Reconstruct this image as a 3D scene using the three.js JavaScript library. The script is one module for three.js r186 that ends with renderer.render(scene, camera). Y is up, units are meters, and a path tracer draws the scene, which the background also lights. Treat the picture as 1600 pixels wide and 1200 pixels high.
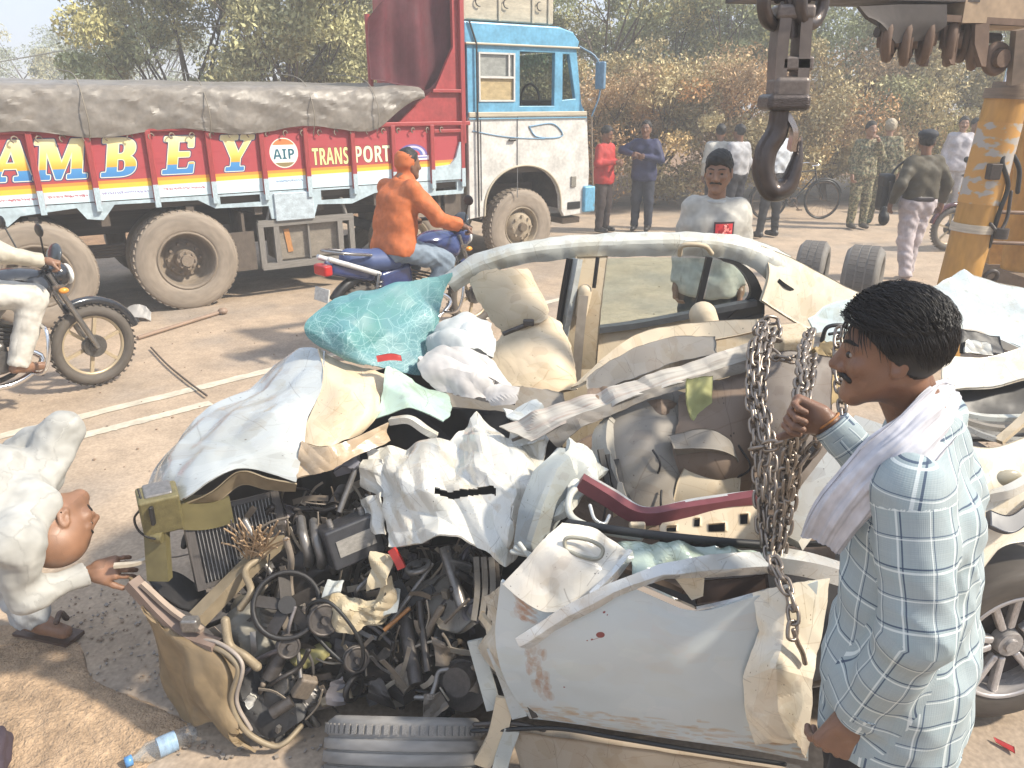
import * as THREE from 'three';
import { mergeGeometries, mergeVertices, toCreasedNormals } from 'three/addons/utils/BufferGeometryUtils.js';
import { RoundedBoxGeometry } from 'three/addons/geometries/RoundedBoxGeometry.js';
import { createNoise3D } from 'simplex-noise';

// ---------------------------------------------------------------- camera, sky, sun, exposure
const scene = new THREE.Scene();
const EYE = 2.1, PITCH = 20.3 * Math.PI / 180, FOCAL = 1200;          // metres, radians, pixels of a 1600 px wide picture
const camera = new THREE.PerspectiveCamera(2 * Math.atan(600 / FOCAL) * 180 / Math.PI, 4 / 3, 0.05, 600);
camera.position.set(0, EYE, 0);
camera.lookAt(0, EYE - Math.tan(PITCH), -1);
const renderer = new THREE.WebGLRenderer({ antialias: true });
renderer.toneMapping = THREE.LinearToneMapping;
renderer.toneMappingExposure = 1.95;
renderer.shadowMap.enabled = true;
const SUN = new THREE.Vector3(0.70, 0.68, 0.16).normalize();
{
  const w = 512, h = 256, d = new Float32Array(w * h * 4), v = new THREE.Vector3();
  for (let j = 0; j < h; j++) for (let i = 0; i < w; i++) {
    const el = ((j + 0.5) / h - 0.5) * Math.PI, az = ((i + 0.5) / w - 0.5) * 2 * Math.PI;
    v.set(Math.cos(el) * Math.cos(az), Math.sin(el), Math.cos(el) * Math.sin(az));
    const t = Math.pow(Math.max(0, v.y), 0.5), g = Math.max(0, v.dot(SUN));
    const glow = 0.25 * Math.pow(g, 8) + 0.6 * Math.pow(g, 60);
    const o = (j * w + i) * 4;
    d[o] = 0.46 * (1 - t) + 0.48 * t + glow; d[o + 1] = 0.55 * (1 - t) + 0.57 * t + glow * 0.93; d[o + 2] = 0.66 * (1 - t) + 0.75 * t + glow * 0.8; d[o + 3] = 1;
  }
  const sky = new THREE.DataTexture(d, w, h, THREE.RGBAFormat, THREE.FloatType);
  sky.mapping = THREE.EquirectangularReflectionMapping; sky.magFilter = THREE.LinearFilter; sky.minFilter = THREE.LinearFilter; sky.needsUpdate = true;
  scene.background = sky; scene.environment = sky;
  scene.backgroundIntensity = 0.9; scene.environmentIntensity = 0.9;
}
const sun = new THREE.DirectionalLight(new THREE.Color(1, 0.91, 0.77), 3.9);
sun.position.copy(SUN).multiplyScalar(60); sun.castShadow = true; sun.shadow.radius = 7;
Object.assign(sun.shadow.camera, { left: -25, right: 25, top: 25, bottom: -25, near: 1, far: 140 });
sun.shadow.mapSize.set(2048, 2048);
scene.add(sun, sun.target);

// ---------------------------------------------------------------- helpers
const V = (x, y, z) => new THREE.Vector3(x, y, z);
const noise3 = createNoise3D(rng(77));
function rng(s) { return () => { s = (s + 0x6d2b79f5) | 0; let t = Math.imul(s ^ (s >>> 15), 1 | s); t = (t + Math.imul(t ^ (t >>> 7), 61 | t)) ^ t; return ((t ^ (t >>> 14)) >>> 0) / 4294967296; }; }
const fbm = (x, y, z, n = 4) => { let a = 0, f = 1, s = 0.5; for (let i = 0; i < n; i++) { a += s * noise3(x * f, y * f, z * f); f *= 2.03; s *= 0.5; } return a; };
const clamp = (x, a, b) => Math.min(b, Math.max(a, x)), lerp = (a, b, t) => a + (b - a) * t;
const smooth = (a, b, x) => { const t = clamp((x - a) / (b - a), 0, 1); return t * t * (3 - 2 * t); };
// survey of the place: the point seen at (px, py) of the photograph that lies D metres ahead, or at height y
const CP = Math.cos(PITCH), SP = Math.sin(PITCH);
function at(px, py, D) { const a = (px - 800) / FOCAL, b = (600 - py) / FOCAL, c = CP + b * SP, t = D / c; return V(a * t, EYE + (b * CP - SP) * t, -D); }
function onY(px, py, y = 0) { const a = (px - 800) / FOCAL, b = (600 - py) / FOCAL, w = b * CP - SP, t = (y - EYE) / w; return V(a * t, y, -(CP + b * SP) * t); }
const P3 = (q) => (q.isVector3 ? q.clone() : at(q[0], q[1], q[2]));

const used = new Map();
function numbered(n) { const k = used.get(n) ?? 0; used.set(n, k + 1); return k ? n + '_' + String(k).padStart(3, '0') : n; }
function base(name, label, category, pos = [0, 0, 0], turn = 0, group) {
  const o = new THREE.Group(); o.name = numbered(name); o.position.set(...(pos.isVector3 ? pos.toArray() : pos)); o.rotation.y = turn; o.userData = { label, category };
  if (group) o.userData.group = group; scene.add(o); o.updateMatrixWorld(true); return o;
}
function put(name, geo, mat, parent = scene, label) {
  const m = new THREE.Mesh(geo, mat); m.name = parent === scene ? numbered(name) : name; m.castShadow = m.receiveShadow = true;
  if (label) m.userData.label = label; parent.add(m); return m;
}
function tag(o, label, category, group) { o.userData.label = label; o.userData.category = category; if (group) o.userData.group = group; return o; }
function structure(o) { o.userData.kind = 'structure'; return o; }
function inWorld(name, geo, mat, parent, label) {                       // geometry given in world coordinates, made local to its thing and centred on itself
  parent.updateMatrixWorld(true);
  geo.applyMatrix4(parent.matrixWorld.clone().invert()); return put(name, geo, mat, parent, label);
}
const T = (g, x, y, z, rx = 0, ry = 0, rz = 0) => g.applyMatrix4(new THREE.Matrix4().makeRotationFromEuler(new THREE.Euler(rx, ry, rz)).setPosition(x, y, z));
const box = (w, h, d, x = 0, y = 0, z = 0, rx = 0, ry = 0, rz = 0) => T(new THREE.BoxGeometry(w, h, d), x, y, z, rx, ry, rz);
const rbox = (w, h, d, r, x = 0, y = 0, z = 0, rx = 0, ry = 0, rz = 0) => T(new RoundedBoxGeometry(w, h, d, 2, Math.min(r, w / 2.01, h / 2.01, d / 2.01)), x, y, z, rx, ry, rz);
const cyl = (r0, r1, h, x = 0, y = 0, z = 0, rx = 0, ry = 0, rz = 0, n = 20) => T(new THREE.CylinderGeometry(r1, r0, h, n), x, y, z, rx, ry, rz);
const torus = (R, r, x = 0, y = 0, z = 0, rx = 0, ry = 0, rz = 0, n = 28, m = 10, arc = Math.PI * 2) => T(new THREE.TorusGeometry(R, r, m, n, arc), x, y, z, rx, ry, rz);
const sph = (rx_, ry_, rz_, x = 0, y = 0, z = 0) => { const g = new THREE.SphereGeometry(1, 20, 14); g.scale(rx_, ry_, rz_); return g.translate(x, y, z); };
const lathe = (pts, n = 36) => new THREE.LatheGeometry(pts.map((p) => new THREE.Vector2(p[0], p[1])), n);
function rod(a, b, r0, r1 = r0, n = 10) { const d = b.clone().sub(a), g = new THREE.CylinderGeometry(r1, r0, d.length(), n); g.applyQuaternion(new THREE.Quaternion().setFromUnitVectors(V(0, 1, 0), d.normalize())); return g.translate((a.x + b.x) / 2, (a.y + b.y) / 2, (a.z + b.z) / 2); }
function tube(pts, r, seg = 0, n = 8, closed = false) { const c = new THREE.CatmullRomCurve3(pts.map(P3), closed, 'centripetal'); return capTube(new THREE.TubeGeometry(c, seg || pts.length * 6, r, n, closed), c, r, n, closed); }
function capTube(g, c, r, n, closed) { if (closed) return g; const e = [0, 1].map((t) => { const s = new THREE.SphereGeometry(r, n, 6); const p = c.getPointAt(t); return s.translate(p.x, p.y, p.z); }); return mergeGeometries([g, ...e]); }
function bar(pts, w, h, up = V(0, 1, 0), seg = 0) {                    // rectangular section swept along a curve
  const c = new THREE.CatmullRomCurve3(pts.map(P3), false, 'centripetal'), n = seg || pts.length * 8, pos = [], idx = [];
  for (let i = 0; i <= n; i++) {
    const p = c.getPointAt(i / n), t = c.getTangentAt(i / n), s = t.clone().cross(up).normalize(), u = s.clone().cross(t).normalize();
    for (const [a, b] of [[-1, -1], [1, -1], [1, 1], [-1, 1]]) pos.push(p.clone().addScaledVector(s, a * w / 2).addScaledVector(u, b * h / 2));
    if (i) for (let k = 0; k < 4; k++) { const q = (i - 1) * 4, r = i * 4, k1 = (k + 1) % 4; idx.push(q + k, r + k, r + k1, q + k, r + k1, q + k1); }
  }
  idx.push(0, 1, 2, 0, 2, 3, n * 4, n * 4 + 2, n * 4 + 1, n * 4, n * 4 + 3, n * 4 + 2);
  return fromTris(pos, idx);
}
function fromTris(pos, idx, crease = 0.6) {
  const g = new THREE.BufferGeometry(), a = []; for (const p of pos) a.push(p.x, p.y, p.z);
  g.setAttribute('position', new THREE.Float32BufferAttribute(a, 3)); g.setIndex(idx);
  const f = toCreasedNormals(g, crease); boxUV(f); return f;
}
function boxUV(g) {                                                      // uv in metres from the face's main axis
  const p = g.attributes.position, n = g.attributes.normal, uv = new Float32Array(p.count * 2);
  for (let i = 0; i < p.count; i++) {
    const x = Math.abs(n.getX(i)), y = Math.abs(n.getY(i)), z = Math.abs(n.getZ(i));
    if (y > x && y > z) { uv[2 * i] = p.getX(i); uv[2 * i + 1] = p.getZ(i); } else if (x > z) { uv[2 * i] = p.getZ(i); uv[2 * i + 1] = p.getY(i); } else { uv[2 * i] = p.getX(i); uv[2 * i + 1] = p.getY(i); }
  }
  g.setAttribute('uv', new THREE.BufferAttribute(uv, 2)); return g;
}
const M = (list) => mergeGeometries(list.map((g) => { let q = g.index ? g.toNonIndexed() : g; for (const k of Object.keys(q.attributes)) if (!['position', 'normal', 'uv'].includes(k)) q.deleteAttribute(k); if (!q.attributes.uv) boxUV(q); return q; }));
const cr = (a, b, c, d, t) => 0.5 * (2 * b + (c - a) * t + (2 * a - 5 * b + 4 * c - d) * t * t + (3 * b - a - 3 * c + d) * t * t * t);
const tri = (x) => Math.abs(x - Math.round(x)) * 4 - 1, CREASE = (() => { const R = rng(303), a = []; for (let i = 0; i < 40; i++) a.push([V(R() - 0.5, R() - 0.5, R() - 0.5).normalize(), R() * 7]); return a; })();
function creases(q, f, seed) {                                          // straight folds: triangle waves in a few directions, each fading in and out
  let d = 0, s = Math.abs(Math.floor(seed * 7)) % 34;
  for (let k = 0; k < 5; k++) { const [n, ph] = CREASE[s + k], w = f * [0.35, 0.5, 0.8, 1.3, 2.1][k], m = 0.5 + 0.5 * noise3(q.x * f * 0.4 + k * 9, q.y * f * 0.4 + seed, q.z * f * 0.4); d += [0.9, 0.8, 0.6, 0.35, 0.2][k] * m * tri(q.dot(n) * w + ph + 0.25 * noise3(q.x * f * 0.3, q.y * f * 0.3, q.z * f * 0.3 + k)); }
  return d;
}
// a bent or crumpled panel: a net of surveyed points, refined, dented along its normal and given thickness
function sheet(rows, o = {}) {
  const { nu = 28, nv = 28, thick = 0.004, dent = 0, freq = 6, fold = 0, foldFreq = 4, jag = 0, seed = 0, linear = false, crease = 0, hole = null, ripple = 0 } = o;
  const G = rows.map((r) => r.map(P3)), m = G.length, n = G[0].length, out = [];
  const lenU = G[0].reduce((s, p, i) => (i ? s + p.distanceTo(G[0][i - 1]) : 0), 0), lenV = G.reduce((s, r, i) => (i ? s + r[0].distanceTo(G[i - 1][0]) : 0), 0);
  const pick = (i, j) => G[clamp(i, 0, m - 1)][clamp(j, 0, n - 1)];
  for (let j = 0; j <= nv; j++) for (let i = 0; i <= nu; i++) {
    let x = i / nu * (n - 1), y = j / nv * (m - 1); const ix = Math.min(n - 2, Math.floor(x)), iy = Math.min(m - 2, Math.floor(y)); x -= ix; y -= iy;
    const p = V();
    for (const k of ['x', 'y', 'z']) {
      if (linear) p[k] = lerp(lerp(pick(iy, ix)[k], pick(iy, ix + 1)[k], x), lerp(pick(iy + 1, ix)[k], pick(iy + 1, ix + 1)[k], x), y);
      else { const q = [-1, 0, 1, 2].map((b) => cr(pick(iy + b, ix - 1)[k], pick(iy + b, ix)[k], pick(iy + b, ix + 1)[k], pick(iy + b, ix + 2)[k], x)); p[k] = cr(q[0], q[1], q[2], q[3], y); }
    }
    out.push(p);
  }
  const W = nu + 1, idxOf = (i, j) => j * W + i;
  const normals = () => out.map((p, k) => { const i = k % W, j = (k / W) | 0; const a = out[idxOf(Math.min(nu, i + 1), j)].clone().sub(out[idxOf(Math.max(0, i - 1), j)]), b = out[idxOf(i, Math.min(nv, j + 1))].clone().sub(out[idxOf(i, Math.max(0, j - 1))]); return a.cross(b).normalize(); });
  if (dent || fold || jag || ripple) {
    const N = normals();
    out.forEach((p, k) => {
      const i = k % W, j = (k / W) | 0; const q = p.clone();
      let d = ripple ? ripple * Math.sin(i / nu * 19 + 2.2 * Math.sin(j / nv * 5)) * (0.6 + 0.4 * Math.sin(j / nv * 9 + i)) : 0;
      if (dent) d += dent * (fold ? 0.16 : 0.3) * fbm(q.x * freq * 0.7 + seed, q.y * freq * 0.7, q.z * freq * 0.7, 3);
      if (fold) d += fold * creases(q, foldFreq, seed);
      p.addScaledVector(N[k], d);
      if (jag && (i === 0 || j === 0 || i === nu || j === nv)) { const e = jag * fbm(q.x * 17 + seed, q.y * 17, q.z * 17 + 3, 3); const c = out[idxOf(nu >> 1, nv >> 1)]; p.lerp(c, e); }
    });
  }
  const N = normals(), pos = [], uv = [], idx = [], K = out.length;
  for (const s of [0, 1]) out.forEach((p, k) => { pos.push(...p.clone().addScaledVector(N[k], -s * thick).toArray()); uv.push((k % W) / nu * lenU, ((k / W) | 0) / nv * lenV); });
  const keep = (i, j) => !hole || !hole((i + 0.5) / nu, (j + 0.5) / nv);
  for (let j = 0; j < nv; j++) for (let i = 0; i < nu; i++) {
    if (!keep(i, j)) continue;
    const a = idxOf(i, j), b = a + 1, c = a + W, d = c + 1;
    idx.push(a, b, d, a, d, c, K + a, K + d, K + b, K + a, K + c, K + d);
    const side = (p, q) => idx.push(p, p + K, q, q, p + K, q + K);
    if (j === 0 || !keep(i, j - 1)) side(b, a); if (j === nv - 1 || !keep(i, j + 1)) side(c, d); if (i === 0 || !keep(i - 1, j)) side(a, c); if (i === nu - 1 || !keep(i + 1, j)) side(d, b);
  }
  const g = new THREE.BufferGeometry(); g.setAttribute('position', new THREE.Float32BufferAttribute(pos, 3)); g.setAttribute('uv', new THREE.Float32BufferAttribute(uv, 2)); g.setIndex(idx);
  if (crease || fold) return toCreasedNormals(g, crease || 0.32);
  g.computeVertexNormals(); return g;
}
// ---------------------------------------------------------------- soft solids: tapered bones joined with a smooth minimum, meshed with surface nets
const cap = (a, b, ra, rb = ra, k = 0.03, o = {}) => ({ a, b, ra, rb, k, ...o });
const ell = (c, L, U, F, rl, ru, rf, k = 0.02, o = {}) => ({ c, ax: [L, U, F], r: [rl, ru, rf], k, ...o });
function distOf(q, x, y, z) {
  let d;
  if (q.a) {
    const bx = q.b.x - q.a.x, by = q.b.y - q.a.y, bz = q.b.z - q.a.z, px = x - q.a.x, py = y - q.a.y, pz = z - q.a.z;
    const l = bx * bx + by * by + bz * bz || 1e-9, t = clamp((px * bx + py * by + pz * bz) / l, 0, 1), dx = px - bx * t, dy = py - by * t, dz = pz - bz * t;
    d = Math.sqrt(dx * dx + dy * dy + dz * dz) - (q.ra + (q.rb - q.ra) * t);
  } else {
    const px = x - q.c.x, py = y - q.c.y, pz = z - q.c.z; let s = 0, s2 = 0;
    for (let i = 0; i < 3; i++) { const v = (px * q.ax[i].x + py * q.ax[i].y + pz * q.ax[i].z) / q.r[i]; s += v * v; s2 += v * v / (q.r[i] * q.r[i]); }
    s = Math.sqrt(s); s2 = Math.sqrt(s2); d = s2 > 1e-9 ? s * (s - 1) / s2 : -Math.min(...q.r);
  }
  if (q.cl) for (const [pt, n] of q.cl) d = Math.max(d, (x - pt.x) * n.x + (y - pt.y) * n.y + (z - pt.z) * n.z);
  return d;
}
function solid(prims, cell) {
  const lo = V(1e9, 1e9, 1e9), hi = V(-1e9, -1e9, -1e9), bb = prims.map((q) => {
    const a = V(), b = V();
    if (q.a) { const r = Math.max(q.ra, q.rb); a.copy(q.a).min(q.b).addScalar(-r); b.copy(q.a).max(q.b).addScalar(r); } else { const r = Math.max(...q.r); a.copy(q.c).addScalar(-r); b.copy(q.c).addScalar(r); }
    if (!q.sub) { lo.min(a); hi.max(b); } return [a, b];
  });
  lo.addScalar(-3 * cell - 0.01); hi.addScalar(3 * cell + 0.01);
  const n = [0, 1, 2].map((i) => Math.ceil((hi.getComponent(i) - lo.getComponent(i)) / cell) + 1), [nx, ny, nz] = n, F = new Float32Array(nx * ny * nz).fill(1);
  prims.forEach((q, w) => {
    const mg = q.k + 2.5 * cell, r = [0, 1, 2].map((i) => [Math.max(0, Math.floor((bb[w][0].getComponent(i) - mg - lo.getComponent(i)) / cell)), Math.min(n[i] - 1, Math.ceil((bb[w][1].getComponent(i) + mg - lo.getComponent(i)) / cell))]);
    for (let k = r[2][0]; k <= r[2][1]; k++) for (let j = r[1][0]; j <= r[1][1]; j++) for (let i = r[0][0]; i <= r[0][1]; i++) {
      const id = (k * ny + j) * nx + i; let d = distOf(q, lo.x + i * cell, lo.y + j * cell, lo.z + k * cell), f = F[id];
      if (q.sub) { d = -d; const h = Math.max(q.k - Math.abs(f - d), 0) / q.k; F[id] = Math.max(f, d) + h * h * q.k * 0.25; } else { const h = Math.max(q.k - Math.abs(f - d), 0) / q.k; F[id] = Math.min(f, d) - h * h * q.k * 0.25; }
    }
  });
  const vid = new Int32Array(nx * ny * nz).fill(-1), pos = [], idx = [];
  const C = [[0, 0, 0], [1, 0, 0], [0, 1, 0], [1, 1, 0], [0, 0, 1], [1, 0, 1], [0, 1, 1], [1, 1, 1]], E = [[0, 1], [2, 3], [4, 5], [6, 7], [0, 2], [1, 3], [4, 6], [5, 7], [0, 4], [1, 5], [2, 6], [3, 7]];
  for (let k = 0; k < nz - 1; k++) for (let j = 0; j < ny - 1; j++) for (let i = 0; i < nx - 1; i++) {
    const id = (k * ny + j) * nx + i; if (Math.abs(F[id]) > 2.4 * cell) continue; const v = C.map((c) => F[id + (c[2] * ny + c[1]) * nx + c[0]]); let neg = 0; for (const q of v) if (q < 0) neg++;
    if (!neg || neg === 8) continue;
    let x = 0, y = 0, z = 0, c = 0;
    for (const [a, b] of E) if (v[a] < 0 !== v[b] < 0) { const t = v[a] / (v[a] - v[b]); x += C[a][0] + (C[b][0] - C[a][0]) * t; y += C[a][1] + (C[b][1] - C[a][1]) * t; z += C[a][2] + (C[b][2] - C[a][2]) * t; c++; }
    vid[id] = pos.length / 3; pos.push(lo.x + (i + x / c) * cell, lo.y + (j + y / c) * cell, lo.z + (k + z / c) * cell);
  }
  const st = [1, nx, nx * ny];
  for (let k = 1; k < nz - 1; k++) for (let j = 1; j < ny - 1; j++) for (let i = 1; i < nx - 1; i++) {
    const id = (k * ny + j) * nx + i; if (Math.abs(F[id]) > 1.6 * cell) continue;
    for (let a = 0; a < 3; a++) {
      const f0 = F[id] < 0, f1 = F[id + st[a]] < 0; if (f0 === f1) continue;
      const u = st[(a + 1) % 3], w = st[(a + 2) % 3], q = [vid[id - u - w], vid[id - w], vid[id], vid[id - u]]; if (q.some((e) => e < 0)) continue;
      if (f0) idx.push(q[0], q[1], q[2], q[0], q[2], q[3]); else idx.push(q[0], q[2], q[1], q[0], q[3], q[2]);
    }
  }
  const g = new THREE.BufferGeometry(); g.setAttribute('position', new THREE.Float32BufferAttribute(pos, 3)); g.setIndex(idx); g.computeVertexNormals(); return g;
}
function wrinkle(g, amp, fx = 9, fy = 9, fz = 9, seed = 0, amp2 = 0) {
  const p = g.attributes.position, n = g.attributes.normal;
  for (let i = 0; i < p.count; i++) {
    const x = p.getX(i), y = p.getY(i), z = p.getZ(i);
    const a1 = 0.62 * x * fx + 0.70 * y * fy - 0.35 * z * fz, b1 = -0.72 * x * fx + 0.66 * y * fy + 0.2 * z * fz, c1 = 0.3 * x * fx + 0.1 * y * fy + 0.95 * z * fz, a2 = -0.55 * x * fx + 0.75 * y * fy + 0.3 * z * fz, b2 = 0.8 * x * fx + 0.55 * y * fy;
    let d = amp * (0.75 * (0.4 - Math.abs(noise3(a1 * 1.25 + seed, b1 * 0.28, c1 * 0.34))) + 0.55 * noise3(a2 * 1.5, b2 * 0.3 + seed, c1 * 0.4) + 0.35 * noise3(x * fx * 0.5, y * fy * 0.5, z * fz * 0.5 + seed));
    if (amp2) d += amp2 * noise3(x * 40, y * 40, z * 40 + seed);
    p.setXYZ(i, x + n.getX(i) * d, y + n.getY(i) * d, z + n.getZ(i) * d);
  }
  g.computeVertexNormals(); return g;
}
function crumple(g, amp, f, seed, cr_ = 0.4) {                          // sharp folds on a solid
  const p = g.attributes.position, n = g.attributes.normal, q = V();
  for (let i = 0; i < p.count; i++) { q.fromBufferAttribute(p, i); const d = amp * creases(q, f, seed); p.setXYZ(i, q.x + n.getX(i) * d, q.y + n.getY(i) * d, q.z + n.getZ(i) * d); }
  const o = toCreasedNormals(g, cr_); boxUV(o); return o;
}
// ---------------------------------------------------------------- materials
function dataTex(n, f, srgb = true, rx = 1, ry = rx) {                  // f(u, v) -> [r, g, b] 0..1, seamless when f is
  const d = new Uint8Array(n * n * 4);
  for (let j = 0; j < n; j++) for (let i = 0; i < n; i++) { const c = f(i / n, j / n), o = (j * n + i) * 4; for (let k = 0; k < 3; k++) d[o + k] = clamp(c[k], 0, 1) * 255; d[o + 3] = 255; }
  const t = new THREE.DataTexture(d, n, n); t.wrapS = t.wrapT = THREE.RepeatWrapping; t.magFilter = THREE.LinearFilter; t.minFilter = THREE.LinearMipmapLinearFilter; t.generateMipmaps = true; if (srgb) t.colorSpace = THREE.SRGBColorSpace; t.repeat.set(rx, ry); t.needsUpdate = true; return t;
}
const HASH = (() => { const R = rng(9), a = new Float32Array(4096); for (let i = 0; i < 4096; i++) a[i] = R() * 6.2832; return a; })(), HC = HASH.map(Math.cos), HS = HASH.map(Math.sin);
function perlin(x, y, per, seed) {                                      // gradient noise that repeats every per units
  const ix = Math.floor(x), iy = Math.floor(y), fx = x - ix, fy = y - iy, sx = fx * fx * fx * (fx * (fx * 6 - 15) + 10), sy = fy * fy * fy * (fy * (fy * 6 - 15) + 10), x0 = ix % per, x1 = (ix + 1) % per, y0 = iy % per, y1 = (iy + 1) % per;
  const g = (a, b, dx, dy) => { const h = (a * 73 + b * 179 + seed * 613 + ((a * b * 31) & 1023)) & 4095; return HC[h] * dx + HS[h] * dy; };
  return 1.5 * lerp(lerp(g(x0, y0, fx, fy), g(x1, y0, fx - 1, fy), sx), lerp(g(x0, y1, fx, fy - 1), g(x1, y1, fx - 1, fy - 1), sx), sy);
}
const loop = (u, v, f, seed = 0, n = 4) => { let s = 0, a = 0.5, p = Math.round(f); for (let i = 0; i < n; i++) { s += a * perlin(u * p, v * p, p, seed + i * 7); p *= 2; a *= 0.5; } return s; };
function canvasTex(w, h, draw, srgb = true) { const c = document.createElement('canvas'); c.width = w; c.height = h; draw(c.getContext('2d'), w, h); const t = new THREE.CanvasTexture(c); if (srgb) t.colorSpace = THREE.SRGBColorSpace; t.magFilter = THREE.LinearFilter; return t; }
const grey = (a) => [a, a, a];
const tintMap = dataTex(256, (u, v) => grey(0.86 + 0.16 * loop(u, v, 5, 1) + 0.10 * loop(u, v, 26, 4, 2)));
const roughTex = dataTex(256, (u, v) => grey(0.8 + 0.3 * loop(u, v, 6, 9) + 0.15 * loop(u, v, 30, 3, 2)), false);
const weaveTex = dataTex(128, (u, v) => grey(0.5 + 0.25 * Math.sin(u * 6.283 * 32) + 0.25 * Math.sin(v * 6.283 * 32)), false);
const lumpTex = dataTex(256, (u, v) => grey(0.5 + 0.5 * loop(u, v, 14, 5, 4)), false);
const mats = new Map();
function mat(r, g, b, rough = 0.8, metal = 0, o = {}) { const k = JSON.stringify([r, g, b, rough, metal, o.name ?? '', Object.keys(o)]); if (mats.has(k)) return mats.get(k); const m = new THREE.MeshPhysicalMaterial({ color: new THREE.Color().setRGB(r, g, b), roughness: rough, metalness: metal, side: THREE.DoubleSide, map: tintMap, roughnessMap: roughTex, ...o }); mats.set(k, m); return m; }
const plain = (r, g, b, rough = 0.8, metal = 0, o = {}) => mat(r, g, b, rough, metal, { map: null, roughnessMap: null, ...o });
const cloth = (r, g, b, o = {}) => mat(r, g, b, 0.92, 0, { bumpMap: weaveTex, bumpScale: 0.0006, sheen: 0.15, sheenRoughness: 0.6, ...o });
const rubber = mat(0.035, 0.033, 0.031, 0.85), steel = mat(0.42, 0.41, 0.40, 0.38, 0.9), darkSteel = mat(0.10, 0.095, 0.09, 0.5, 0.7), black = mat(0.018, 0.018, 0.019, 0.5), chrome = plain(0.75, 0.75, 0.76, 0.15, 1);
const poreTex = dataTex(256, (u, v) => grey(0.5 + 0.5 * loop(u, v, 64, 3, 2)), false, 9), skinO = { bumpMap: poreTex, bumpScale: 0.0007, name: 'skin' };
const skinMat = [mat(0.32, 0.165, 0.095, 0.55, 0, skinO), mat(0.25, 0.125, 0.074, 0.55, 0, skinO), mat(0.38, 0.21, 0.13, 0.55, 0, skinO)];
const hairMat = mat(0.014, 0.012, 0.011, 0.85), eyeMat = plain(0.25, 0.22, 0.19, 0.4), irisMat = plain(0.02, 0.012, 0.008, 0.2);
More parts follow.
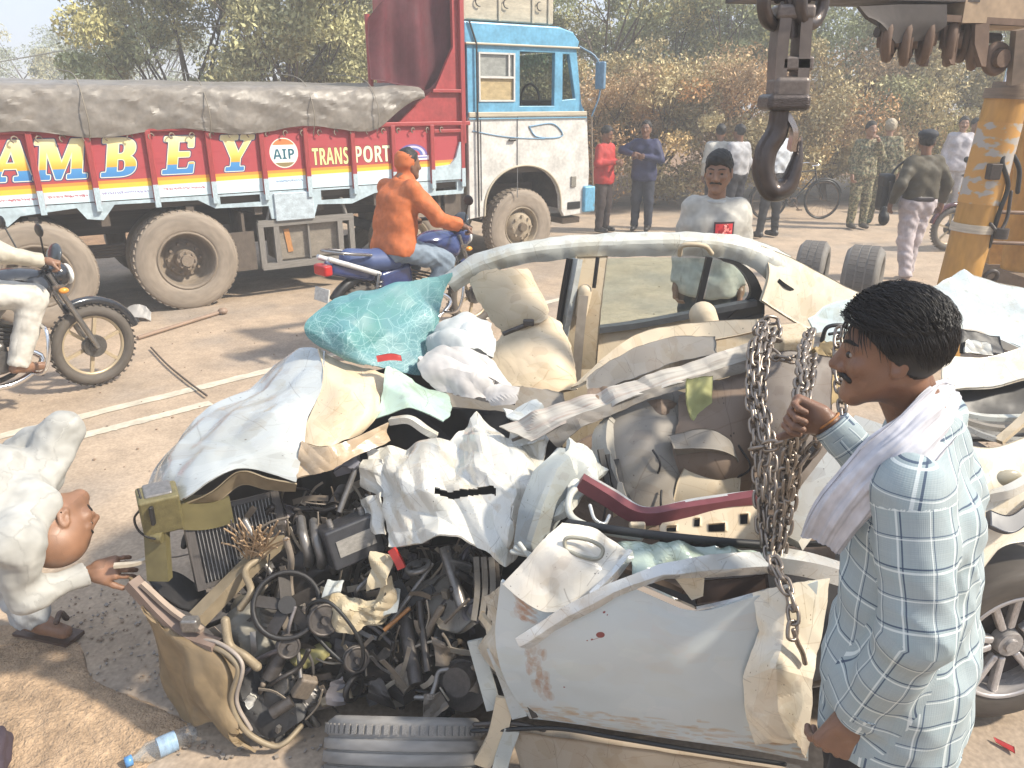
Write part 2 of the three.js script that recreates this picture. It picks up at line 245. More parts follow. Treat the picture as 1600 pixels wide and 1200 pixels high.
// ================================================================ the ground, the road and its markings
{
  const soilTex = dataTex(512, (u, v) => { const n = loop(u, v, 8, 2, 5), f = loop(u, v, 60, 7, 3); const a = 0.86 + 0.22 * n + 0.16 * f; return [a, a * 0.985, a * 0.96]; }, true, 0.4);
  const soilBump = dataTex(512, (u, v) => grey(0.5 + 0.35 * loop(u, v, 22, 3, 5) + 0.2 * loop(u, v, 90, 3, 2)), false, 0.4);
  const groundMat = new THREE.MeshStandardMaterial({ color: new THREE.Color().setRGB(0.36, 0.225, 0.13), roughness: 0.97, map: soilTex, bumpMap: soilBump, bumpScale: 0.03 });
  const g = new THREE.PlaneGeometry(700, 700, 2, 2).rotateX(-Math.PI / 2); boxUV(g);
  structure(put('ground', g, groundMat));
  // dusty road: grain in the map, blotches of dust and of darker bare asphalt in vertex colours
  const roadTex = dataTex(1024, (u, v) => { const f = loop(u, v, 160, 5, 2), n = loop(u, v, 9, 8, 5), m = loop(u, v, 40, 1, 3); const a = 0.88 + 0.12 * n + 0.14 * f + 0.08 * m; return [a, a * 0.995, a * 0.985]; }, true, 0.33);
  const roadBump = dataTex(512, (u, v) => grey(0.5 + 0.5 * loop(u, v, 120, 6, 2)), false, 0.7);
  const roadMat = new THREE.MeshStandardMaterial({ color: 0xffffff, vertexColors: true, roughness: 0.93, map: roadTex, bumpMap: roadBump, bumpScale: 0.002 });
  const ang = 36 * Math.PI / 180, r = new THREE.PlaneGeometry(90, 15.5, 540, 110).rotateX(-Math.PI / 2);
  r.rotateY(ang); r.translate(0.2, 0.006, -6.8);
  const p = r.attributes.position, c = new Float32Array(p.count * 3);
  for (let i = 0; i < p.count; i++) {
    const x = p.getX(i), z = p.getZ(i), across = x * Math.sin(ang) + z * Math.cos(ang), along = x * Math.cos(ang) - z * Math.sin(ang);
    const n = fbm(along * 0.25, across * 0.9, 1, 4), m = fbm(x * 0.8, z * 0.8, 9, 4), bare = smooth(-0.05, 0.4, n + 0.5 * m) * 0.45 + 0.25 * smooth(0.1, 0.35, m);
    const A = [0.50, 0.385, 0.28], B = [0.34, 0.29, 0.245];
    for (let k = 0; k < 3; k++) c[3 * i + k] = lerp(A[k], B[k], clamp(bare, 0, 1));
    p.setY(i, 0.006);
  }
  r.setAttribute('color', new THREE.BufferAttribute(c, 3)); boxUV(r);
  structure(put('road', r, roadMat));
  // two worn painted lines, following the road
  const paint = mat(0.74, 0.66, 0.52, 0.8, 0, { name: 'paint' });
  const lineOf = (a, b, w, seed) => {
    const d = b.clone().sub(a).normalize(), s = V(-d.z, 0, d.x), n = 90, pos = [], idx = [];
    for (let i = 0; i <= n; i++) {
      const q = a.clone().lerp(b, i / n), e0 = 0.016 * fbm(i * 0.7, seed, 1, 3), e1 = 0.016 * fbm(i * 0.7, seed, 8, 3);
      for (const k of [-1, 1]) { const v = q.clone().addScaledVector(s, k * (w / 2 + (k < 0 ? e0 : e1))); v.y = 0.0105; pos.push(v); }
      if (i && fbm(i * 0.23, seed, 4, 2) < 0.9) idx.push(2 * i - 2, 2 * i - 1, 2 * i + 1, 2 * i - 2, 2 * i + 1, 2 * i);
    }
    return fromTris(pos, idx);
  };
  const A = onY(-220, 738), B = onY(480, 566); structure(put('road_line', lineOf(A, B.clone().addScaledVector(B.clone().sub(A), 1.2), 0.11, 2), paint));
  const C = onY(-220, 773), D = onY(330, 631); structure(put('road_line', lineOf(C, D, 0.10, 5), paint));
  // heap of spilled sand in the lower left, a real low mound with an irregular rim
  const rim = [[-160, 985], [0, 978], [118, 1000], [150, 1062], [235, 1098], [300, 1135], [305, 1165], [255, 1190], [180, 1280], [60, 1330], [-160, 1330]].map(([x, y]) => onY(x, y));
  const sc = onY(60, 1120), pos = [], idx = [], NR = 22, NA = 130, cv = new THREE.CatmullRomCurve3(rim, true);
  for (let j = 0; j <= NR; j++) for (let i = 0; i < NA; i++) { const e = cv.getPointAt(i / NA), t = j / NR, q = sc.clone().lerp(e, t * (1 + 0.05 * fbm(i * 0.35, 2, 1, 4))); q.y = 0.022 * (1 - t * t) + 0.02 * fbm(q.x * 5, 1, q.z * 5, 4) * (1 - t) + 0.012 - 0.012 * smooth(0.93, 1, t); pos.push(q); }
  for (let j = 0; j < NR; j++) for (let i = 0; i < NA; i++) { const a = j * NA + i, b = j * NA + (i + 1) % NA; idx.push(a, b, b + NA, a, b + NA, a + NA); }
  const sand = fromTris(pos, idx, 3), sandMat = new THREE.MeshStandardMaterial({ color: new THREE.Color().setRGB(0.50, 0.36, 0.24), roughness: 0.98, map: soilTex.clone(), bumpMap: soilBump.clone(), bumpScale: 0.02 });
  sandMat.map.repeat.set(1.3, 1.3); sandMat.bumpMap.repeat.set(1.6, 1.6);
  structure(put('sand', sand, sandMat));
  // loose stones and clods, too many to count
  const Rn = rng(5), st = [];
  for (let i = 0; i < 700; i++) { const q = i < 360 ? onY(-60 + 400 * Rn(), 930 + 250 * Rn()) : onY(1650 * Rn(), 330 + 420 * Rn()); const s = (i < 360 ? 0.002 : 0.005) + 0.009 * Rn() * Rn(); const g = new THREE.IcosahedronGeometry(s, 0); g.scale(1, 0.6, 0.7 + 0.6 * Rn()); g.rotateY(Rn() * 6); st.push(g.translate(q.x, 0.010 + s * 0.3, q.z)); }
  const gr = put('gravel', M(st), mat(0.36, 0.26, 0.18, 0.95)); gr.userData = { kind: 'stuff', label: 'small loose stones and clods scattered over the road', category: 'gravel' };
}
// ================================================================ trees and scrub behind the road
const leafMats = [[0.33, 0.35, 0.18], [0.43, 0.41, 0.21], [0.46, 0.38, 0.20], [0.30, 0.33, 0.24], [0.50, 0.35, 0.19]].map(([r, g, b]) => plain(r, g, b, 0.85, 0, { vertexColors: true, name: 'leaf' }));
const barkMat = mat(0.16, 0.115, 0.08, 0.95);
function makeTree(label, x, z, h, r, y0, kind, n, seed, group) {
  const t = base('tree', label, 'tree', [x, 0, z], 0, group), R = rng(seed), limbs = [], tips = [];
  const trunkTop = V((R() - 0.5) * 0.5, h * 0.42, (R() - 0.5) * 0.5);
  limbs.push(rod(V(0, -0.1, 0), trunkTop, 0.05 + h * 0.016, 0.03 + h * 0.009, 8));
  for (let i = 0; i < 16; i++) {
    const a = V(0, 0, 0).lerp(trunkTop, 0.3 + 0.7 * R()), an = R() * 6.283, e = V(Math.cos(an) * r * (0.35 + 0.6 * R()), y0 + (h - y0) * (0.15 + 0.8 * R()), Math.sin(an) * r * (0.35 + 0.6 * R()));
    limbs.push(rod(a, e, 0.035, 0.012, 6)); tips.push(e);
    for (let k = 0; k < 3; k++) { const q = e.clone().add(V((R() - 0.5) * r * 0.8, (R() - 0.35) * h * 0.28, (R() - 0.5) * r * 0.8)); limbs.push(rod(a.clone().lerp(e, 0.6), q, 0.016, 0.006, 5)); tips.push(q); }
  }
  put('trunk', M(limbs), barkMat, t);
  const pos = [], col = [], nor = [], q = new THREE.Quaternion(), eu = new THREE.Euler();
  const clumps = tips.map((e) => [e, 0.28 + 0.5 * R() * Math.min(1, r / 2), 0.7 + 0.6 * R(), R()]);
  n = Math.round(n * (h < 3.2 ? 3 : 2.4));
  for (let i = 0; i < n; i++) {
    const [e, s, tone, dry] = clumps[(R() * clumps.length) | 0], d = V(R() - 0.5, R() - 0.5, R() - 0.5).normalize().multiplyScalar(s * Math.pow(R(), 0.45)); d.y *= 0.7;
    const c = e.clone().add(d); if (c.y < 0.05) c.y = 0.05 + R() * 0.2;
    const L = (0.026 + 0.04 * R()) * (h < 3.2 ? 0.8 : 1), w = L * (0.3 + 0.25 * R()); eu.set(R() * 6.3, R() * 6.3, R() * 6.3); q.setFromEuler(eu);
    const p = [V(-L, 0, 0), V(0, -w, 0), V(L, 0, 0), V(0, w, 0)].map((v) => v.applyQuaternion(q).add(c));
    const N = V(0, 0, 1).applyQuaternion(q), b = tone * (0.75 + 0.5 * R()), yl = dry > 0.8 ? 1.15 : 1;
    for (const k of [0, 1, 2, 0, 2, 3]) { pos.push(p[k].x, p[k].y, p[k].z); nor.push(N.x, N.y, N.z); col.push(b * yl, b, b * (2 - yl)); }
  }
  const g = new THREE.BufferGeometry(); g.setAttribute('position', new THREE.Float32BufferAttribute(pos, 3)); g.setAttribute('normal', new THREE.Float32BufferAttribute(nor, 3)); g.setAttribute('color', new THREE.Float32BufferAttribute(col, 3));
  put('crown', g, leafMats[kind], t); return t;
}
for (const [label, px, D, h, r, y0, kind, n] of [
  ['leafy green tree rising behind the tarpaulin of the truck', 310, 17, 6.0, 2.2, 1.4, 0, 24000],
  ['yellowish green tree with drooping foliage behind the red headboard of the truck', 480, 16, 6.2, 2.3, 1.0, 1, 26000],
  ['pale tree seen over the tarpaulin right beside the red headboard', 585, 18, 6.6, 2.2, 1.0, 1, 20000],
  ['hazy grey brown tree far off beyond the rear of the truck', 20, 34, 4.4, 3.6, 0.8, 3, 9000],
  ['low hazy tree far off between the grey brown tree and the leafy green tree', 150, 32, 4.0, 3.2, 0.6, 3, 9000],
  ['hazy distant tree standing behind the leafy green tree', 235, 30, 5.0, 2.6, 0.6, 3, 8000],
  ['tall green tree just in front of the truck cab', 930, 19, 6.2, 2.3, 0.8, 0, 13000],
  ['tall green tree behind the man in the navy sweater', 1010, 21, 4.6, 2.2, 0.5, 1, 12000],
  ['broad green tree behind the crane hook block', 1130, 20, 6.6, 2.7, 0.8, 0, 15000],
  ['green tree above the parked bicycle', 1290, 21, 6.8, 2.7, 0.7, 0, 15000],
  ['green tree behind the crane sheaves', 1450, 20, 6.4, 2.7, 0.7, 1, 15000],
  ['green tree behind the orange crane cylinder', 1590, 20, 6.2, 2.6, 0.6, 0, 13000],
  ['dense green tree half hidden behind the truck cab', 800, 22, 6.6, 2.8, 0.7, 0, 10000],
  ['dense tree hidden behind the truck between its headboard and cab', 690, 23, 6.6, 2.8, 0.6, 3, 9000],
]) { const p = at(px, 300, D); makeTree(label, p.x, p.z, h, r, y0, kind, n, 100 + px, 'trees behind the road'); }
function makeBush(label, px, D, h, r, kind, n) {
  const p = at(px, 300, D), t = makeTree(label, p.x, p.z, h, r, 0.1, kind, n, 500 + px, 'dry scrub along the verge'); t.name = numbered('bush'); t.userData.category = 'bush';
}
for (const [label, px, D, h, r, kind, n] of [
  ['tan dry bush behind the man in the red shirt', 945, 16.5, 2.5, 1.4, 4, 9000],
  ['tan dry bush behind the man in the navy sweater', 1020, 16.8, 2.9, 1.5, 2, 10000],
  ['rusty dry bush behind the man in the white printed shirt', 1110, 17, 2.9, 1.5, 4, 10000],
  ['rusty dry bush behind the hanging crane hook', 1200, 17, 3.0, 1.6, 2, 11000],
  ['tan dry bush behind the bicycle', 1290, 17.4, 2.8, 1.6, 4, 11000],
  ['olive dry bush behind the men in camouflage', 1370, 17.6, 3.0, 1.6, 2, 11000],
  ['greenish bush behind the officer in the beret', 1450, 17.6, 2.4, 1.5, 1, 10000],
  ['tan dry bush behind the orange crane cylinder', 1560, 18, 2.8, 1.7, 2, 10000],
  ['tan dry bush behind the front wheel of the truck', 870, 17.5, 2.6, 1.6, 4, 8000],
  ['low tan bush hidden behind the truck cargo bed', 560, 17.5, 2.4, 1.6, 2, 5000],
]) makeBush(label, px, D, h, r, kind, n);
{ // overhead wire
  const w = tag(put('overhead_wire', tube([[-300, 150, 20], [200, 62, 17], [640, -6, 15], [1000, -90, 14]], 0.012, 60, 6), mat(0.5, 0.47, 0.38, 0.7)), 'thin pale overhead wire slanting across the trees above the tarpaulin', 'wire');
}
scene.fog = new THREE.FogExp2(new THREE.Color().setRGB(0.92, 0.91, 0.89), 0.010);
// ================================================================ the loaded truck
const TRUCK_AT = onY(290, 485), TRUCK_TURN = 34 * Math.PI / 180;
{
  const t = base('truck', 'red and white cargo truck with blue window surrounds and painted side panels', 'truck', [TRUCK_AT.x, 0, TRUCK_AT.z], TRUCK_TURN);
  const red = mat(0.44, 0.065, 0.065, 0.55, 0, { name: 'red' }), maroon = cloth(0.125, 0.022, 0.032, { name: 'maroon' }), white = mat(0.80, 0.78, 0.73, 0.45, 0, { name: 'w' }), cream = mat(0.60, 0.53, 0.40, 0.55), blue = mat(0.17, 0.46, 0.68, 0.45, 0), pale = mat(0.60, 0.73, 0.79, 0.5), dusty = mat(0.30, 0.235, 0.175, 0.95), frameMat = mat(0.14, 0.11, 0.085, 0.9), greyBox = mat(0.27, 0.25, 0.225, 0.75), tyreMat = mat(0.36, 0.295, 0.23, 0.95, 0, { bumpMap: lumpTex, bumpScale: 0.002 });
  // painted side: one long piece of artwork, cut into the panels
  const X0 = -1.75, X1 = 3.5, Y0 = 1.0, Y1 = 1.86, CW = 2048, CH = Math.round(2048 * (Y1 - Y0) / (X1 - X0));
  const art = canvasTex(CW, CH, (c) => {
    const px = (x) => (x - X0) / (X1 - X0) * CW, py = (y) => (Y1 - y) / (Y1 - Y0) * CH, s = CW / (X1 - X0), R = rng(3);
    c.fillStyle = '#a84248'; c.fillRect(0, 0, CW, CH);
    for (let i = 0; i < 900; i++) { c.fillStyle = `rgba(${R() < 0.5 ? '120,25,30' : '190,80,75'},${0.05 + 0.08 * R()})`; c.fillRect(R() * CW, R() * CH, 4 + 60 * R(), 2 + 10 * R()); }
    const edge = (y, f) => { c.beginPath(); c.moveTo(0, CH); c.lineTo(0, py(y(X0))); c.lineTo(CW, py(y(X1))); c.lineTo(CW, CH); c.fillStyle = f; c.fill(); };
    edge((x) => 1.375 + 0.012 * x, '#e2903c'); edge((x) => 1.345 + 0.012 * x, '#ecbc3c'); edge((x) => 1.302 + 0.014 * x, '#c9dfe6');
    c.textAlign = 'center'; c.textBaseline = 'middle';
    [['A', -1.27], ['M', -0.88], ['B', -0.385], ['E', 0.16], ['Y', 0.72]].forEach(([ch, x]) => {
      c.save(); c.translate(px(x), py(1.575)); c.transform(1, 0, -0.22, 1, 0, 0); const h = 0.40 * s; c.font = `bold ${h * 1.18}px serif`;
      const g = c.createLinearGradient(0, -h * 0.45, 0, h * 0.5); g.addColorStop(0, '#efe6b8'); g.addColorStop(0.45, '#f3cf6a'); g.addColorStop(0.68, '#f0a030'); g.addColorStop(0.7, '#4a8ec4'); g.addColorStop(1, '#3a78b4');
      c.lineJoin = 'round'; c.lineWidth = 20; c.strokeStyle = '#2a3a66'; c.strokeText(ch, 0, 0); c.lineWidth = 13; c.strokeStyle = '#ece2c4'; c.strokeText(ch, 0, 0); c.lineWidth = 7; c.strokeStyle = g; c.strokeText(ch, 0, 0); c.fillStyle = g; c.fillText(ch, 0, 0);
      c.restore();
    });
    { const x = px(1.225), y = py(1.565), r = 0.15 * s; c.save(); c.beginPath(); c.arc(x, y, r, 0, 7); c.clip(); c.fillStyle = '#f4f2ea'; c.fillRect(x - r, y - r, 2 * r, 2 * r); c.fillStyle = '#e57a45'; c.fillRect(x - r, y - r, 2 * r, r * 0.45); c.fillStyle = '#8a7a52'; c.fillRect(x - r, y + r * 0.66, 2 * r, r); c.fillStyle = '#175a6c'; c.font = `bold ${r * 0.98}px sans-serif`; c.fillText('AIP', x, y + r * 0.1); c.restore(); c.lineWidth = 4; c.strokeStyle = '#e9e4d6'; c.beginPath(); c.arc(x, y, r, 0, 7); c.stroke(); }
    for (const [word, x, y, w, col] of [['TRANS', 1.75, 1.51, 0.43, '#efe79a'], ['PORT', 2.25, 1.515, 0.45, '#f1efc6']]) { c.font = `bold ${0.25 * s}px sans-serif`; const k = w * s / c.measureText(word).width; c.save(); c.translate(px(x), py(y)); c.scale(k, 1); c.fillStyle = col; c.strokeStyle = '#3c2a20'; c.lineWidth = 5; c.strokeText(word, 0, 0); c.fillText(word, 0, 0); c.restore(); }
    { const x = px(2.77), y = py(1.50), r = 0.17 * s; for (const [k, f] of [[1, '#6c5c9c'], [0.86, '#c9c2d6'], [0.68, '#5a6cab'], [0.5, '#c24454']]) { c.fillStyle = f; c.beginPath(); c.ellipse(x, y + r * 0.1, r * k * 1.15, r * k * 0.75, 0, Math.PI, 0); c.fill(); } c.fillStyle = '#e8e2ea'; c.fillRect(x - r * 1.25, y + r * 0.12, r * 2.5, r * 0.3); c.fillStyle = '#6a6fae'; c.fillRect(x - r * 1.1, y + r * 0.2, r * 2.2, r * 0.1); }
    for (const [x, w, col] of [[-1.28, 0.3, '#b5636a'], [-0.88, 0.34, '#b0555c'], [-0.38, 0.42, '#8d7aa8'], [0.17, 0.4, '#b0606a'], [1.26, 0.3, '#7d93b5']]) { c.strokeStyle = col; c.lineWidth = 3; c.beginPath(); for (let i = 0; i < 26; i++) { const q = px(x - w / 2 + w * i / 26), y = py(1.255 + 0.014 * x); c.moveTo(q, y - 5 + 4 * R()); c.lineTo(q + 8 * R(), y + 5 * R()); } c.stroke(); }
    for (let i = 0; i < 420; i++) { c.fillStyle = `rgba(190,160,130,${0.06 + 0.1 * R()})`; const w = 3 + 40 * R(); c.fillRect(R() * CW, CH * (0.55 + 0.45 * R()), w, 2 + 5 * R()); }
  });
  const artMat = new THREE.MeshStandardMaterial({ map: art, roughness: 0.55 });
  put('bed_floor', box(7.3, 0.1, 2.3, -0.2, 1.12, -1.24), frameMat, t);
  put('cargo_bed', M([box(7.3, 0.75, 0.05, -0.2, 1.5, -2.37), box(0.06, 0.75, 2.3, -3.86, 1.5, -1.2)]), red, t);
  const posts = [-3.85, -3.2, -2.65, -2.1, -1.6, -1.11, -0.64, -0.11, 0.45, 0.99, 1.47, 2.01, 2.51, 3.02, 3.44];
  for (let i = 1; i < posts.length; i++) {
    const a = posts[i - 1], b = posts[i], y0 = 1.18, y1 = 1.815, g = new THREE.PlaneGeometry(b - a - 0.03, y1 - y0).translate((a + b) / 2, (y0 + y1) / 2, 0.001), p = g.attributes.position, uv = g.attributes.uv;
    for (let k = 0; k < 4; k++) uv.setXY(k, (p.getX(k) - X0) / (X1 - X0), (p.getY(k) - Y0) / (Y1 - Y0));
    const panel = put('side_panel', g, artMat, t); put('backing', box(b - a - 0.02, y1 - y0, 0.03, (a + b) / 2, (y0 + y1) / 2, -0.018), red, panel);
  }
  for (const x of posts) { const q = put('post', rbox(0.055, 0.68, 0.06, 0.008, x, 1.485, 0.012), red, t); put('post_foot', box(0.05, 0.22, 0.05, x, 1.2, 0.022), pale, q); }
  put('top_rail', rbox(7.4, 0.05, 0.07, 0.01, -0.15, 1.835, 0.005), red, t);
  for (let i = 0; i < 26; i++) { const x = -1.6 + i * 0.19; if (x < 3.35) put('rope_hook', torus(0.028, 0.007, x, 1.765, 0.03, 0, 0.4, 0, 12, 6, 4.4), dusty, t); }
  // lower fascia: a pale blue board with drops and slots
  const fas = (pts, holes = []) => { const s = new THREE.Shape(pts.map(([x, y]) => new THREE.Vector2(x, y))); for (const [x0, y0, x1, y1] of holes) s.holes.push(new THREE.Path([new THREE.Vector2(x0, y0), new THREE.Vector2(x0, y1), new THREE.Vector2(x1, y1), new THREE.Vector2(x1, y0)])); return boxUV(new THREE.ExtrudeGeometry(s, { depth: 0.03, bevelEnabled: false }).translate(0, 0, -0.025)); };
  put('fascia', fas([[-3.85, 1.17], [-3.85, 1.05], [-2.4, 1.05], [-1.5, 1.12], [-1.42, 1.0], [-1.3, 1.09], [-0.83, 1.13], [-0.76, 1.02], [-0.62, 1.0], [-0.5, 1.14], [0.28, 1.13], [0.44, 1.035], [1.0, 1.02], [1.02, 0.88], [1.5, 0.86], [1.55, 1.0], [1.96, 0.98], [2.25, 1.08], [2.75, 1.09], [2.98, 1.0], [3.45, 1.0], [3.47, 1.17]], [[0.5, 1.07, 0.92, 1.15], [1.6, 1.04, 1.95, 1.15], [3.06, 1.05, 3.36, 1.15]]), pale, t);
  put('corner_plate', fas([[3.02, 1.18], [3.46, 1.18], [3.46, 1.62], [3.40, 1.62], [3.34, 1.44], [3.26, 1.36], [3.02, 1.34]]).translate(0, 0, 0.03), pale, t);
  put('lower_board', rbox(0.44, 0.3, 0.02, 0.01, 1.28, 1.0, 0.016), mat(0.62, 0.72, 0.78, 0.5), t);
  // headboard with its sloping wing, and maroon cloth hung on it
  const wing = new THREE.Shape([[2.55, 1.80], [2.88, 2.07], [3.10, 2.21], [3.36, 2.68], [3.36, 3.45], [3.5, 3.45], [3.5, 1.62], [2.55, 1.62]].map(([x, y]) => new THREE.Vector2(x, y)));
  put('headboard_wing', boxUV(new THREE.ExtrudeGeometry(wing, { depth: 0.05, bevelEnabled: false }).translate(0, 0, -0.06)), red, t);
  put('headboard', box(0.06, 2.3, 2.25, 3.46, 2.3, -1.2), red, t);
  for (const [x, y, w] of [[3.26, 2.2, 0.42], [3.26, 1.75, 0.42]]) put('wing_rail', rbox(w, 0.04, 0.05, 0.006, x, y, 0.012), red, t);
  put('wing_post', rbox(0.06, 1.8, 0.06, 0.008, 3.46, 2.5, 0.012), red, t);
  { const L = (x, y, z) => V(x, y, z).applyAxisAngle(V(0, 1, 0), TRUCK_TURN).add(V(TRUCK_AT.x, 0, TRUCK_AT.z));
    const rows = []; for (let j = 0; j <= 5; j++) { const r = []; for (let i = 0; i <= 7; i++) { const x = lerp(2.36, 3.42, i / 7), top = i === 0 ? 2.95 : 3.05 + 0.45 * i / 7, bot = 2.32 - 0.02 * i + (i > 5 ? 0.16 * (i - 5) : 0); r.push(L(x, lerp(bot, top, j / 5), -0.14 + 0.05 * Math.sin(i * 2.1) - 0.04 * (5 - j) / 5 + 0.02 * Math.cos(j + i))); } rows.push(r); }
    inWorld('headboard_cloth', sheet(rows, { nu: 50, nv: 40, thick: 0.01, dent: 0.015, freq: 4, seed: 3 }), maroon, t, 'maroon cloth hanging on the headboard'); }
  put('cloth_post', rod(V(2.4, 1.8, -0.25), V(2.4, 3.0, -0.25), 0.03), red, t);
  // cab
  const side = (z, d, pts, holes) => { const s = new THREE.Shape(pts.map(([x, y]) => new THREE.Vector2(x, y))); for (const h of holes ?? []) s.holes.push(new THREE.Path(h.map(([x, y]) => new THREE.Vector2(x, y)))); return boxUV(new THREE.ExtrudeGeometry(s, { depth: d, bevelEnabled: true, bevelSize: 0.008, bevelThickness: 0.008, bevelSegments: 2 }).translate(0, 0, z)); };
  const arch = []; for (let i = 0; i <= 14; i++) { const a = Math.PI * i / 14; arch.push([4.38 - 0.62 * Math.cos(a), 0.70 + 0.60 * Math.pow(Math.sin(a), 0.8)]); }
  const lower = [[3.55, 0.68], ...arch, [5.06, 0.60], [5.46, 0.62], [5.47, 1.2], [5.40, 1.90], [3.55, 1.90]];
  const upper = [[3.55, 1.905], [5.395, 1.905], [5.30, 2.05], [5.19, 2.72], [3.55, 2.72]];
  const wins = [[[3.70, 2.08], [3.70, 2.64], [4.23, 2.64], [4.23, 2.08]], [[4.30, 2.02], [4.30, 2.67], [4.86, 2.67], [4.86, 2.02]], [[4.98, 2.09], [4.97, 2.66], [5.09, 2.66], [5.21, 2.11]]];
  for (const z of [-0.06, -2.32]) { const f = z > -1 ? 'cab_side' : 'cab_far_side'; put(f, side(z, 0.05, lower), white, t); put('window_surround', side(z, 0.05, upper, z > -1 ? wins : []), blue, t); }
  put('cab_floor', box(1.8, 0.1, 2.2, 4.45, 1.25, -1.2), frameMat, t); put('cab_back', box(0.05, 2.1, 2.2, 3.58, 1.75, -1.19), cream, t);
  put('cab_front', box(0.05, 1.25, 2.2, 5.40, 1.28, -1.19), white, t);
  put('windscreen', T(new THREE.BoxGeometry(0.012, 0.76, 2.15), 5.27, 2.32, -1.19, 0, 0, 0.17), plain(0.5, 0.6, 0.6, 0.05, 0, { transmission: 1, name: 'glass' }), t);
  put('cab_roof', boxUV(new THREE.ExtrudeGeometry(new THREE.Shape([[3.52, 2.735], [5.20, 2.735], [5.22, 2.80], [5.12, 2.90], [4.9, 2.95], [3.52, 2.95]].map(([x, y]) => new THREE.Vector2(x, y))), { depth: 2.3, bevelEnabled: true, bevelSize: 0.02, bevelThickness: 0.03, bevelSegments: 3 }).translate(0, 0, -2.32)), blue, t);
  put('gutter', rbox(1.72, 0.025, 0.05, 0.01, 4.37, 2.73, 0.01), cream, t);
  put('belt_moulding', rbox(1.85, 0.06, 0.03, 0.01, 4.47, 1.93, 0.006), cream, t); put('belt_groove', rbox(1.85, 0.012, 0.03, 0.004, 4.47, 1.88, 0.006), blue, t);
  put('roof_carrier', M([rbox(1.42, 0.44, 2.1, 0.02, 4.22, 3.22, -1.2), ...[3.6, 4.1, 4.6, 4.85].map((x) => rbox(0.04, 0.44, 0.02, 0.006, x, 3.22, -0.14))]), cream, t);
  for (const x of [3.8, 4.2, 4.7]) put('carrier_hook', torus(0.05, 0.008, x, 3.2, -0.125, 0, 0, 1.6, 12, 6, 3.4), darkSteel, t);
  const wf = put('sliding_window', M([box(0.02, 0.56, 0.02, 3.71, 2.36, 0.002), box(0.02, 0.56, 0.02, 4.22, 2.36, 0.002), box(0.5, 0.02, 0.02, 3.965, 2.09, 0.002), box(0.5, 0.02, 0.02, 3.965, 2.63, 0.002), box(0.5, 0.025, 0.02, 3.965, 2.36, 0.002), box(0.018, 0.27, 0.02, 4.14, 2.5, 0.002)]), white, t);
  put('pane', box(0.49, 0.26, 0.006, 3.965, 2.495, -0.02), mat(0.38, 0.39, 0.36, 0.3), wf); put('window_board', box(0.49, 0.26, 0.006, 3.965, 2.225, -0.02), mat(0.55, 0.42, 0.22, 0.8), wf);
  put('quarter_glass', box(0.012, 0.6, 0.012, 5.0, 2.37, -0.03), black, t);
  put('door_seam', M([box(0.008, 1.05, 0.01, 4.27, 1.42, 0.003), box(0.008, 1.05, 0.01, 3.72, 1.42, 0.003)]), mat(0.2, 0.2, 0.2, 0.8), t);
  put('seat', M([rbox(0.5, 0.15, 0.6, 0.04, 4.25, 1.75, -0.5), rbox(0.14, 0.75, 0.6, 0.05, 4.0, 2.1, -0.5)]), mat(0.12, 0.10, 0.09, 0.8), t);
  put('steering_wheel', torus(0.22, 0.016, 4.85, 2.08, -0.55, 0, Math.PI / 2, -0.4), black, t); put('dashboard', rbox(0.35, 0.3, 2.1, 0.05, 5.15, 1.95, -1.2), mat(0.05, 0.05, 0.05, 0.7), t);
  put('cab_stripe', M([tube([V(3.6, 1.74, 0.006), V(4.1, 1.66, 0.006), V(4.7, 1.62, 0.006)], 0.006, 12, 5), tube([V(4.45, 1.78, 0.006), V(4.85, 1.80, 0.006), V(5.0, 1.66, 0.006), V(4.55, 1.66, 0.006), V(4.45, 1.78, 0.006)], 0.009, 24, 5)]), mat(0.22, 0.42, 0.62, 0.6), t);
  put('door_handle', rbox(0.11, 0.03, 0.03, 0.01, 4.18, 1.62, 0.02), darkSteel, t); put('marker_lamp', rbox(0.09, 0.15, 0.02, 0.01, 5.2, 1.05, 0.008), mat(0.3, 0.28, 0.24, 0.4), t);
  put('step_hole', rbox(0.22, 0.1, 0.012, 0.02, 5.22, 0.73, 0.004), black, t);
  put('arch_lip', tube(arch.map(([x, y]) => V(x, y, 0.0)), 0.016, 40, 6), cream, t);
  put('wheel_well', M([box(1.3, 0.03, 0.9, 4.38, 1.31, -0.52), box(0.03, 0.7, 0.9, 3.75, 1.0, -0.52), box(0.03, 0.6, 0.9, 5.02, 1.0, -0.52), box(1.3, 0.7, 0.03, 4.38, 1.0, -0.95)]), frameMat, t);
  put('grab_rail', M([rod(V(3.66, 0.7, 0.03), V(3.66, 2.72, 0.03), 0.012), rod(V(3.66, 2.72, 0.03), V(3.56, 2.98, 0.03), 0.012)]), darkSteel, t);
  put('mirror_arm', M([tube([V(5.25, 2.75, 0.0), V(5.45, 2.6, 0.12), V(5.5, 2.2, 0.14), V(5.45, 1.9, 0.05)], 0.012, 18), rbox(0.05, 0.34, 0.18, 0.02, 5.5, 2.4, 0.14)]), mat(0.2, 0.35, 0.5, 0.5), t);
  put('front_bumper', rbox(0.14, 0.28, 2.35, 0.03, 5.52, 0.78, -1.18), blue, t); put('front_corner', rbox(0.2, 0.36, 0.16, 0.03, 5.47, 0.8, -0.03), blue, t);
  put('bumper_stay', M([rod(V(5.5, 1.9, -0.02), V(5.54, 0.7, 0.04), 0.012), box(0.3, 0.08, 0.5, 5.3, 0.5, -0.4)]), dusty, t);
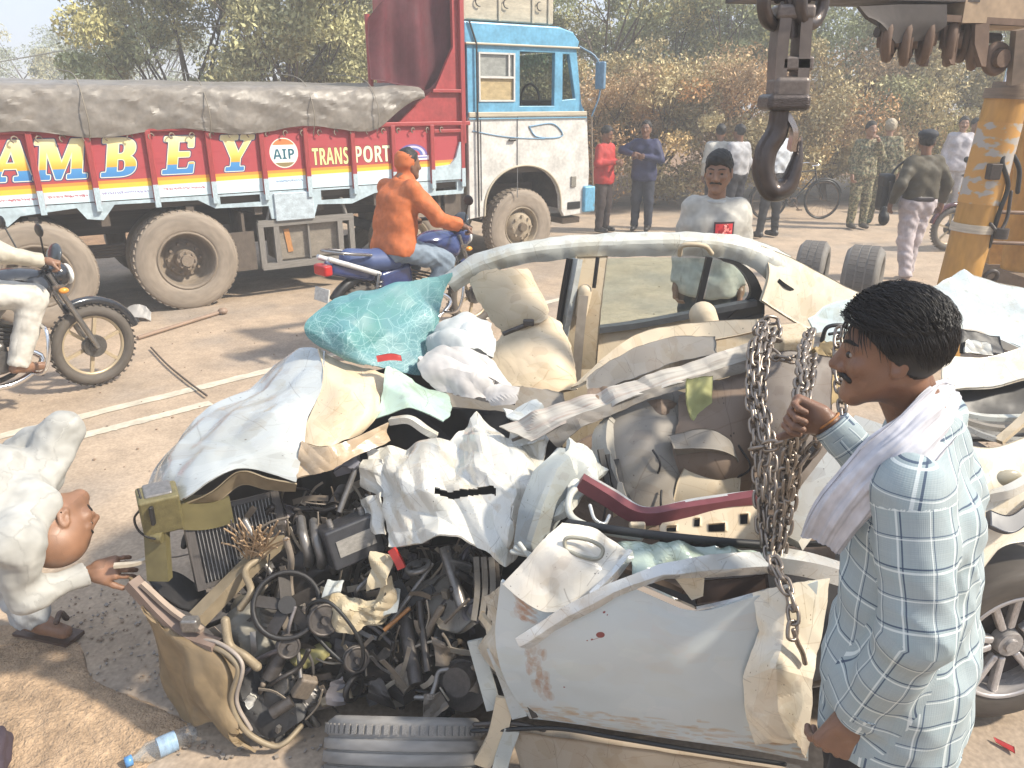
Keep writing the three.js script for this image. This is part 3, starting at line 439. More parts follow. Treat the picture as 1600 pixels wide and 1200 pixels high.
  // chassis and running gear
  put('chassis_rail', M([box(9.3, 0.24, 0.09, 0.7, 0.88, -0.75), box(9.3, 0.24, 0.09, 0.7, 0.88, -1.65), ...[-3, -1.6, -0.5, 0.8, 2, 3.2, 4.6].map((x) => box(0.1, 0.18, 0.9, x, 0.88, -1.2))]), frameMat, t);
  put('cross_bearer', M([-3.2, -2.2, -1.2, -0.6, 0.2, 0.9, 1.6, 2.3, 3.0].map((x) => box(0.08, 0.14, 2.3, x, 1.0, -1.2))), frameMat, t);
  put('leaf_spring', M([0, 1, 2, 3].map((k) => tube([V(-1.7 + k * 0.12, 0.78 - k * 0.03, -0.55), V(-0.57, 0.66 - k * 0.035, -0.55), V(0.55 - k * 0.12, 0.78 - k * 0.03, -0.55)], 0.022, 14, 6))), frameMat, t);
  put('tank', cyl(0.3, 0.3, 1.0, 1.5, 0.62, -1.95, 0, 0, Math.PI / 2), frameMat, t);
  const sb = put('side_guard', M([box(1.1, 0.07, 0.06, 1.42, 0.83, -0.03), box(1.1, 0.07, 0.06, 1.42, 0.36, -0.03), ...[0.89, 1.06, 1.8, 1.94].map((x) => box(0.06, 0.5, 0.06, x, 0.6, -0.032)), box(0.02, 0.4, 0.05, 1.43, 0.6, -0.045)]), greyBox, t);
  put('tool_box', rbox(0.72, 0.4, 0.4, 0.02, 1.43, 0.6, -0.27), mat(0.30, 0.26, 0.21, 0.85), sb); put('stay', M([rod(V(0.98, 0.85, -0.05), V(1.05, 1.05, -0.05), 0.02), rod(V(1.9, 0.85, -0.05), V(1.85, 1.05, -0.05), 0.02)]), greyBox, sb);
  put('torn_sticker', T(new THREE.BoxGeometry(0.06, 0.26, 0.004), 1.2, 0.62, -0.062, 0, 0, 0.12), mat(0.6, 0.28, 0.1, 0.8), sb);
  put('mudguard', box(0.03, 0.6, 0.55, 3.15, 0.75, -0.35), frameMat, t); put('mudguard', box(0.03, 0.6, 0.5, 0.72, 0.66, -0.3), frameMat, t); put('mud_flap', box(0.3, 0.55, 0.02, 3.38, 0.72, -0.1), frameMat, t);
  put('exhaust', cyl(0.1, 0.1, 0.7, 3.4, 0.55, -0.5, 0, 0, Math.PI / 2), frameMat, t); put('fender_flap', box(0.28, 0.42, 0.02, 0.68, 0.55, -0.05), frameMat, t);
  const tyreProf = (r0, r, w) => lathe([[r0, -w * 0.42], [r0 + 0.03, -w * 0.5], [r - 0.08, -w * 0.52], [r - 0.02, -w * 0.45], [r, -w * 0.38], [r, w * 0.38], [r - 0.02, w * 0.45], [r - 0.08, w * 0.52], [r0 + 0.03, w * 0.5], [r0, w * 0.42]], 56).rotateX(Math.PI / 2);
  const lugs = (r, w) => { const a = []; for (let i = 0; i < 44; i++) { const an = i / 44 * 6.283; for (const s of [-1, 1]) a.push(box(0.045, 0.022, w * 0.36, 0, r, s * w * 0.22, 0, s * 0.25, 0).rotateZ(an + s * 0.03)); } return a; };
  const rearWheel = (x, z, R = 0.515) => {
    const w = put('wheel', M([tyreProf(0.3, R, 0.26), ...lugs(R - 0.004, 0.26)]).translate(x, R, z), tyreMat, t);
    put('rim', T(M([lathe([[0.3, 0.1], [0.285, 0.12], [0.27, 0.1], [0.255, -0.05], [0.19, -0.09], [0.185, -0.06], [0.12, -0.05], [0.1, -0.04]], 40).rotateX(Math.PI / 2), torus(0.292, 0.014, 0, 0, 0.11)]), x, R, z), mat(0.30, 0.24, 0.18, 0.9), w);
    put('hub', T(M([cyl(0.115, 0.1, 0.16, 0, 0, 0.0, Math.PI / 2), cyl(0.07, 0.06, 0.05, 0, 0, 0.09, Math.PI / 2), ...[...Array(10)].map((_, i) => cyl(0.017, 0.017, 0.05, 0.16 * Math.cos(i * 0.628), 0.16 * Math.sin(i * 0.628), -0.04, Math.PI / 2, 0, 0, 6)), ...[...Array(8)].map((_, i) => cyl(0.012, 0.012, 0.02, 0.085 * Math.cos(i * 0.785), 0.085 * Math.sin(i * 0.785), 0.09, Math.PI / 2, 0, 0, 6))]), x, R, z), dusty, w);
    put('inner_tyre', tyreProf(0.3, R, 0.25).translate(x, R, z - 0.33), tyreMat, w);
  };
  rearWheel(0.1, -0.13); rearWheel(-1.26, -0.13); rearWheel(-2.6, -0.13);
  const frontWheel = (x, z, R = 0.495) => {
    const w = put('wheel', M([tyreProf(0.27, R, 0.25), ...lugs(R - 0.004, 0.25)]).translate(x, R, z), tyreMat, t);
    put('rim', T(M([lathe([[0.275, 0.09], [0.262, 0.115], [0.245, 0.1], [0.235, 0.03], [0.2, 0.02], [0.175, 0.09], [0.12, 0.11], [0.05, 0.115], [0.0, 0.12]], 40).rotateX(Math.PI / 2), ...[...Array(8)].map((_, i) => cyl(0.018, 0.018, 0.04, 0.145 * Math.cos(i * 0.785), 0.145 * Math.sin(i * 0.785), 0.11, Math.PI / 2, 0, 0, 6))]), x, R, z), mat(0.42, 0.34, 0.24, 0.85), w);
    put('hub', T(M([cyl(0.07, 0.055, 0.07, 0, 0, 0.13, Math.PI / 2), ...[...Array(5)].map((_, i) => cyl(0.028, 0.028, 0.012, 0.205 * Math.cos(i * 1.257), 0.205 * Math.sin(i * 1.257), 0.035, Math.PI / 2, 0, 0, 10))]), x, R, z), mat(0.2, 0.15, 0.1, 0.85), w);
  };
  frontWheel(4.38, -0.16); frontWheel(2.72, -0.16, 0.47);
  for (const x of [0.1, -1.26, -2.6, 4.38, 2.72]) put('axle', M([cyl(0.07, 0.07, 2.0, x, 0.5, -1.2, Math.PI / 2)]), frameMat, t);
  for (const [x, s] of [[0.1, 0], [-1.26, 0], [-2.6, 0], [4.38, 1], [2.72, 1]]) put('far_wheel', tyreProf(0.28, 0.5, 0.26).translate(x, 0.5, -2.2), tyreMat, t);
}
{ // tarpaulin lying over the load
  const t = base('tarpaulin', 'crumpled grey brown tarpaulin tied over the load of the red truck', 'tarpaulin', [TRUCK_AT.x, 0, TRUCK_AT.z], TRUCK_TURN);
  const nx = 170, ns = 46, pos = [], idx = [], prof = [[0.05, 1.80], [0.065, 1.90], [0.06, 2.02], [0.045, 2.13], [0.0, 2.21], [-0.12, 2.245], [-0.5, 2.26], [-1.2, 2.30], [-1.9, 2.26], [-2.3, 2.1], [-2.42, 1.85]];
  for (let i = 0; i <= nx; i++) {
    const x = lerp(-3.9, 2.92, i / nx), endT = smooth(2.2, 2.92, x);
    for (let j = 0; j <= ns; j++) {
      const q = j / ns * (prof.length - 1), k = Math.min(prof.length - 2, Math.floor(q)), f = q - k, z = cr(prof[Math.max(0, k - 1)][0], prof[k][0], prof[k + 1][0], prof[Math.min(prof.length - 1, k + 2)][0], f); let y = cr(prof[Math.max(0, k - 1)][1], prof[k][1], prof[k + 1][1], prof[Math.min(prof.length - 1, k + 2)][1], f);
      if (z > -0.3) y = lerp(y, 2.20, endT * 0.75 * (y < 2.2 ? 1 : 0));
      const sag = 0.045 * Math.sin((x + 0.2) * 4.7) * Math.exp(-Math.abs(y - 1.85) * 5);
      const w = 0.014 * creases(V(x * 0.7, y * 1.6, z), 3.2, 3) + 0.010 * creases(V(x, y * 1.3, z), 7, 1) + 0.006 * creases(V(x, y, z), 15, 2);
      pos.push(V(x, y + sag + w * 0.4, z + w * (z > -1 ? 1 : -1) * 1.1));
    }
    if (i) for (let j = 0; j < ns; j++) { const a = (i - 1) * (ns + 1) + j, b = a + ns + 1; idx.push(a, b, b + 1, a, b + 1, a + 1); }
  }
  put('sheet', fromTris(pos, idx, 0.35), mat(0.26, 0.23, 0.195, 0.6, 0, { bumpMap: lumpTex, bumpScale: 0.0015, name: 'tarp' }), t);
  for (const x of [-1.9, -0.62, 0.47, 1.55, 2.3]) put('rope', tube([V(x, 1.74, 0.05), V(x + 0.01, 1.9, 0.115), V(x, 2.08, 0.1), V(x, 2.25, -0.06), V(x, 2.33, -0.3), V(x - 0.05, 2.4, -1.2)], 0.005, 24, 6), mat(0.3, 0.26, 0.2, 0.9), t);
}
// ================================================================ motorcycles and the bicycle (built along +x, wheels on the ground)
function motorcycle(label, pos, turn, c, o = {}) {
  const t = base('motorcycle', label, 'motorcycle', pos, turn, 'motorcycles on the road'), R = 0.315, WB = 1.27;
  const paint = mat(...c, 0.25, 0.1, { clearcoat: 0.8, name: 'moto' }), alloy = o.alloy ?? mat(0.62, 0.5, 0.33, 0.5, 0.3), eng = mat(0.16, 0.15, 0.14, 0.45, 0.6), dustTyre = mat(0.13, 0.11, 0.09, 0.95);
  for (const [x, n] of [[0, 'rear_wheel'], [WB, 'front_wheel']]) {
    const w = put(n, M([torus(R - 0.045, 0.045, x, R, 0, 0, 0, 0, 48, 10), ...[...Array(40)].map((_, i) => box(0.018, 0.008, 0.07, 0, R, 0).rotateZ(i * 0.157).translate(x, R, 0))]), dustTyre, t);
    put('rim', M([torus(R - 0.088, 0.016, x, R, 0, 0, 0, 0, 44, 8)]), alloy, w);
    put('spokes', M([...Array(6)].map((_, i) => { const a = i * 1.047 + 0.3; return box(0.20, 0.026, 0.02, 0.12, 0, 0).rotateZ(a).translate(x, R, 0); })), alloy, w);
    put('hub', M([cyl(0.05, 0.05, 0.1, x, R, 0, Math.PI / 2), n === 'front_wheel' ? cyl(0.085, 0.085, 0.05, x, R, 0.02, Math.PI / 2) : cyl(0.07, 0.07, 0.06, x, R, 0, Math.PI / 2)]), eng, w);
  }
  const fork = put('fork', M([rod(V(WB, R, 0.085), V(WB - 0.24, 0.92, 0.085), 0.022, 0.018), rod(V(WB, R, -0.085), V(WB - 0.24, 0.92, -0.085), 0.022, 0.018), box(0.08, 0.03, 0.22, WB - 0.2, 0.82, 0)]), steel, t);
  put('handlebar', tube([V(0.92, 1.03, 0.36), V(0.98, 1.05, 0.22), V(1.03, 0.96, 0.08), V(1.03, 0.96, -0.08), V(0.98, 1.05, -0.22), V(0.92, 1.03, -0.36)], 0.012, 30), darkSteel, fork);
  for (const s of [1, -1]) { put('grip', rod(V(0.92, 1.03, s * 0.36), V(0.965, 1.045, s * 0.25), 0.018), black, fork); put('mirror', M([rod(V(0.98, 1.05, s * 0.22), V(0.95, 1.24, s * 0.30), 0.006), sph(0.014, 0.045, 0.062, 0.945, 1.26, s * 0.31)]), black, fork); put('indicator', sph(0.035, 0.022, 0.025, 1.08, 0.80, s * 0.16), plain(0.7, 0.28, 0.03, 0.3), fork); }
  put('headlight', M([sph(0.085, 0.095, 0.105, 1.12, 0.89, 0)]), paint, t); put('headlight_lens', sph(0.03, 0.075, 0.085, 1.19, 0.885, 0), plain(0.75, 0.77, 0.75, 0.1), t);
  put('visor', T(M([sph(0.03, 0.1, 0.11, 0, 0, 0)]), 1.12, 1.02, 0, 0, 0, -0.4), plain(0.05, 0.06, 0.07, 0.15), t);
  put('front_fender', torus(R + 0.03, 0.035, WB, R, 0, 0, 0, 0.25, 26, 8, 1.75), paint, t);
  put('tank', solid([ell(V(0.80, 0.86, 0), V(0, 0, 1), V(0, 1, 0), V(1, 0, 0), 0.135, 0.125, 0.25, 0.05), cap(V(0.62, 0.80, 0), V(0.95, 0.84, 0), 0.09, 0.1, 0.06), ell(V(0.95, 0.80, 0), V(0, 0, 1), V(0, 1, 0), V(1, 0, 0), 0.15, 0.09, 0.1, 0.05)], 0.014), paint, t);
  put('seat', solid([cap(V(0.58, 0.79, 0), V(0.2, 0.80, 0), 0.09, 0.095, 0.03), cap(V(0.2, 0.80, 0), V(-0.12, 0.86, 0), 0.09, 0.08, 0.05), cap(V(0.3, 0.79, 0.06), V(0.05, 0.82, 0.06), 0.07, 0.07, 0.04), cap(V(0.3, 0.79, -0.06), V(0.05, 0.82, -0.06), 0.07, 0.07, 0.04)], 0.016), mat(...(o.seat ?? [0.03, 0.03, 0.03]), 0.7), t);
  put('side_panel', M([rbox(0.36, 0.2, 0.2, 0.05, 0.3, 0.64, 0, 0, 0, 0.15), rbox(0.46, 0.11, 0.16, 0.04, -0.12, 0.75, 0, 0, 0, -0.28)]), paint, t);
  if (o.stripe) put('stripe', M([tube([V(0.1, 0.71, 0.105), V(-0.1, 0.79, 0.10), V(-0.35, 0.89, 0.08)], 0.022, 16), tube([V(0.1, 0.71, -0.105), V(-0.1, 0.79, -0.10), V(-0.35, 0.89, -0.08)], 0.022, 16)]), mat(0.75, 0.75, 0.75, 0.4), t);
  put('rear_fender', torus(R + 0.05, 0.045, 0, R, 0, 0, 0, 1.0, 26, 8, 1.5), black, t);
  put('tail_lamp', rbox(0.08, 0.09, 0.17, 0.02, -0.37, 0.80, 0), plain(0.45, 0.02, 0.02, 0.2), t); put('number_plate', rbox(0.015, 0.11, 0.2, 0.004, -0.40, 0.60, 0, 0, 0, -0.2), mat(0.7, 0.7, 0.66, 0.5), t);
  put('grab_rail', tube([V(0.02, 0.88, 0.12), V(-0.25, 0.93, 0.12), V(-0.36, 0.95, 0), V(-0.25, 0.93, -0.12), V(0.02, 0.88, -0.12)], 0.012, 24), steel, t);
  put('frame', M([tube([V(1.02, 0.92, 0), V(0.7, 0.74, 0), V(0.3, 0.72, 0), V(-0.3, 0.78, 0)], 0.022, 20), tube([V(1.0, 0.85, 0), V(0.86, 0.42, 0), V(0.7, 0.24, 0), V(0.3, 0.25, 0), V(0.25, 0.68, 0)], 0.02, 24), rod(V(0.3, 0.36, 0.07), V(0, R, 0.1), 0.022), rod(V(0.3, 0.36, -0.07), V(0, R, -0.1), 0.022)]), black, t);
  put('engine', M([rbox(0.34, 0.24, 0.26, 0.05, 0.5, 0.40, 0), ...[...Array(6)].map((_, i) => rbox(0.2, 0.016, 0.18, 0.004, 0.68, 0.47 + i * 0.03, 0, 0, 0, -0.3)), cyl(0.1, 0.1, 0.3, 0.46, 0.40, 0, Math.PI / 2), cyl(0.075, 0.075, 0.31, 0.62, 0.38, 0, Math.PI / 2)]), eng, t);
  put('exhaust', M([tube([V(0.72, 0.46, 0.1), V(0.86, 0.34, 0.13), V(0.66, 0.22, 0.15), V(0.3, 0.25, 0.16)], 0.022, 24), rod(V(0.3, 0.25, 0.16), V(-0.34, 0.34, 0.17), 0.038, 0.048)]), chrome, t);
  for (const s of [1, -1]) { put('shock', M([rod(V(-0.02, R + 0.02, s * 0.14), V(0.08, 0.72, s * 0.13), 0.014), ...[...Array(7)].map((_, i) => torus(0.03, 0.007, 0.01 + i * 0.01, 0.45 + i * 0.034, s * 0.137, Math.PI / 2, 0, 0, 12, 5))]), steel, t); put('foot_peg', rod(V(0.52, 0.29, s * 0.1), V(0.52, 0.29, s * 0.25), 0.014), black, t); }
  put('leg_guard', tube([V(0.84, 0.62, 0.05), V(0.86, 0.58, 0.3), V(0.8, 0.3, 0.3), V(0.74, 0.26, 0.05)], 0.014, 24), chrome, t); put('side_stand', rod(V(0.36, 0.25, -0.1), V(0.26, 0.03, -0.22), 0.012), black, t);
  put('chain_cover', rbox(0.42, 0.07, 0.03, 0.02, 0.14, 0.35, -0.1), black, t);
  return t;
}
const ROAD_TURN = 52 * Math.PI / 180;
const mL = onY(158, 603), dirOf = (a) => V(Math.cos(a), 0, -Math.sin(a));
const motoLeftPos = mL.clone().addScaledVector(dirOf(ROAD_TURN), -1.27);
motorcycle('black motorcycle with tan alloy wheels ridden past the rear wheels of the truck', [motoLeftPos.x, 0.02, motoLeftPos.z], ROAD_TURN, [0.02, 0.022, 0.028]);
const motoOrangePos = V(-1.26, 0, -6.37);
const ORANGE_TURN = 46 * Math.PI / 180;
motorcycle('blue and white motorcycle ridden by the person in orange', [motoOrangePos.x, 0.02, motoOrangePos.z], ORANGE_TURN, [0.03, 0.05, 0.18], { stripe: true, seat: [0.07, 0.11, 0.26] });
{ const p = onY(1478, 393); const tn = 12 * Math.PI / 180, q = p.clone().addScaledVector(dirOf(Math.PI + tn), -1.27); motorcycle('dark red motorcycle parked behind the orange crane cylinder', [q.x, 0.02, q.z], Math.PI + tn, [0.10, 0.015, 0.02]); }
{ // bicycle leaning on its stand beside the men in camouflage
  const p = onY(1283, 344), t = base('bicycle', 'old black bicycle standing beside the man in camouflage', 'bicycle', [p.x - 0.62, 0.01, p.z], 0.12), R = 0.34, thin = mat(0.03, 0.03, 0.03, 0.5), rust = mat(0.25, 0.18, 0.13, 0.5, 0.6);
  for (const [x, n] of [[-0.42, 'rear_wheel'], [0.62, 'front_wheel']]) { const w = put(n, torus(R, 0.019, x, R + 0.02, 0, 0, 0, 0, 48, 8), thin, t); put('spokes', M([...Array(18)].map((_, i) => rod(V(x, R + 0.02, 0), V(x + R * Math.cos(i * 0.349), R + 0.02 + R * Math.sin(i * 0.349), 0), 0.002, 0.002, 4))), rust, w); put('rim', torus(R - 0.025, 0.009, x, R + 0.02, 0, 0, 0, 0, 44, 6), rust, w); put('mudguard', torus(R + 0.035, 0.016, x, R + 0.02, 0, 0, 0, n === 'rear_wheel' ? 0.8 : 0.3, 24, 6, 2.2), thin, w); }
  const A = V(0.40, 0.88, 0), B = V(-0.16, 0.84, 0), C = V(0.03, 0.32, 0);
  put('frame', M([rod(A, B, 0.014), rod(V(0.42, 0.78, 0), C, 0.016), rod(B, C, 0.014), rod(B, V(-0.42, 0.36, 0), 0.009), rod(C, V(-0.42, 0.36, 0), 0.01)]), thin, t);
  put('fork', M([rod(V(0.39, 0.96, 0), V(0.46, 0.70, 0), 0.014), rod(V(0.46, 0.70, 0.04), V(0.62, 0.36, 0.04), 0.01), rod(V(0.46, 0.70, -0.04), V(0.62, 0.36, -0.04), 0.01)]), thin, t);
  put('handlebar', tube([V(0.2, 0.98, 0.27), V(0.36, 1.0, 0.24), V(0.44, 1.0, 0), V(0.36, 1.0, -0.24), V(0.2, 0.98, -0.27)], 0.011, 26), chrome, t);
  put('saddle', solid([cap(V(-0.24, 0.96, 0.05), V(-0.02, 0.95, 0), 0.05, 0.022, 0.03), cap(V(-0.24, 0.96, -0.05), V(-0.02, 0.95, 0), 0.05, 0.022, 0.03)], 0.012), mat(0.08, 0.05, 0.03, 0.7), t); put('seat_post', rod(V(-0.16, 0.84, 0), V(-0.17, 0.94, 0), 0.012), rust, t);
  put('carrier', M([box(0.34, 0.012, 0.14, -0.42, 0.80, 0), rod(V(-0.56, 0.80, 0.06), V(-0.42, 0.36, 0.06), 0.007), rod(V(-0.56, 0.80, -0.06), V(-0.42, 0.36, -0.06), 0.007)]), rust, t);
  put('crank', M([torus(0.08, 0.008, 0.03, 0.32, 0.05), rod(V(0.03, 0.32, 0.07), V(0.14, 0.20, 0.07), 0.01), box(0.09, 0.02, 0.06, 0.14, 0.19, 0.11), rod(V(0.03, 0.32, -0.07), V(-0.08, 0.44, -0.07), 0.01), box(0.09, 0.02, 0.06, -0.08, 0.45, -0.11)]), rust, t);
}
// ================================================================ the crane: boom overhead, orange lifting cylinders, hook block
{
  const foot = at(1530, 450, 6.3); foot.y = 0;
  const t = base('crane', 'orange and brown mobile crane with boom overhead and upright lifting cylinder', 'crane', [foot.x, 0, foot.z]);
  const orange = mat(0.60, 0.32, 0.075, 0.55, 0, { name: 'orange' }), brown = mat(0.26, 0.19, 0.135, 0.75), dark = mat(0.085, 0.07, 0.062, 0.7, 0.3), rusty = mat(0.17, 0.105, 0.07, 0.85, 0.2);
  const W = (n, g, m, l) => inWorld(n, g, m, t, l);
  const c0 = at(1490, 470, 6.3), c1 = at(1574, 150, 6.3), ax = c1.clone().sub(c0).normalize();
  const seg = (a, b) => [c0.clone().lerp(c1, a), c0.clone().lerp(c1, b)];
  W('cylinder', rod(...seg(-0.9, 1), 0.155, 0.15, 28), orange, 'orange hydraulic cylinder, paint worn at the base');
  W('cylinder_collar', M([rod(...seg(0.985, 1.03), 0.165, 0.165, 28), rod(...seg(1.03, 1.06), 0.12, 0.12, 24)]), brown);
  W('cylinder_band', rod(...seg(0.36, 0.40), 0.168, 0.166, 28), mat(0.66, 0.58, 0.46, 0.7));
  W('faded_wrap', rod(...seg(0.5, 0.88), 0.1575, 0.1535, 28), mat(0.85, 0.85, 0.85, 0.6, 0, { map: dataTex(256, (u, v) => { const n = loop(u, v, 6, 3, 4), k = smooth(-0.02, 0.14, n); return [lerp(0.80, 0.70, k), lerp(0.60, 0.68, k), lerp(0.32, 0.66, k)]; }), name: 'wrap' }));
  W('piston_rod', rod(...seg(1.05, 1.9), 0.062, 0.062, 20), chrome);
  W('rear_column', rod(at(1590, 470, 6.7), at(1640, 120, 6.7), 0.17, 0.16, 24), orange);
  W('mast_plate', bar([at(1570, 520, 6.95), at(1610, 230, 6.95)], 0.5, 0.05, V(0, 0, 1)), mat(0.55, 0.30, 0.09, 0.65));
  for (const y of [330, 378]) W('cross_pipe', rod(at(1530, y, 6.25), at(1640, y + 4, 6.5), 0.016), rusty);
  W('hose', tube([[1545, 385, 6.2], [1562, 330, 6.15], [1575, 290, 6.15], [1566, 250, 6.15], [1576, 236, 6.2], [1592, 262, 6.2], [1590, 300, 6.2]], 0.018, 60), black); W('hose', tube([[1548, 350, 6.15], [1560, 362, 6.12], [1572, 345, 6.15], [1580, 300, 6.18]], 0.014, 40), dark);
  W('valve', cyl(0.05, 0.05, 0.08).translate(...at(1565, 365, 6.12).toArray()), dark); W('valve_box', rbox(0.09, 0.12, 0.08, 0.01).translate(...at(1552, 268, 6.15).toArray()), dark);
  W('base_ring', torus(0.05, 0.018, 0, 0, 0, 0.3).translate(...at(1548, 432, 6.14).toArray()), dark);
  W('base_frame', box(3.2, 0.5, 1.0).translate(foot.x + 2.0, 0.45, foot.z - 0.3), brown);
  // the boom: a box girder that runs to the right, with the sheave nest below its tip
  const b0 = at(1195, -10, 4.6), b1 = at(1480, 0, 5.0), b2 = at(1760, 60, 5.3);
  W('boom', bar([at(1462, -34, 5.1), at(1600, -30, 5.3), at(1900, -20, 5.6)], 0.5, 0.52, V(0, 1, 0)), mat(0.42, 0.30, 0.19, 0.7));
  W('boom_lip', bar([at(1460, 28, 4.84), at(1600, 36, 5.02), at(1900, 50, 5.3)], 0.05, 0.035), rusty);
  W('boom_head', bar([at(1160, -22, 4.7), at(1340, -16, 4.9), at(1500, -12, 5.05)], 0.34, 0.14), dark);
  for (const k of [0, 1]) W('head_plate', sheet([[[1338, 12, 4.75 + 0.34 * k], [1400, 8, 4.8 + 0.34 * k], [1475, 8, 4.85 + 0.34 * k]], [[1352, 30, 4.75 + 0.34 * k], [1405, 40, 4.8 + 0.34 * k], [1475, 40, 4.85 + 0.34 * k]], [[1372, 42, 4.75 + 0.34 * k], [1395, 68, 4.8 + 0.34 * k], [1440, 60, 4.85 + 0.34 * k]]], { nu: 10, nv: 8, thick: 0.025, linear: true, crease: 0.5 }), dark);
  const sheave = (px, py, D, r, turn) => { const g = M([torus(r, 0.028, 0, 0, 0, 0, 0, 0, 34, 8), torus(r - 0.035, 0.02, 0, 0, 0.02, 0, 0, 0, 30, 6), torus(r - 0.035, 0.02, 0, 0, -0.02, 0, 0, 0, 30, 6), cyl(0.05, 0.05, 0.12, 0, 0, 0, Math.PI / 2), ...[...Array(5)].map((_, i) => box(0.03, r, 0.02, 0, r / 2, 0).rotateZ(i * 1.257))]); g.rotateY(turn); const p = at(px, py, D); W('sheave', g.translate(p.x, p.y, p.z), rusty); };
  sheave(1390, 60, 4.86, 0.105, 1.0); sheave(1418, 62, 4.9, 0.12, 1.05); sheave(1446, 58, 4.95, 0.13, 1.25); sheave(1486, 62, 5.0, 0.125, 1.1); sheave(1525, 66, 5.05, 0.135, 1.0); sheave(1505, 58, 5.1, 0.12, 1.3); sheave(1556, 92, 5.0, 0.07, 0.25);
  W('sheave_pin', rod(at(1370, 50, 4.85), at(1560, 60, 5.1), 0.03), dark);
  for (const [x, y, l] of [[1440, 60, 44], [1482, 62, 40], [1530, 60, 45]]) W('sheave_cheek', sheet([[[x - 12, y - 22, 4.93], [x + 10, y - 22, 4.95]], [[x - 13, y + 10, 4.93], [x + 9, y + 10, 4.95]], [[x - 4, y + l, 4.93], [x + 3, y + l, 4.95]]], { nu: 6, nv: 8, thick: 0.03, linear: true, crease: 0.6 }), rusty);
  W('boom_bracket', bar([at(1600, 45, 4.95), at(1592, 130, 4.98)], 0.06, 0.12, V(1, 0, 0)), brown);
}
{ // hook block on its shackle
  const p = at(1215, 250, 3.1), t = base('crane_hook', 'heavy dark steel crane hook hanging from a shackle over the wreck', 'hook', [p.x, p.y, p.z]);
  const dark = mat(0.105, 0.085, 0.078, 0.45, 0.6, { bumpMap: lumpTex, bumpScale: 0.002, name: 'hook' }), W = (n, g, m) => inWorld(n, g, m, t), D = 3.1;
  // hook: a thick tapering J with its bright worn throat
  const path = [[1218, 170, 28, 36], [1214, 205, 34, 38], [1197, 236, 34, 40], [1193, 272, 34, 44], [1207, 298, 34, 48], [1228, 292, 32, 40], [1243, 258, 22, 30], [1249, 226, 10, 14], [1252, 212, 3, 4]];
  const cv = new THREE.CatmullRomCurve3(path.map(([x, y]) => at(x, y, D)), false, 'centripetal'), n = 90, mseg = 20, pos = [], idx = [], s = 3.0 / 1200;
  const rad = (tt, k) => { const q = tt * (path.length - 1), i = Math.min(path.length - 2, Math.floor(q)); return lerp(path[i][k], path[i + 1][k], q - i) * s * 0.5; };
  for (let i = 0; i <= n; i++) {
    const q = cv.getPoint(i / n), tan = cv.getTangent(i / n), side = V(0, 0, 1), out = tan.clone().cross(side).normalize(), dep = tan.clone().cross(out).normalize();
    for (let j = 0; j < mseg; j++) { const a = j / mseg * 6.283; const e = 1 - 0.25 * Math.max(0, Math.cos(a)); pos.push(q.clone().addScaledVector(out, Math.cos(a) * rad(i / n, 2)).addScaledVector(dep, Math.sin(a) * rad(i / n, 3) * 0.85 * e)); }
    if (i) for (let j = 0; j < mseg; j++) { const a = (i - 1) * mseg + j, b = (i - 1) * mseg + (j + 1) % mseg; idx.push(a, a + mseg, b + mseg, a, b + mseg, b); }
  }
  W('hook', fromTris(pos, idx, 2), dark);
  W('latch', bar([[1228, 178, D], [1240, 205, D - 0.01], [1236, 235, D]], 0.02, 0.05, V(0, 0, 1)), mat(0.55, 0.48, 0.44, 0.35, 0.8));
  W('hook_nut', M([rbox(0.16, 0.06, 0.16, 0.02).translate(...at(1224, 160, D).toArray())]), dark);
  W('link_plate', M([bar([at(1213, 158, D), at(1215, 90, D), at(1222, 25, D)], 0.1, 0.042, V(1, 0, 0)), bar([at(1246, 158, D), at(1250, 90, D), at(1254, 25, D)], 0.1, 0.042, V(1, 0, 0))]), mat(0.20, 0.165, 0.145, 0.55, 0.4));
  W('link_block', M([rbox(0.135, 0.1, 0.12, 0.02).translate(...at(1230, 142, D).toArray()), rbox(0.12, 0.05, 0.1, 0.01).translate(...at(1240, 100, D).toArray()), rbox(0.14, 0.05, 0.11, 0.015).translate(...at(1238, 20, D).toArray())]), mat(0.20, 0.165, 0.145, 0.55, 0.4));
  for (const x of [1212, 1268]) W('shackle', T(torus(0.075, 0.026, 0, 0, 0), 0, 0, 0, 0, 0.7, 0).translate(...at(x, 2, D).toArray()), dark);
  W('shackle_bar', M([rod(at(1235, 60, D), at(1238, -60, D), 0.03), rod(at(1205, -12, D), at(1275, -12, D), 0.03)]), dark);
  W('hoist_rope', M([rod(at(1215, 0, D), at(1222, -160, D + 0.9), 0.014), rod(at(1262, 0, D), at(1262, -160, D + 0.9), 0.014)]), dark);
}
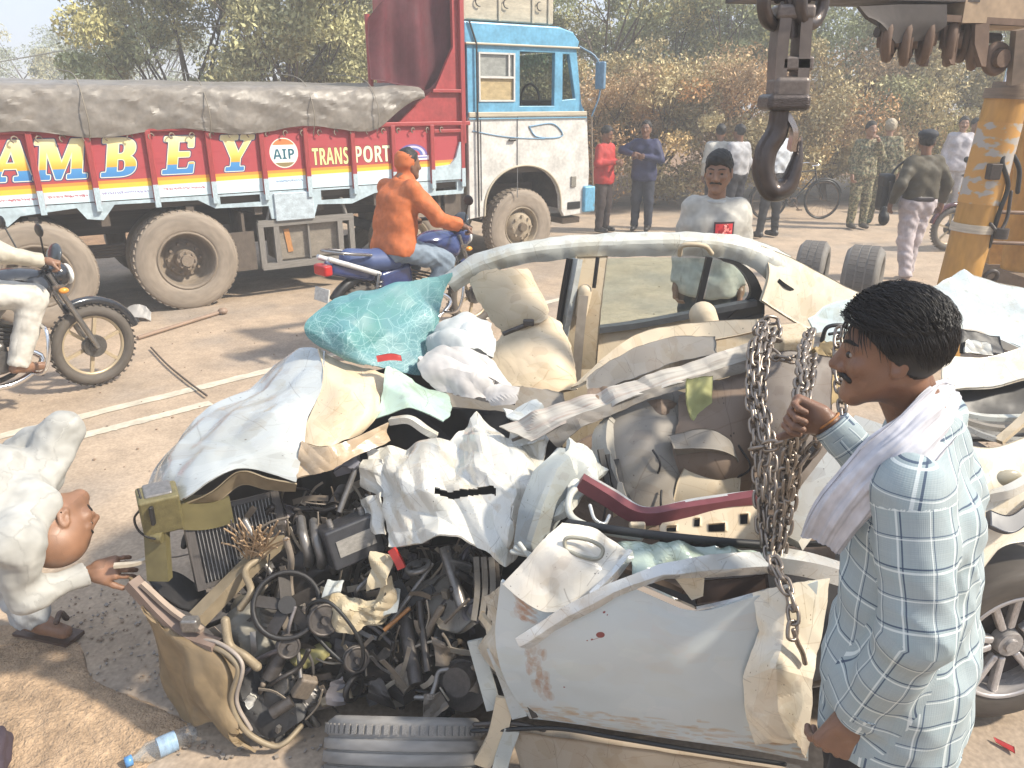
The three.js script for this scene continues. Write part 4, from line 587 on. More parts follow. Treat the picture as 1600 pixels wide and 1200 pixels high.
// ================================================================ people
const mix = (a, b, t) => a.clone().lerp(b, t), add = (p, ...vs) => { const q = p.clone(); for (const [v, s] of vs) q.addScaledVector(v, s); return q; };
function frameOf(F, U) { const f = F.clone().normalize(), l = U.clone().cross(f).normalize(), u = f.clone().cross(l).normalize(); return { F: f, L: l, U: u }; }   // left = up x forward
function headPrims(c, f, neck, s = 1) {
  const { F, L, U } = f, q = (l, u, w) => add(c, [L, l * s], [U, u * s], [F, w * s]), E = (l, u, w, a, b, d, k, o) => ell(q(l, u, w), L, U, F, a * s, b * s, d * s, k * s, o);
  const P = [E(0, 0.032, -0.012, 0.075, 0.092, 0.097, 0.02), E(0, -0.03, 0.028, 0.060, 0.085, 0.066, 0.035)];
  for (const e of [-1, 1]) P.push(cap(q(e * 0.052, -0.045, 0.0), q(e * 0.012, -0.098, 0.070), 0.022 * s, 0.018 * s, 0.03 * s), cap(q(e * 0.018, 0.022, 0.080), q(e * 0.048, 0.020, 0.066), 0.010 * s, 0.009 * s, 0.014 * s), E(e * 0.040, -0.022, 0.068, 0.022, 0.020, 0.018, 0.02), E(e * 0.034, 0.004, 0.095, 0.017, 0.011, 0.014, 0.012, { sub: true }));
  P.push(cap(q(0, -0.100, 0.076), q(0, -0.103, 0.072), 0.020 * s, 0.020 * s, 0.02 * s), cap(q(0, 0.014, 0.088), q(0, -0.029, 0.112), 0.008 * s, 0.0125 * s, 0.014 * s), cap(q(-0.013, -0.036, 0.097), q(0.013, -0.036, 0.097), 0.0105 * s, 0.0105 * s, 0.010 * s), cap(q(-0.02, -0.060, 0.083), q(0.02, -0.060, 0.083), 0.009 * s, 0.009 * s, 0.008 * s), cap(q(-0.015, -0.074, 0.080), q(0.015, -0.074, 0.080), 0.0095 * s, 0.0095 * s, 0.008 * s));
  for (const e of [-1, 1]) P.push(cap(q(e * 0.019, 0.0115, 0.0845), q(e * 0.048, 0.0100, 0.0745), 0.0052 * s, 0.0052 * s, 0.006 * s), cap(q(e * 0.019, -0.0065, 0.0825), q(e * 0.047, -0.0065, 0.0735), 0.0048 * s, 0.0048 * s, 0.006 * s));
  for (const e of [-1, 1]) P.push(E(e * 0.079, -0.006, -0.012, 0.007, 0.032, 0.019, 0.008), E(e * 0.081, -0.026, -0.004, 0.007, 0.012, 0.010, 0.006), E(e * 0.088, -0.004, -0.006, 0.006, 0.016, 0.009, 0.006, { sub: true }));
  P.push(cap(q(0, -0.065, -0.03), neck, 0.050 * s, 0.056 * s, 0.03 * s));
  return P;
}
function handPrims(wrist, dir, palmN, o = {}) {                          // palmN: where the palm faces
  const s = o.s ?? 1, { curl = 0.5, left = true, spread = 0.14 } = o, d = dir.clone().normalize(), n = palmN.clone().addScaledVector(d, -palmN.dot(d)).normalize(), side = d.clone().cross(n).normalize().multiplyScalar(left ? 1 : -1);   // side: towards the thumb
  const P = [], k = 0.012 * s, root = (w, l) => add(wrist, [side, w * s], [d, l * s]);
  P.push(cap(wrist, root(0, 0.03), 0.026 * s, 0.028 * s, 0.02 * s));
  for (const w of [-0.03, -0.01, 0.01, 0.03]) P.push(cap(root(w * 0.7, 0.025), root(w, 0.085), 0.017 * s, 0.0135 * s, 0.014 * s));
  P.push(cap(root(0.02, 0.02), root(0.038, 0.05), 0.018 * s, 0.016 * s, 0.016 * s));
  [[0.031, 0.074, 0.0092], [0.0105, 0.082, 0.0096], [-0.010, 0.076, 0.0090], [-0.030, 0.060, 0.0080]].forEach(([w, len, r], i) => {
    let p = root(w, 0.085), ang = 0.15 + curl * 0.35, dd = d.clone().addScaledVector(side, (1.5 - i) * spread * (1 - curl * 0.8)).normalize();
    for (const [f, more] of [[0.44, 1], [0.31, 1.1], [0.25, 0.8]]) { ang += curl * more * 0.95; const v = dd.clone().multiplyScalar(Math.cos(ang)).addScaledVector(n, Math.sin(ang)).normalize(), e = add(p, [v, len * f * s * 1.05]); P.push(cap(p, e, r * s, r * 0.9 * s, 0.004 * s)); p = e; }
  });
  const tc = o.thumb ?? curl * 0.6; let p = root(0.038, 0.045), v = add(d.clone().multiplyScalar(0.75 - 0.2 * tc), [side, 0.65 - 0.35 * tc], [n, 0.2 + 0.7 * tc]).normalize();
  const e = add(p, [v, 0.036 * s]); P.push(cap(p, e, 0.0125 * s, 0.011 * s, 0.008 * s)); v.addScaledVector(d, 0.3).addScaledVector(n, 0.2 * tc).normalize(); P.push(cap(e, add(e, [v, 0.030 * s]), 0.011 * s, 0.0095 * s, 0.004 * s));
  return P;
}
// A figure from its joints (coordinates of the group): continuous skin, and clothing as children.
function figure(t, J, o) {
  const s = o.s ?? 1, hf = frameOf(o.face, o.headUp ?? V(0, 1, 0)), cell = o.cell ?? 0.016, near = o.near ?? false, skin = o.skin ?? skinMat[0];
  const Lc = J.shL.clone().sub(J.shR).normalize(), Lh = J.hipL.clone().sub(J.hipR).normalize(), pel = mix(J.hipL, J.hipR, 0.5), ch = mix(J.shL, J.shR, 0.5), up = ch.clone().sub(pel).normalize(), waist = mix(pel, ch, 0.42), chest = mix(pel, ch, 0.76);
  const torso = (d) => [cap(mix(J.shL, J.shR, 0.02), mix(J.shL, J.shR, 0.98), (0.050 + d * 0.5) * s, (0.050 + d * 0.5) * s, 0.05), cap(mix(J.shL, ch, 0.45), add(ch, [up, 0.03 * s]), (0.045 + d * 0.4) * s, (0.05 + d * 0.4) * s, 0.04), cap(mix(J.shR, ch, 0.45), add(ch, [up, 0.03 * s]), (0.045 + d * 0.4) * s, (0.05 + d * 0.4) * s, 0.04), cap(add(chest, [Lc, 0.075 * s]), add(waist, [Lc, 0.06 * s]), (0.105 + d) * s, (0.10 + d) * s, 0.05), cap(add(chest, [Lc, -0.075 * s]), add(waist, [Lc, -0.06 * s]), (0.105 + d) * s, (0.10 + d) * s, 0.05), cap(add(waist, [Lh, 0.06 * s]), add(pel, [Lh, 0.07 * s]), (0.10 + d) * s, (0.108 + d) * s, 0.05), cap(add(waist, [Lh, -0.06 * s]), add(pel, [Lh, -0.07 * s]), (0.10 + d) * s, (0.108 + d) * s, 0.05)];
  const arm = (k, d, e = 0.6) => [cap(J['sh' + k], J['el' + k], (0.052 + d) * s, (0.042 + d * e) * s, 0.04), cap(J['el' + k], J['wr' + k], (0.041 + d * e) * s, (0.028 + d * e) * s, 0.03)];
  const leg = (k, d) => [cap(J['hip' + k], J['kn' + k], (0.088 + d) * s, (0.060 + d) * s, 0.04), cap(J['kn' + k], J['an' + k], (0.058 + d) * s, (0.040 + d) * s, 0.04)];
  const foot = (k, d) => { const a = J['an' + k], f = (o.toe?.[k] ?? o.toes ?? V(hf.F.x, 0, hf.F.z)).clone().normalize(); return [cap(add(a, [V(0, -1, 0), 0.03 * s], [f, -0.03 * s]), add(a, [V(0, -1, 0), 0.038 * s], [f, 0.15 * s]), (0.036 + d) * s, (0.030 + d) * s, 0.02), cap(a, add(a, [f, 0.05 * s], [V(0, -1, 0), 0.02 * s]), (0.038 + d) * s, (0.034 + d) * s, 0.03)]; };
  const neckP = add(ch, [up, 0.035 * s]);
  const geos = [solid([...torso(-0.02), ...arm('L', o.shirt && !o.shirt.short ? -0.014 : 0), ...arm('R', o.shirt && !o.shirt.short ? -0.014 : 0), ...leg('L', o.pants ? -0.014 : 0), ...leg('R', o.pants ? -0.014 : 0), ...foot('L', 0), ...foot('R', 0), cap(neckP, J.head, 0.055 * s, 0.05 * s, 0.03)], Math.max(cell, 0.014)), solid(headPrims(J.head, hf, neckP, s * (o.hs ?? 1)), o.headCell ?? (near ? 0.0035 : 0.011))];
  for (const k of ['L', 'R']) { const h = o['hand' + k] ?? {}; const d = (h.dir ?? J['wr' + k].clone().sub(J['el' + k])).clone().normalize(); geos.push(solid(handPrims(J['wr' + k], d, h.palm ?? (k === 'L' ? Lc.clone().negate() : Lc), { s, curl: h.curl ?? 0.5, left: (k === 'L'), thumb: h.thumb, spread: h.spread }), h.cell ?? (near ? 0.0032 : 0.0075))); }
  const skinG = mergeGeometries(geos.map((g) => g.toNonIndexed())); boxUV(skinG); put('body', skinG, skin, t);
  if (o.shirt) {
    const S = o.shirt, d = S.loose ?? 0.022, hem = add(pel, [up, (S.hem ?? -0.08) * s]), P = torso(d);
    if ((S.hem ?? -0.08) < -0.02) { const low = add(hem, [up, -0.06 * s]); P.push(cap(add(pel, [Lh, 0.06 * s]), add(low, [Lh, 0.06 * s]), (0.112 + d + (S.flare ?? 0)) * s, (0.112 + d + (S.flare ?? 0)) * s, 0.05), cap(add(pel, [Lh, -0.06 * s]), add(low, [Lh, -0.06 * s]), (0.112 + d + (S.flare ?? 0)) * s, (0.112 + d + (S.flare ?? 0)) * s, 0.05)); }
    for (const q of P) q.cl = [[hem, up.clone().negate()]];
    P.push(cap(ch, neckP, (0.066 + d * 0.3) * s, (0.060 + d * 0.2) * s, 0.04, { cl: [[add(neckP, [up, 0.03 * s]), up]] }));
    for (const k of ['L', 'R']) { const a = arm(k, d * 0.85, S.sleeveLoose ?? 0.7), sh = J['sh' + k], el = J['el' + k], wr = J['wr' + k]; if (S.short) { const v = el.clone().sub(sh).normalize(); a[0].cl = [[mix(sh, el, 0.72), v]]; P.push(a[0]); } else { const v = wr.clone().sub(el).normalize(); a[1].cl = [[add(wr, [v, -0.012 * s]), v]]; P.push(...a); } }
    const g = wrinkle(solid(P, S.cell ?? cell), (S.wrinkle ?? 0.010) * s, S.fx ?? 6, S.fy ?? 6, S.fz ?? 6, S.seed ?? 1);
    { const p = g.attributes.position, n = g.attributes.normal, v = V(), A = (S.crease ?? 0.006) * s, f = S.creaseFreq ?? 7; for (let i = 0; i < p.count; i++) { v.fromBufferAttribute(p, i); const d = A * creases(v, f, S.seed ?? 1); p.setXYZ(i, v.x + n.getX(i) * d, v.y + n.getY(i) * d, v.z + n.getZ(i) * d); } g.computeVertexNormals(); }
    const sg = g.toNonIndexed(); boxUV(sg); const m = put(S.name ?? 'shirt', S.uv ? S.uv(g) : sg, S.mat, t);
    if (S.collar) put('collar', T(torus(0.066 * s, 0.013 * s, 0, 0, 0), 0, 0, 0).applyQuaternion(new THREE.Quaternion().setFromUnitVectors(V(0, 0, 1), up)).translate(...add(neckP, [up, 0.012 * s]).toArray()), S.collar, m);
    if (S.belt) { const bc = add(pel, [up, ((S.hem ?? -0.08) + 0.0) * s]); put('belt', wrinkle(solid([cap(add(bc, [Lh, 0.06 * s]), add(bc, [Lh, -0.06 * s]), (0.128 + d * 0.4) * s, (0.128 + d * 0.4) * s, 0.02, { cl: [[add(bc, [up, 0.028 * s]), up], [add(bc, [up, -0.028 * s]), up.clone().negate()]] })], 0.01), 0), S.belt, t); }
  }
  if (o.pants) {
    const S = o.pants, d = S.loose ?? 0.02, top = add(pel, [up, (o.shirt ? Math.min(0.09, (o.shirt.hem ?? -0.08) + 0.05) : 0.09) * s]), P = torso(d * 0.5).slice(5); for (const q of P) q.cl = [[top, up]];
    P.push(cap(add(pel, [Lh, 0.07 * s]), add(pel, [Lh, -0.07 * s]), (0.11 + d * 0.4) * s, (0.11 + d * 0.4) * s, 0.04));
    for (const k of ['L', 'R']) { const a = leg(k, d), v = J['an' + k].clone().sub(J['kn' + k]).normalize(); a[1].cl = [[add(J['an' + k], [v, 0.015 * s]), v]]; P.push(...a); }
    const g = wrinkle(solid(P, S.cell ?? cell), (S.wrinkle ?? 0.010) * s, 8, 8, 8, 4).toNonIndexed(); boxUV(g); put(S.name ?? 'trousers', g, S.mat, t);
  }
  if (o.shoes) for (const k of ['L', 'R']) { const g = solid(foot(k, 0.008), 0.011).toNonIndexed(); boxUV(g); put('shoe', g, o.shoes, t); }
  const hsz = s * (o.hs ?? 1), { F, L, U } = hf, q = (l, u, w) => add(J.head, [L, l * hsz], [U, u * hsz], [F, w * hsz]);
  if (o.hair !== null) {
    const H = o.hair ?? {}, th = H.th ?? 0.008, line = H.line ?? 0.062;
    const c1 = [[q(0, line, 0.066), add(V(), [F, 0.72], [U, -0.69]).normalize()], [q(0, H.nape ?? -0.045, -0.06), add(V(), [U, -0.93], [F, 0.36]).normalize()]];
    const hp = [ell(q(0, 0.036, -0.016), L, U, F, (0.076 + th) * hsz, (0.092 + th) * hsz, (0.097 + th) * hsz, 0.01, { cl: c1 })];
    for (const e of [-1, 1]) hp.push(ell(q(e * 0.034, line - 0.004, 0.088), L, U, F, 0.026 * hsz, 0.020 * hsz, 0.034 * hsz, 0.008, { sub: true }));
    if (H.puff) hp.push(ell(q(0, 0.082, 0.036), L, U, F, 0.066 * hsz, 0.044 * hsz, 0.060 * hsz, 0.03, { cl: [[q(0, line - 0.004, 0.09), add(V(), [F, 0.55], [U, -0.83]).normalize()]] }));
    const g = solid(hp, near ? 0.005 : 0.011); if (!o.locks) wrinkle(g, 0.007, 28, 28, 28, 2); const hg = g.toNonIndexed(); boxUV(hg); put('hair', hg, H.mat ?? hairMat, t);
  }
  const ey = o.hair?.cover ? 0 : 1;
  if (ey) {
    put('eye', M([-1, 1].map((e) => sph(0.0105 * s, 0.0075 * s, 0.0105 * s).translate(...q(e * 0.033, 0.002, 0.0745).toArray()))), eyeMat, t).userData.label = 'pair of eyes';
    put('iris', M([-1, 1].map((e) => sph(0.0085 * s, 0.0072 * s, 0.0055 * s).translate(...q(e * 0.033, 0.002, 0.0815).toArray()))), irisMat, t);
    put('eyebrow', M([-1, 1].map((e) => tube([q(e * 0.014, 0.027, 0.091), q(e * 0.032, 0.031, 0.085), q(e * 0.052, 0.026, 0.068)], 0.004 * s, 10, 5))), hairMat, t);
    if (o.moustache) put('moustache', tube([q(-0.03, -0.056, 0.080), q(-0.012, -0.048, 0.095), q(0.012, -0.048, 0.095), q(0.03, -0.058, 0.079)], 0.0075 * s, 16, 6), hairMat, t);
    else put('lips', tube([q(-0.02, -0.066, 0.085), q(0, -0.066, 0.093), q(0.02, -0.066, 0.085)], 0.0045 * s, 10, 5), mat(0.22, 0.09, 0.07, 0.5), t);
  }
  return { hf, q, pel, ch, up, waist };
}
const standing = (s = 1, over = {}) => { const j = { head: V(0, 1.59, 0.03), shL: V(0.160, 1.372, 0), shR: V(-0.160, 1.372, 0), elL: V(0.215, 1.12, -0.03), elR: V(-0.215, 1.12, -0.03), wrL: V(0.225, 0.88, 0.06), wrR: V(-0.225, 0.88, 0.06), hipL: V(0.085, 0.91, 0), hipR: V(-0.085, 0.91, 0), knL: V(0.1, 0.49, 0.02), knR: V(-0.1, 0.49, 0.02), anL: V(0.11, 0.085, 0), anR: V(-0.11, 0.085, 0), ...over }; for (const k of Object.keys(j)) j[k] = j[k].clone().multiplyScalar(s); return j; };
const folded = { elL: V(0.27, 1.13, 0.06), wrL: V(-0.04, 1.20, 0.20), elR: V(-0.27, 1.13, 0.06), wrR: V(0.04, 1.17, 0.22) };
const hold = { elL: V(0.24, 1.14, 0.02), wrL: V(0.08, 1.16, 0.26), elR: V(-0.24, 1.14, 0.02), wrR: V(-0.06, 1.16, 0.26) };
function bystander(label, feet, turn, h, o) {
  const s = h / 1.7, t = base('person', label, 'person', [feet.x, 0.014, feet.z], turn, 'onlookers at the roadside');
  figure(t, standing(s, o.pose), { s, face: V(0, 0, 1), ...o }); return t;
}
const shoeMat = mat(0.03, 0.025, 0.022, 0.6), sandal = mat(0.12, 0.07, 0.05, 0.7);
const FACE = Math.PI;                                                    // turn that looks away from the camera is PI; 0 looks towards it
bystander('person in a red long sleeved shirt and dark trousers looking at a phone', onY(940, 364), 0.9, 1.68, { pose: hold, face: V(0.05, -0.35, 1), skin: skinMat[1], shirt: { mat: cloth(0.55, 0.045, 0.04), hem: -0.1 }, pants: { mat: cloth(0.05, 0.032, 0.028) }, shoes: shoeMat });
{ const t = bystander('person in a navy sweater standing with folded arms beside the person in red', onY(1001, 362), -0.35, 1.76, { pose: { ...folded, elR: V(-0.36, 1.26, 0.05), wrR: V(-0.1, 1.2, 0.2) }, skin: skinMat[1], shirt: { mat: cloth(0.035, 0.04, 0.11), hem: -0.1 }, pants: { mat: cloth(0.035, 0.04, 0.06) }, shoes: shoeMat }); }
bystander('person in a white shirt and black trousers seen from behind beside the hook', onY(1200, 372), FACE + 0.4, 1.78, { pose: { elR: V(-0.24, 1.14, 0.05), wrR: V(-0.1, 1.02, 0.2), knL: V(0.14, 0.49, 0), anL: V(0.2, 0.085, -0.02) }, face: V(0.1, -0.45, 1), skin: skinMat[1], shirt: { mat: cloth(0.66, 0.70, 0.74), hem: 0.06, loose: 0.035, wrinkle: 0.02 }, pants: { mat: cloth(0.02, 0.018, 0.02), loose: 0.012 }, shoes: shoeMat });
bystander('person mostly hidden behind the one in white, dark hair and pale collar', onY(1142, 362), FACE + 0.5, 1.70, { skin: skinMat[1], shirt: { mat: cloth(0.5, 0.5, 0.52), hem: 0.02 }, pants: { mat: cloth(0.03, 0.03, 0.04) }, shoes: shoeMat });
bystander('person with black hair standing left of the one in the white shirt', onY(1113, 360), FACE - 0.1, 1.70, { skin: skinMat[1], shirt: { mat: cloth(0.6, 0.58, 0.52), hem: 0.02 }, pants: { mat: cloth(0.05, 0.04, 0.04) }, shoes: shoeMat });
{ // the person in the white printed shirt just behind the wreck
  const p = at(1120, 300, 5.1); const t = bystander('person in a white T-shirt with a red square print standing behind the wreck', V(p.x, 0, p.z), -0.28, 1.77, { pose: { shL: V(0.142, 1.365, 0), shR: V(-0.142, 1.365, 0), elL: V(0.19, 1.12, -0.02), elR: V(-0.19, 1.12, -0.02), wrL: V(0.2, 0.88, 0.04), wrR: V(-0.2, 0.88, 0.04) }, near: true, headCell: 0.005, cell: 0.012, skin: skinMat[0], face: V(-0.12, -0.1, 1), moustache: true, hair: { puff: true, line: 0.05 }, shirt: { mat: cloth(0.62, 0.59, 0.52), hem: -0.08, loose: 0.02, flare: 0.01, collar: cloth(0.66, 0.67, 0.65) }, pants: { mat: cloth(0.05, 0.05, 0.06) }, shoes: shoeMat });
  const pr = canvasTex(128, 128, (c) => { c.fillStyle = '#3d2b33'; c.fillRect(0, 0, 128, 128); c.fillStyle = '#c9363c'; c.fillRect(10, 10, 108, 88); const R = rng(4); for (let i = 0; i < 40; i++) { c.fillStyle = ['#e8837c', '#8f1f28', '#f0a79c', '#b02a32'][i % 4]; c.beginPath(); c.ellipse(20 + 88 * R(), 18 + 70 * R(), 4 + 12 * R(), 3 + 8 * R(), R() * 3, 0, 7); c.fill(); } c.fillStyle = '#e9dedb'; for (let i = 0; i < 7; i++) c.fillRect(16 + i * 14, 104, 9, 12); });
  const g = new THREE.PlaneGeometry(0.135, 0.15, 8, 8); const q = g.attributes.position; for (let i = 0; i < q.count; i++) q.setZ(i, -2.2 * q.getX(i) * q.getX(i) - 0.25 * q.getX(i)); g.computeVertexNormals();
  put('printed_square', g.rotateY(0.25).translate(0.07, 1.285, 0.168), new THREE.MeshStandardMaterial({ map: pr, roughness: 0.9 }), t);
}
const camo = (seed) => dataTex(256, (u, v) => { const a = loop(u, v, 9, seed, 3), b = loop(u, v, 11, seed + 5, 3), c = loop(u, v, 10, seed + 11, 3); return a > 0.08 ? [0.36, 0.34, 0.22] : b > 0.1 ? [0.26, 0.22, 0.17] : c > 0.1 ? [0.42, 0.46, 0.36] : [0.62, 0.57, 0.44]; }, true, 2.4);
const camoMat = cloth(0.9, 0.9, 0.9, { map: camo(2), name: 'camo' });
bystander('person in camouflage uniform holding a white cloth to the face beside the bicycle', onY(1336, 358), 0.1, 1.74, { pose: { elL: V(0.25, 1.15, 0.06), wrL: V(0.08, 1.42, 0.16) }, skin: skinMat[2], shirt: { mat: camoMat, hem: -0.06 }, pants: { mat: camoMat }, shoes: mat(0.1, 0.08, 0.06, 0.8) });
{ const p = onY(1336, 358), f = V(p.x, 0, p.z); }
bystander('person in camouflage uniform seen from behind, second of the two by the bicycle', onY(1367, 352), FACE - 0.5, 1.76, { skin: skinMat[2], hair: { mat: cloth(0.5, 0.42, 0.3), th: 0.018 }, shirt: { mat: camoMat, hem: -0.06, loose: 0.03 }, pants: { mat: camoMat }, shoes: mat(0.05, 0.12, 0.08, 0.8) });
{ // officer in an olive pullover and beret walking away, bag under the arm
  const f = onY(1412, 440), s = 1.74 / 1.7, t = base('person', 'officer in olive pullover, black beret and pale trousers walking behind the wreck', 'person', [f.x, 0.014, f.z], FACE + 0.15, 'onlookers at the roadside');
  const fg = figure(t, standing(s, { elL: V(0.32, 1.14, -0.10), wrL: V(0.33, 0.92, 0.02), elR: V(-0.32, 1.14, -0.02), wrR: V(-0.38, 0.90, 0.1), knL: V(0.09, 0.49, -0.02), anL: V(0.09, 0.09, -0.14), knR: V(-0.08, 0.5, 0.08), anR: V(-0.08, 0.085, 0.1) }), { s, face: V(-0.55, -0.05, 0.85), skin: skinMat[1], cell: 0.013, shirt: { mat: cloth(0.085, 0.07, 0.042), hem: 0.06, loose: 0.03, belt: mat(0.03, 0.02, 0.025, 0.6), name: 'pullover', wrinkle: 0.014 }, pants: { mat: cloth(0.56, 0.49, 0.50), loose: 0.03, wrinkle: 0.016 }, shoes: mat(0.3, 0.2, 0.15, 0.6), hair: { th: 0.01 } });
  const { q } = fg; put('beret', solid([ell(q(0, 0.085, -0.01), fg.hf.L, fg.hf.U, fg.hf.F, 0.11 * s, 0.055 * s, 0.125 * s, 0.02), cap(q(0.03, 0.06, -0.07), q(-0.03, 0.055, -0.07), 0.05, 0.05, 0.03)], 0.01), cloth(0.02, 0.024, 0.034), t);
}
{ const f = onY(1412, 440), t = base('shoulder_bag', 'black bag hanging at the side of the officer in the beret', 'bag', [f.x - 0.36, 0.95, f.z - 0.12]); put('pouch', rbox(0.13, 0.42, 0.2, 0.05, 0, 0.1, 0), mat(0.02, 0.02, 0.02, 0.7), t); put('strap', tube([V(0, 0.28, 0.05), V(0.1, 0.42, 0.03), V(0.2, 0.5, 0.05)], 0.014, 14), mat(0.02, 0.02, 0.02, 0.7), t); put('flap', rbox(0.14, 0.16, 0.21, 0.04, 0, 0.25, 0), mat(0.03, 0.028, 0.028, 0.6), t); }
{ const f = onY(1388, 362), t = base('black_cap', 'black rounded pouch dangling below the hand of the officer in the beret', 'pouch', [f.x - 0.1, 0.35, -9.1]); t.position.copy(at(1381, 342, 9.1)); put('pouch', solid([ell(V(0, 0, 0), V(1, 0, 0), V(0, 1, 0), V(0, 0, 1), 0.06, 0.08, 0.06, 0.02), cap(V(-0.02, 0.04, 0), V(-0.01, 0.12, 0), 0.04, 0.03, 0.03)], 0.012), mat(0.015, 0.015, 0.015, 0.6), t); put('cord', tube([V(0, 0.1, 0), V(0.02, 0.3, 0), V(0.0, 0.42, 0)], 0.012, 12), black, t); }
bystander('person with a moustache in a pale grey shirt beyond the officer in the beret', onY(1478, 336), -0.1, 1.78, { skin: skinMat[2], moustache: true, face: V(-0.3, 0, 1), shirt: { mat: cloth(0.55, 0.52, 0.55), hem: -0.12, loose: 0.03 }, pants: { mat: cloth(0.5, 0.47, 0.47) }, shoes: shoeMat });
bystander('person in purple with a blue shoulder cloth standing behind the orange crane cylinder', onY(1512, 336), -0.5, 1.62, { skin: skinMat[1], shirt: { mat: cloth(0.12, 0.03, 0.11), hem: -0.5, loose: 0.045, name: 'dress' }, pants: { mat: cloth(0.10, 0.03, 0.09) }, shoes: shoeMat, hair: { th: 0.02 } });
bystander('dark haired person in a pale shirt beside the one in purple', onY(1497, 330), 0.2, 1.74, { skin: skinMat[0], shirt: { mat: cloth(0.5, 0.45, 0.42), hem: -0.1 }, pants: { mat: cloth(0.1, 0.09, 0.1) }, shoes: shoeMat });
bystander('person in a blue top half hidden behind the orange crane cylinder', onY(1535, 332), -0.2, 1.66, { skin: skinMat[1], shirt: { mat: cloth(0.04, 0.22, 0.45), hem: -0.1, loose: 0.03 }, pants: { mat: cloth(0.1, 0.03, 0.09) }, shoes: shoeMat });
// ---------------------------------------------------------------- riders
function rider(label, pos, turn, o) {
  const t = base('person', label, 'person', [pos.x, 0.02, pos.z], turn, 'motorcycle riders');
  // local +x is forward; left is -z
  const J = { hipL: V(0.34, 0.90, -0.09), hipR: V(0.34, 0.90, 0.09), shL: V(0.44, 1.37, -0.18), shR: V(0.44, 1.37, 0.18), head: V(0.55, 1.57, 0), elL: V(0.60, 1.13, -0.30), elR: V(0.60, 1.13, 0.30), wrL: V(0.84, 1.05, -0.32), wrR: V(0.84, 1.05, 0.32), knL: V(0.74, 0.74, -0.2), knR: V(0.74, 0.74, 0.2), anL: V(0.52, 0.36, -0.19), anR: V(0.52, 0.36, 0.19), ...o.pose };
  const r = figure(t, J, { face: V(1, -0.15, 0), toes: V(1, -0.1, 0), handL: { dir: V(0.7, -0.2, -0.3), palm: V(0, -1, 0), curl: 0.9 }, handR: { dir: V(0.7, -0.2, 0.3), palm: V(0, -1, 0), curl: 0.9 }, ...o }); return { t, r };
}
rider('barefoot rider in cream shirt and white trousers on the black motorcycle', motoLeftPos, ROAD_TURN, { cell: 0.012, skin: skinMat[0], shirt: { mat: cloth(0.60, 0.55, 0.44), hem: -0.1, loose: 0.03 }, pants: { mat: cloth(0.70, 0.67, 0.60), loose: 0.03 }, pose: { wrR: V(0.93, 1.06, 0.33), elR: V(0.7, 1.13, 0.32), knR: V(0.86, 0.80, 0.2), anR: V(0.68, 0.36, 0.19), hipR: V(0.44, 0.90, 0.09), hipL: V(0.44, 0.9, -0.09), shR: V(0.52, 1.37, 0.18), shL: V(0.52, 1.37, -0.18) } });
{ const orange = cloth(0.66, 0.17, 0.045), { t, r } = rider('rider in an orange hooded jacket and faded jeans on the blue motorcycle', motoOrangePos, ORANGE_TURN, { cell: 0.012, skin: skinMat[1], face: V(0.96, -0.1, 0.22), shirt: { mat: orange, hem: -0.06, loose: 0.036, sleeveLoose: 0.9, wrinkle: 0.012, crease: 0.008, name: 'jacket' }, pants: { mat: cloth(0.25, 0.32, 0.40), loose: 0.028, wrinkle: 0.02 }, shoes: mat(0.3, 0.25, 0.2, 0.8) });
  const { q, hf } = r; put('hood', wrinkle(solid([ell(q(0, 0.02, -0.03), hf.L, hf.U, hf.F, 0.090, 0.108, 0.102, 0.02, { cl: [[q(0, 0, 0.02), hf.F.clone().addScaledVector(hf.U, 0.05).normalize()], [q(0, 0.075, 0), hf.U.clone().addScaledVector(hf.F, 0.3).normalize()]] }), cap(q(0.045, -0.15, -0.06), q(-0.045, -0.15, -0.06), 0.06, 0.06, 0.04), cap(q(0, -0.08, -0.02), q(0, -0.16, 0), 0.066, 0.075, 0.03)], 0.012), 0.006), orange, t); }
// ---------------------------------------------------------------- the bald person bending over the front of the wreck
{
  const b = onY(-60, 990), t = base('person', 'bald person in a white shirt bending down to reach at the front of the wreck', 'person', [b.x, 0.01, b.z]), G = (x, y, d) => at(x, y, d).sub(t.position);
  const J = { head: G(92, 826, 2.36), shL: G(62, 742, 2.52), shR: G(18, 850, 2.16), elL: G(98, 668, 2.62), elR: G(42, 932, 2.16), wrL: G(14, 712, 2.62), wrR: G(142, 894, 2.30), hipL: G(-190, 690, 2.62), hipR: G(-190, 740, 2.38), knL: G(-90, 850, 2.72), knR: G(-10, 860, 2.6), anL: G(-150, 985, 2.75), anR: G(52, 964, 2.62) };
  const white = cloth(0.50, 0.49, 0.45, { name: 'bald' });
  const r = figure(t, J, { near: true, cell: 0.010, headCell: 0.004, skin: skinMat[0], face: V(0.62, -0.30, -0.65), headUp: V(0.30, -0.70, 0.65), hs: 1.12, hair: null, moustache: true, toe: { R: V(1, -0.02, 0.3), L: V(1, 0, 0.1) }, handR: { dir: V(0.95, 0.15, -0.1), palm: V(0, -0.6, -0.8), curl: 0.45, thumb: 0.3 }, handL: { dir: V(-0.9, 0.1, 0.2), palm: V(0, -1, 0), curl: 0.35 }, shirt: { mat: white, hem: -0.06, loose: 0.030, wrinkle: 0.014, crease: 0.012, creaseFreq: 9, sleeveLoose: 0.6, loose_: 1, cell: 0.0085, fx: 6, fy: 6, fz: 6, collar: white }, pants: { mat: cloth(0.55, 0.57, 0.58), loose: 0.035, wrinkle: 0.02 } });
  const { hf, q } = r;
  put('sandal', M([box(0.27, 0.018, 0.1).rotateY(-0.28).translate(...G(76, 990, 2.63).toArray()), tube([G(88, 972, 2.56), G(94, 958, 2.62), G(104, 966, 2.68)], 0.012, 12)]), sandal, t);
}
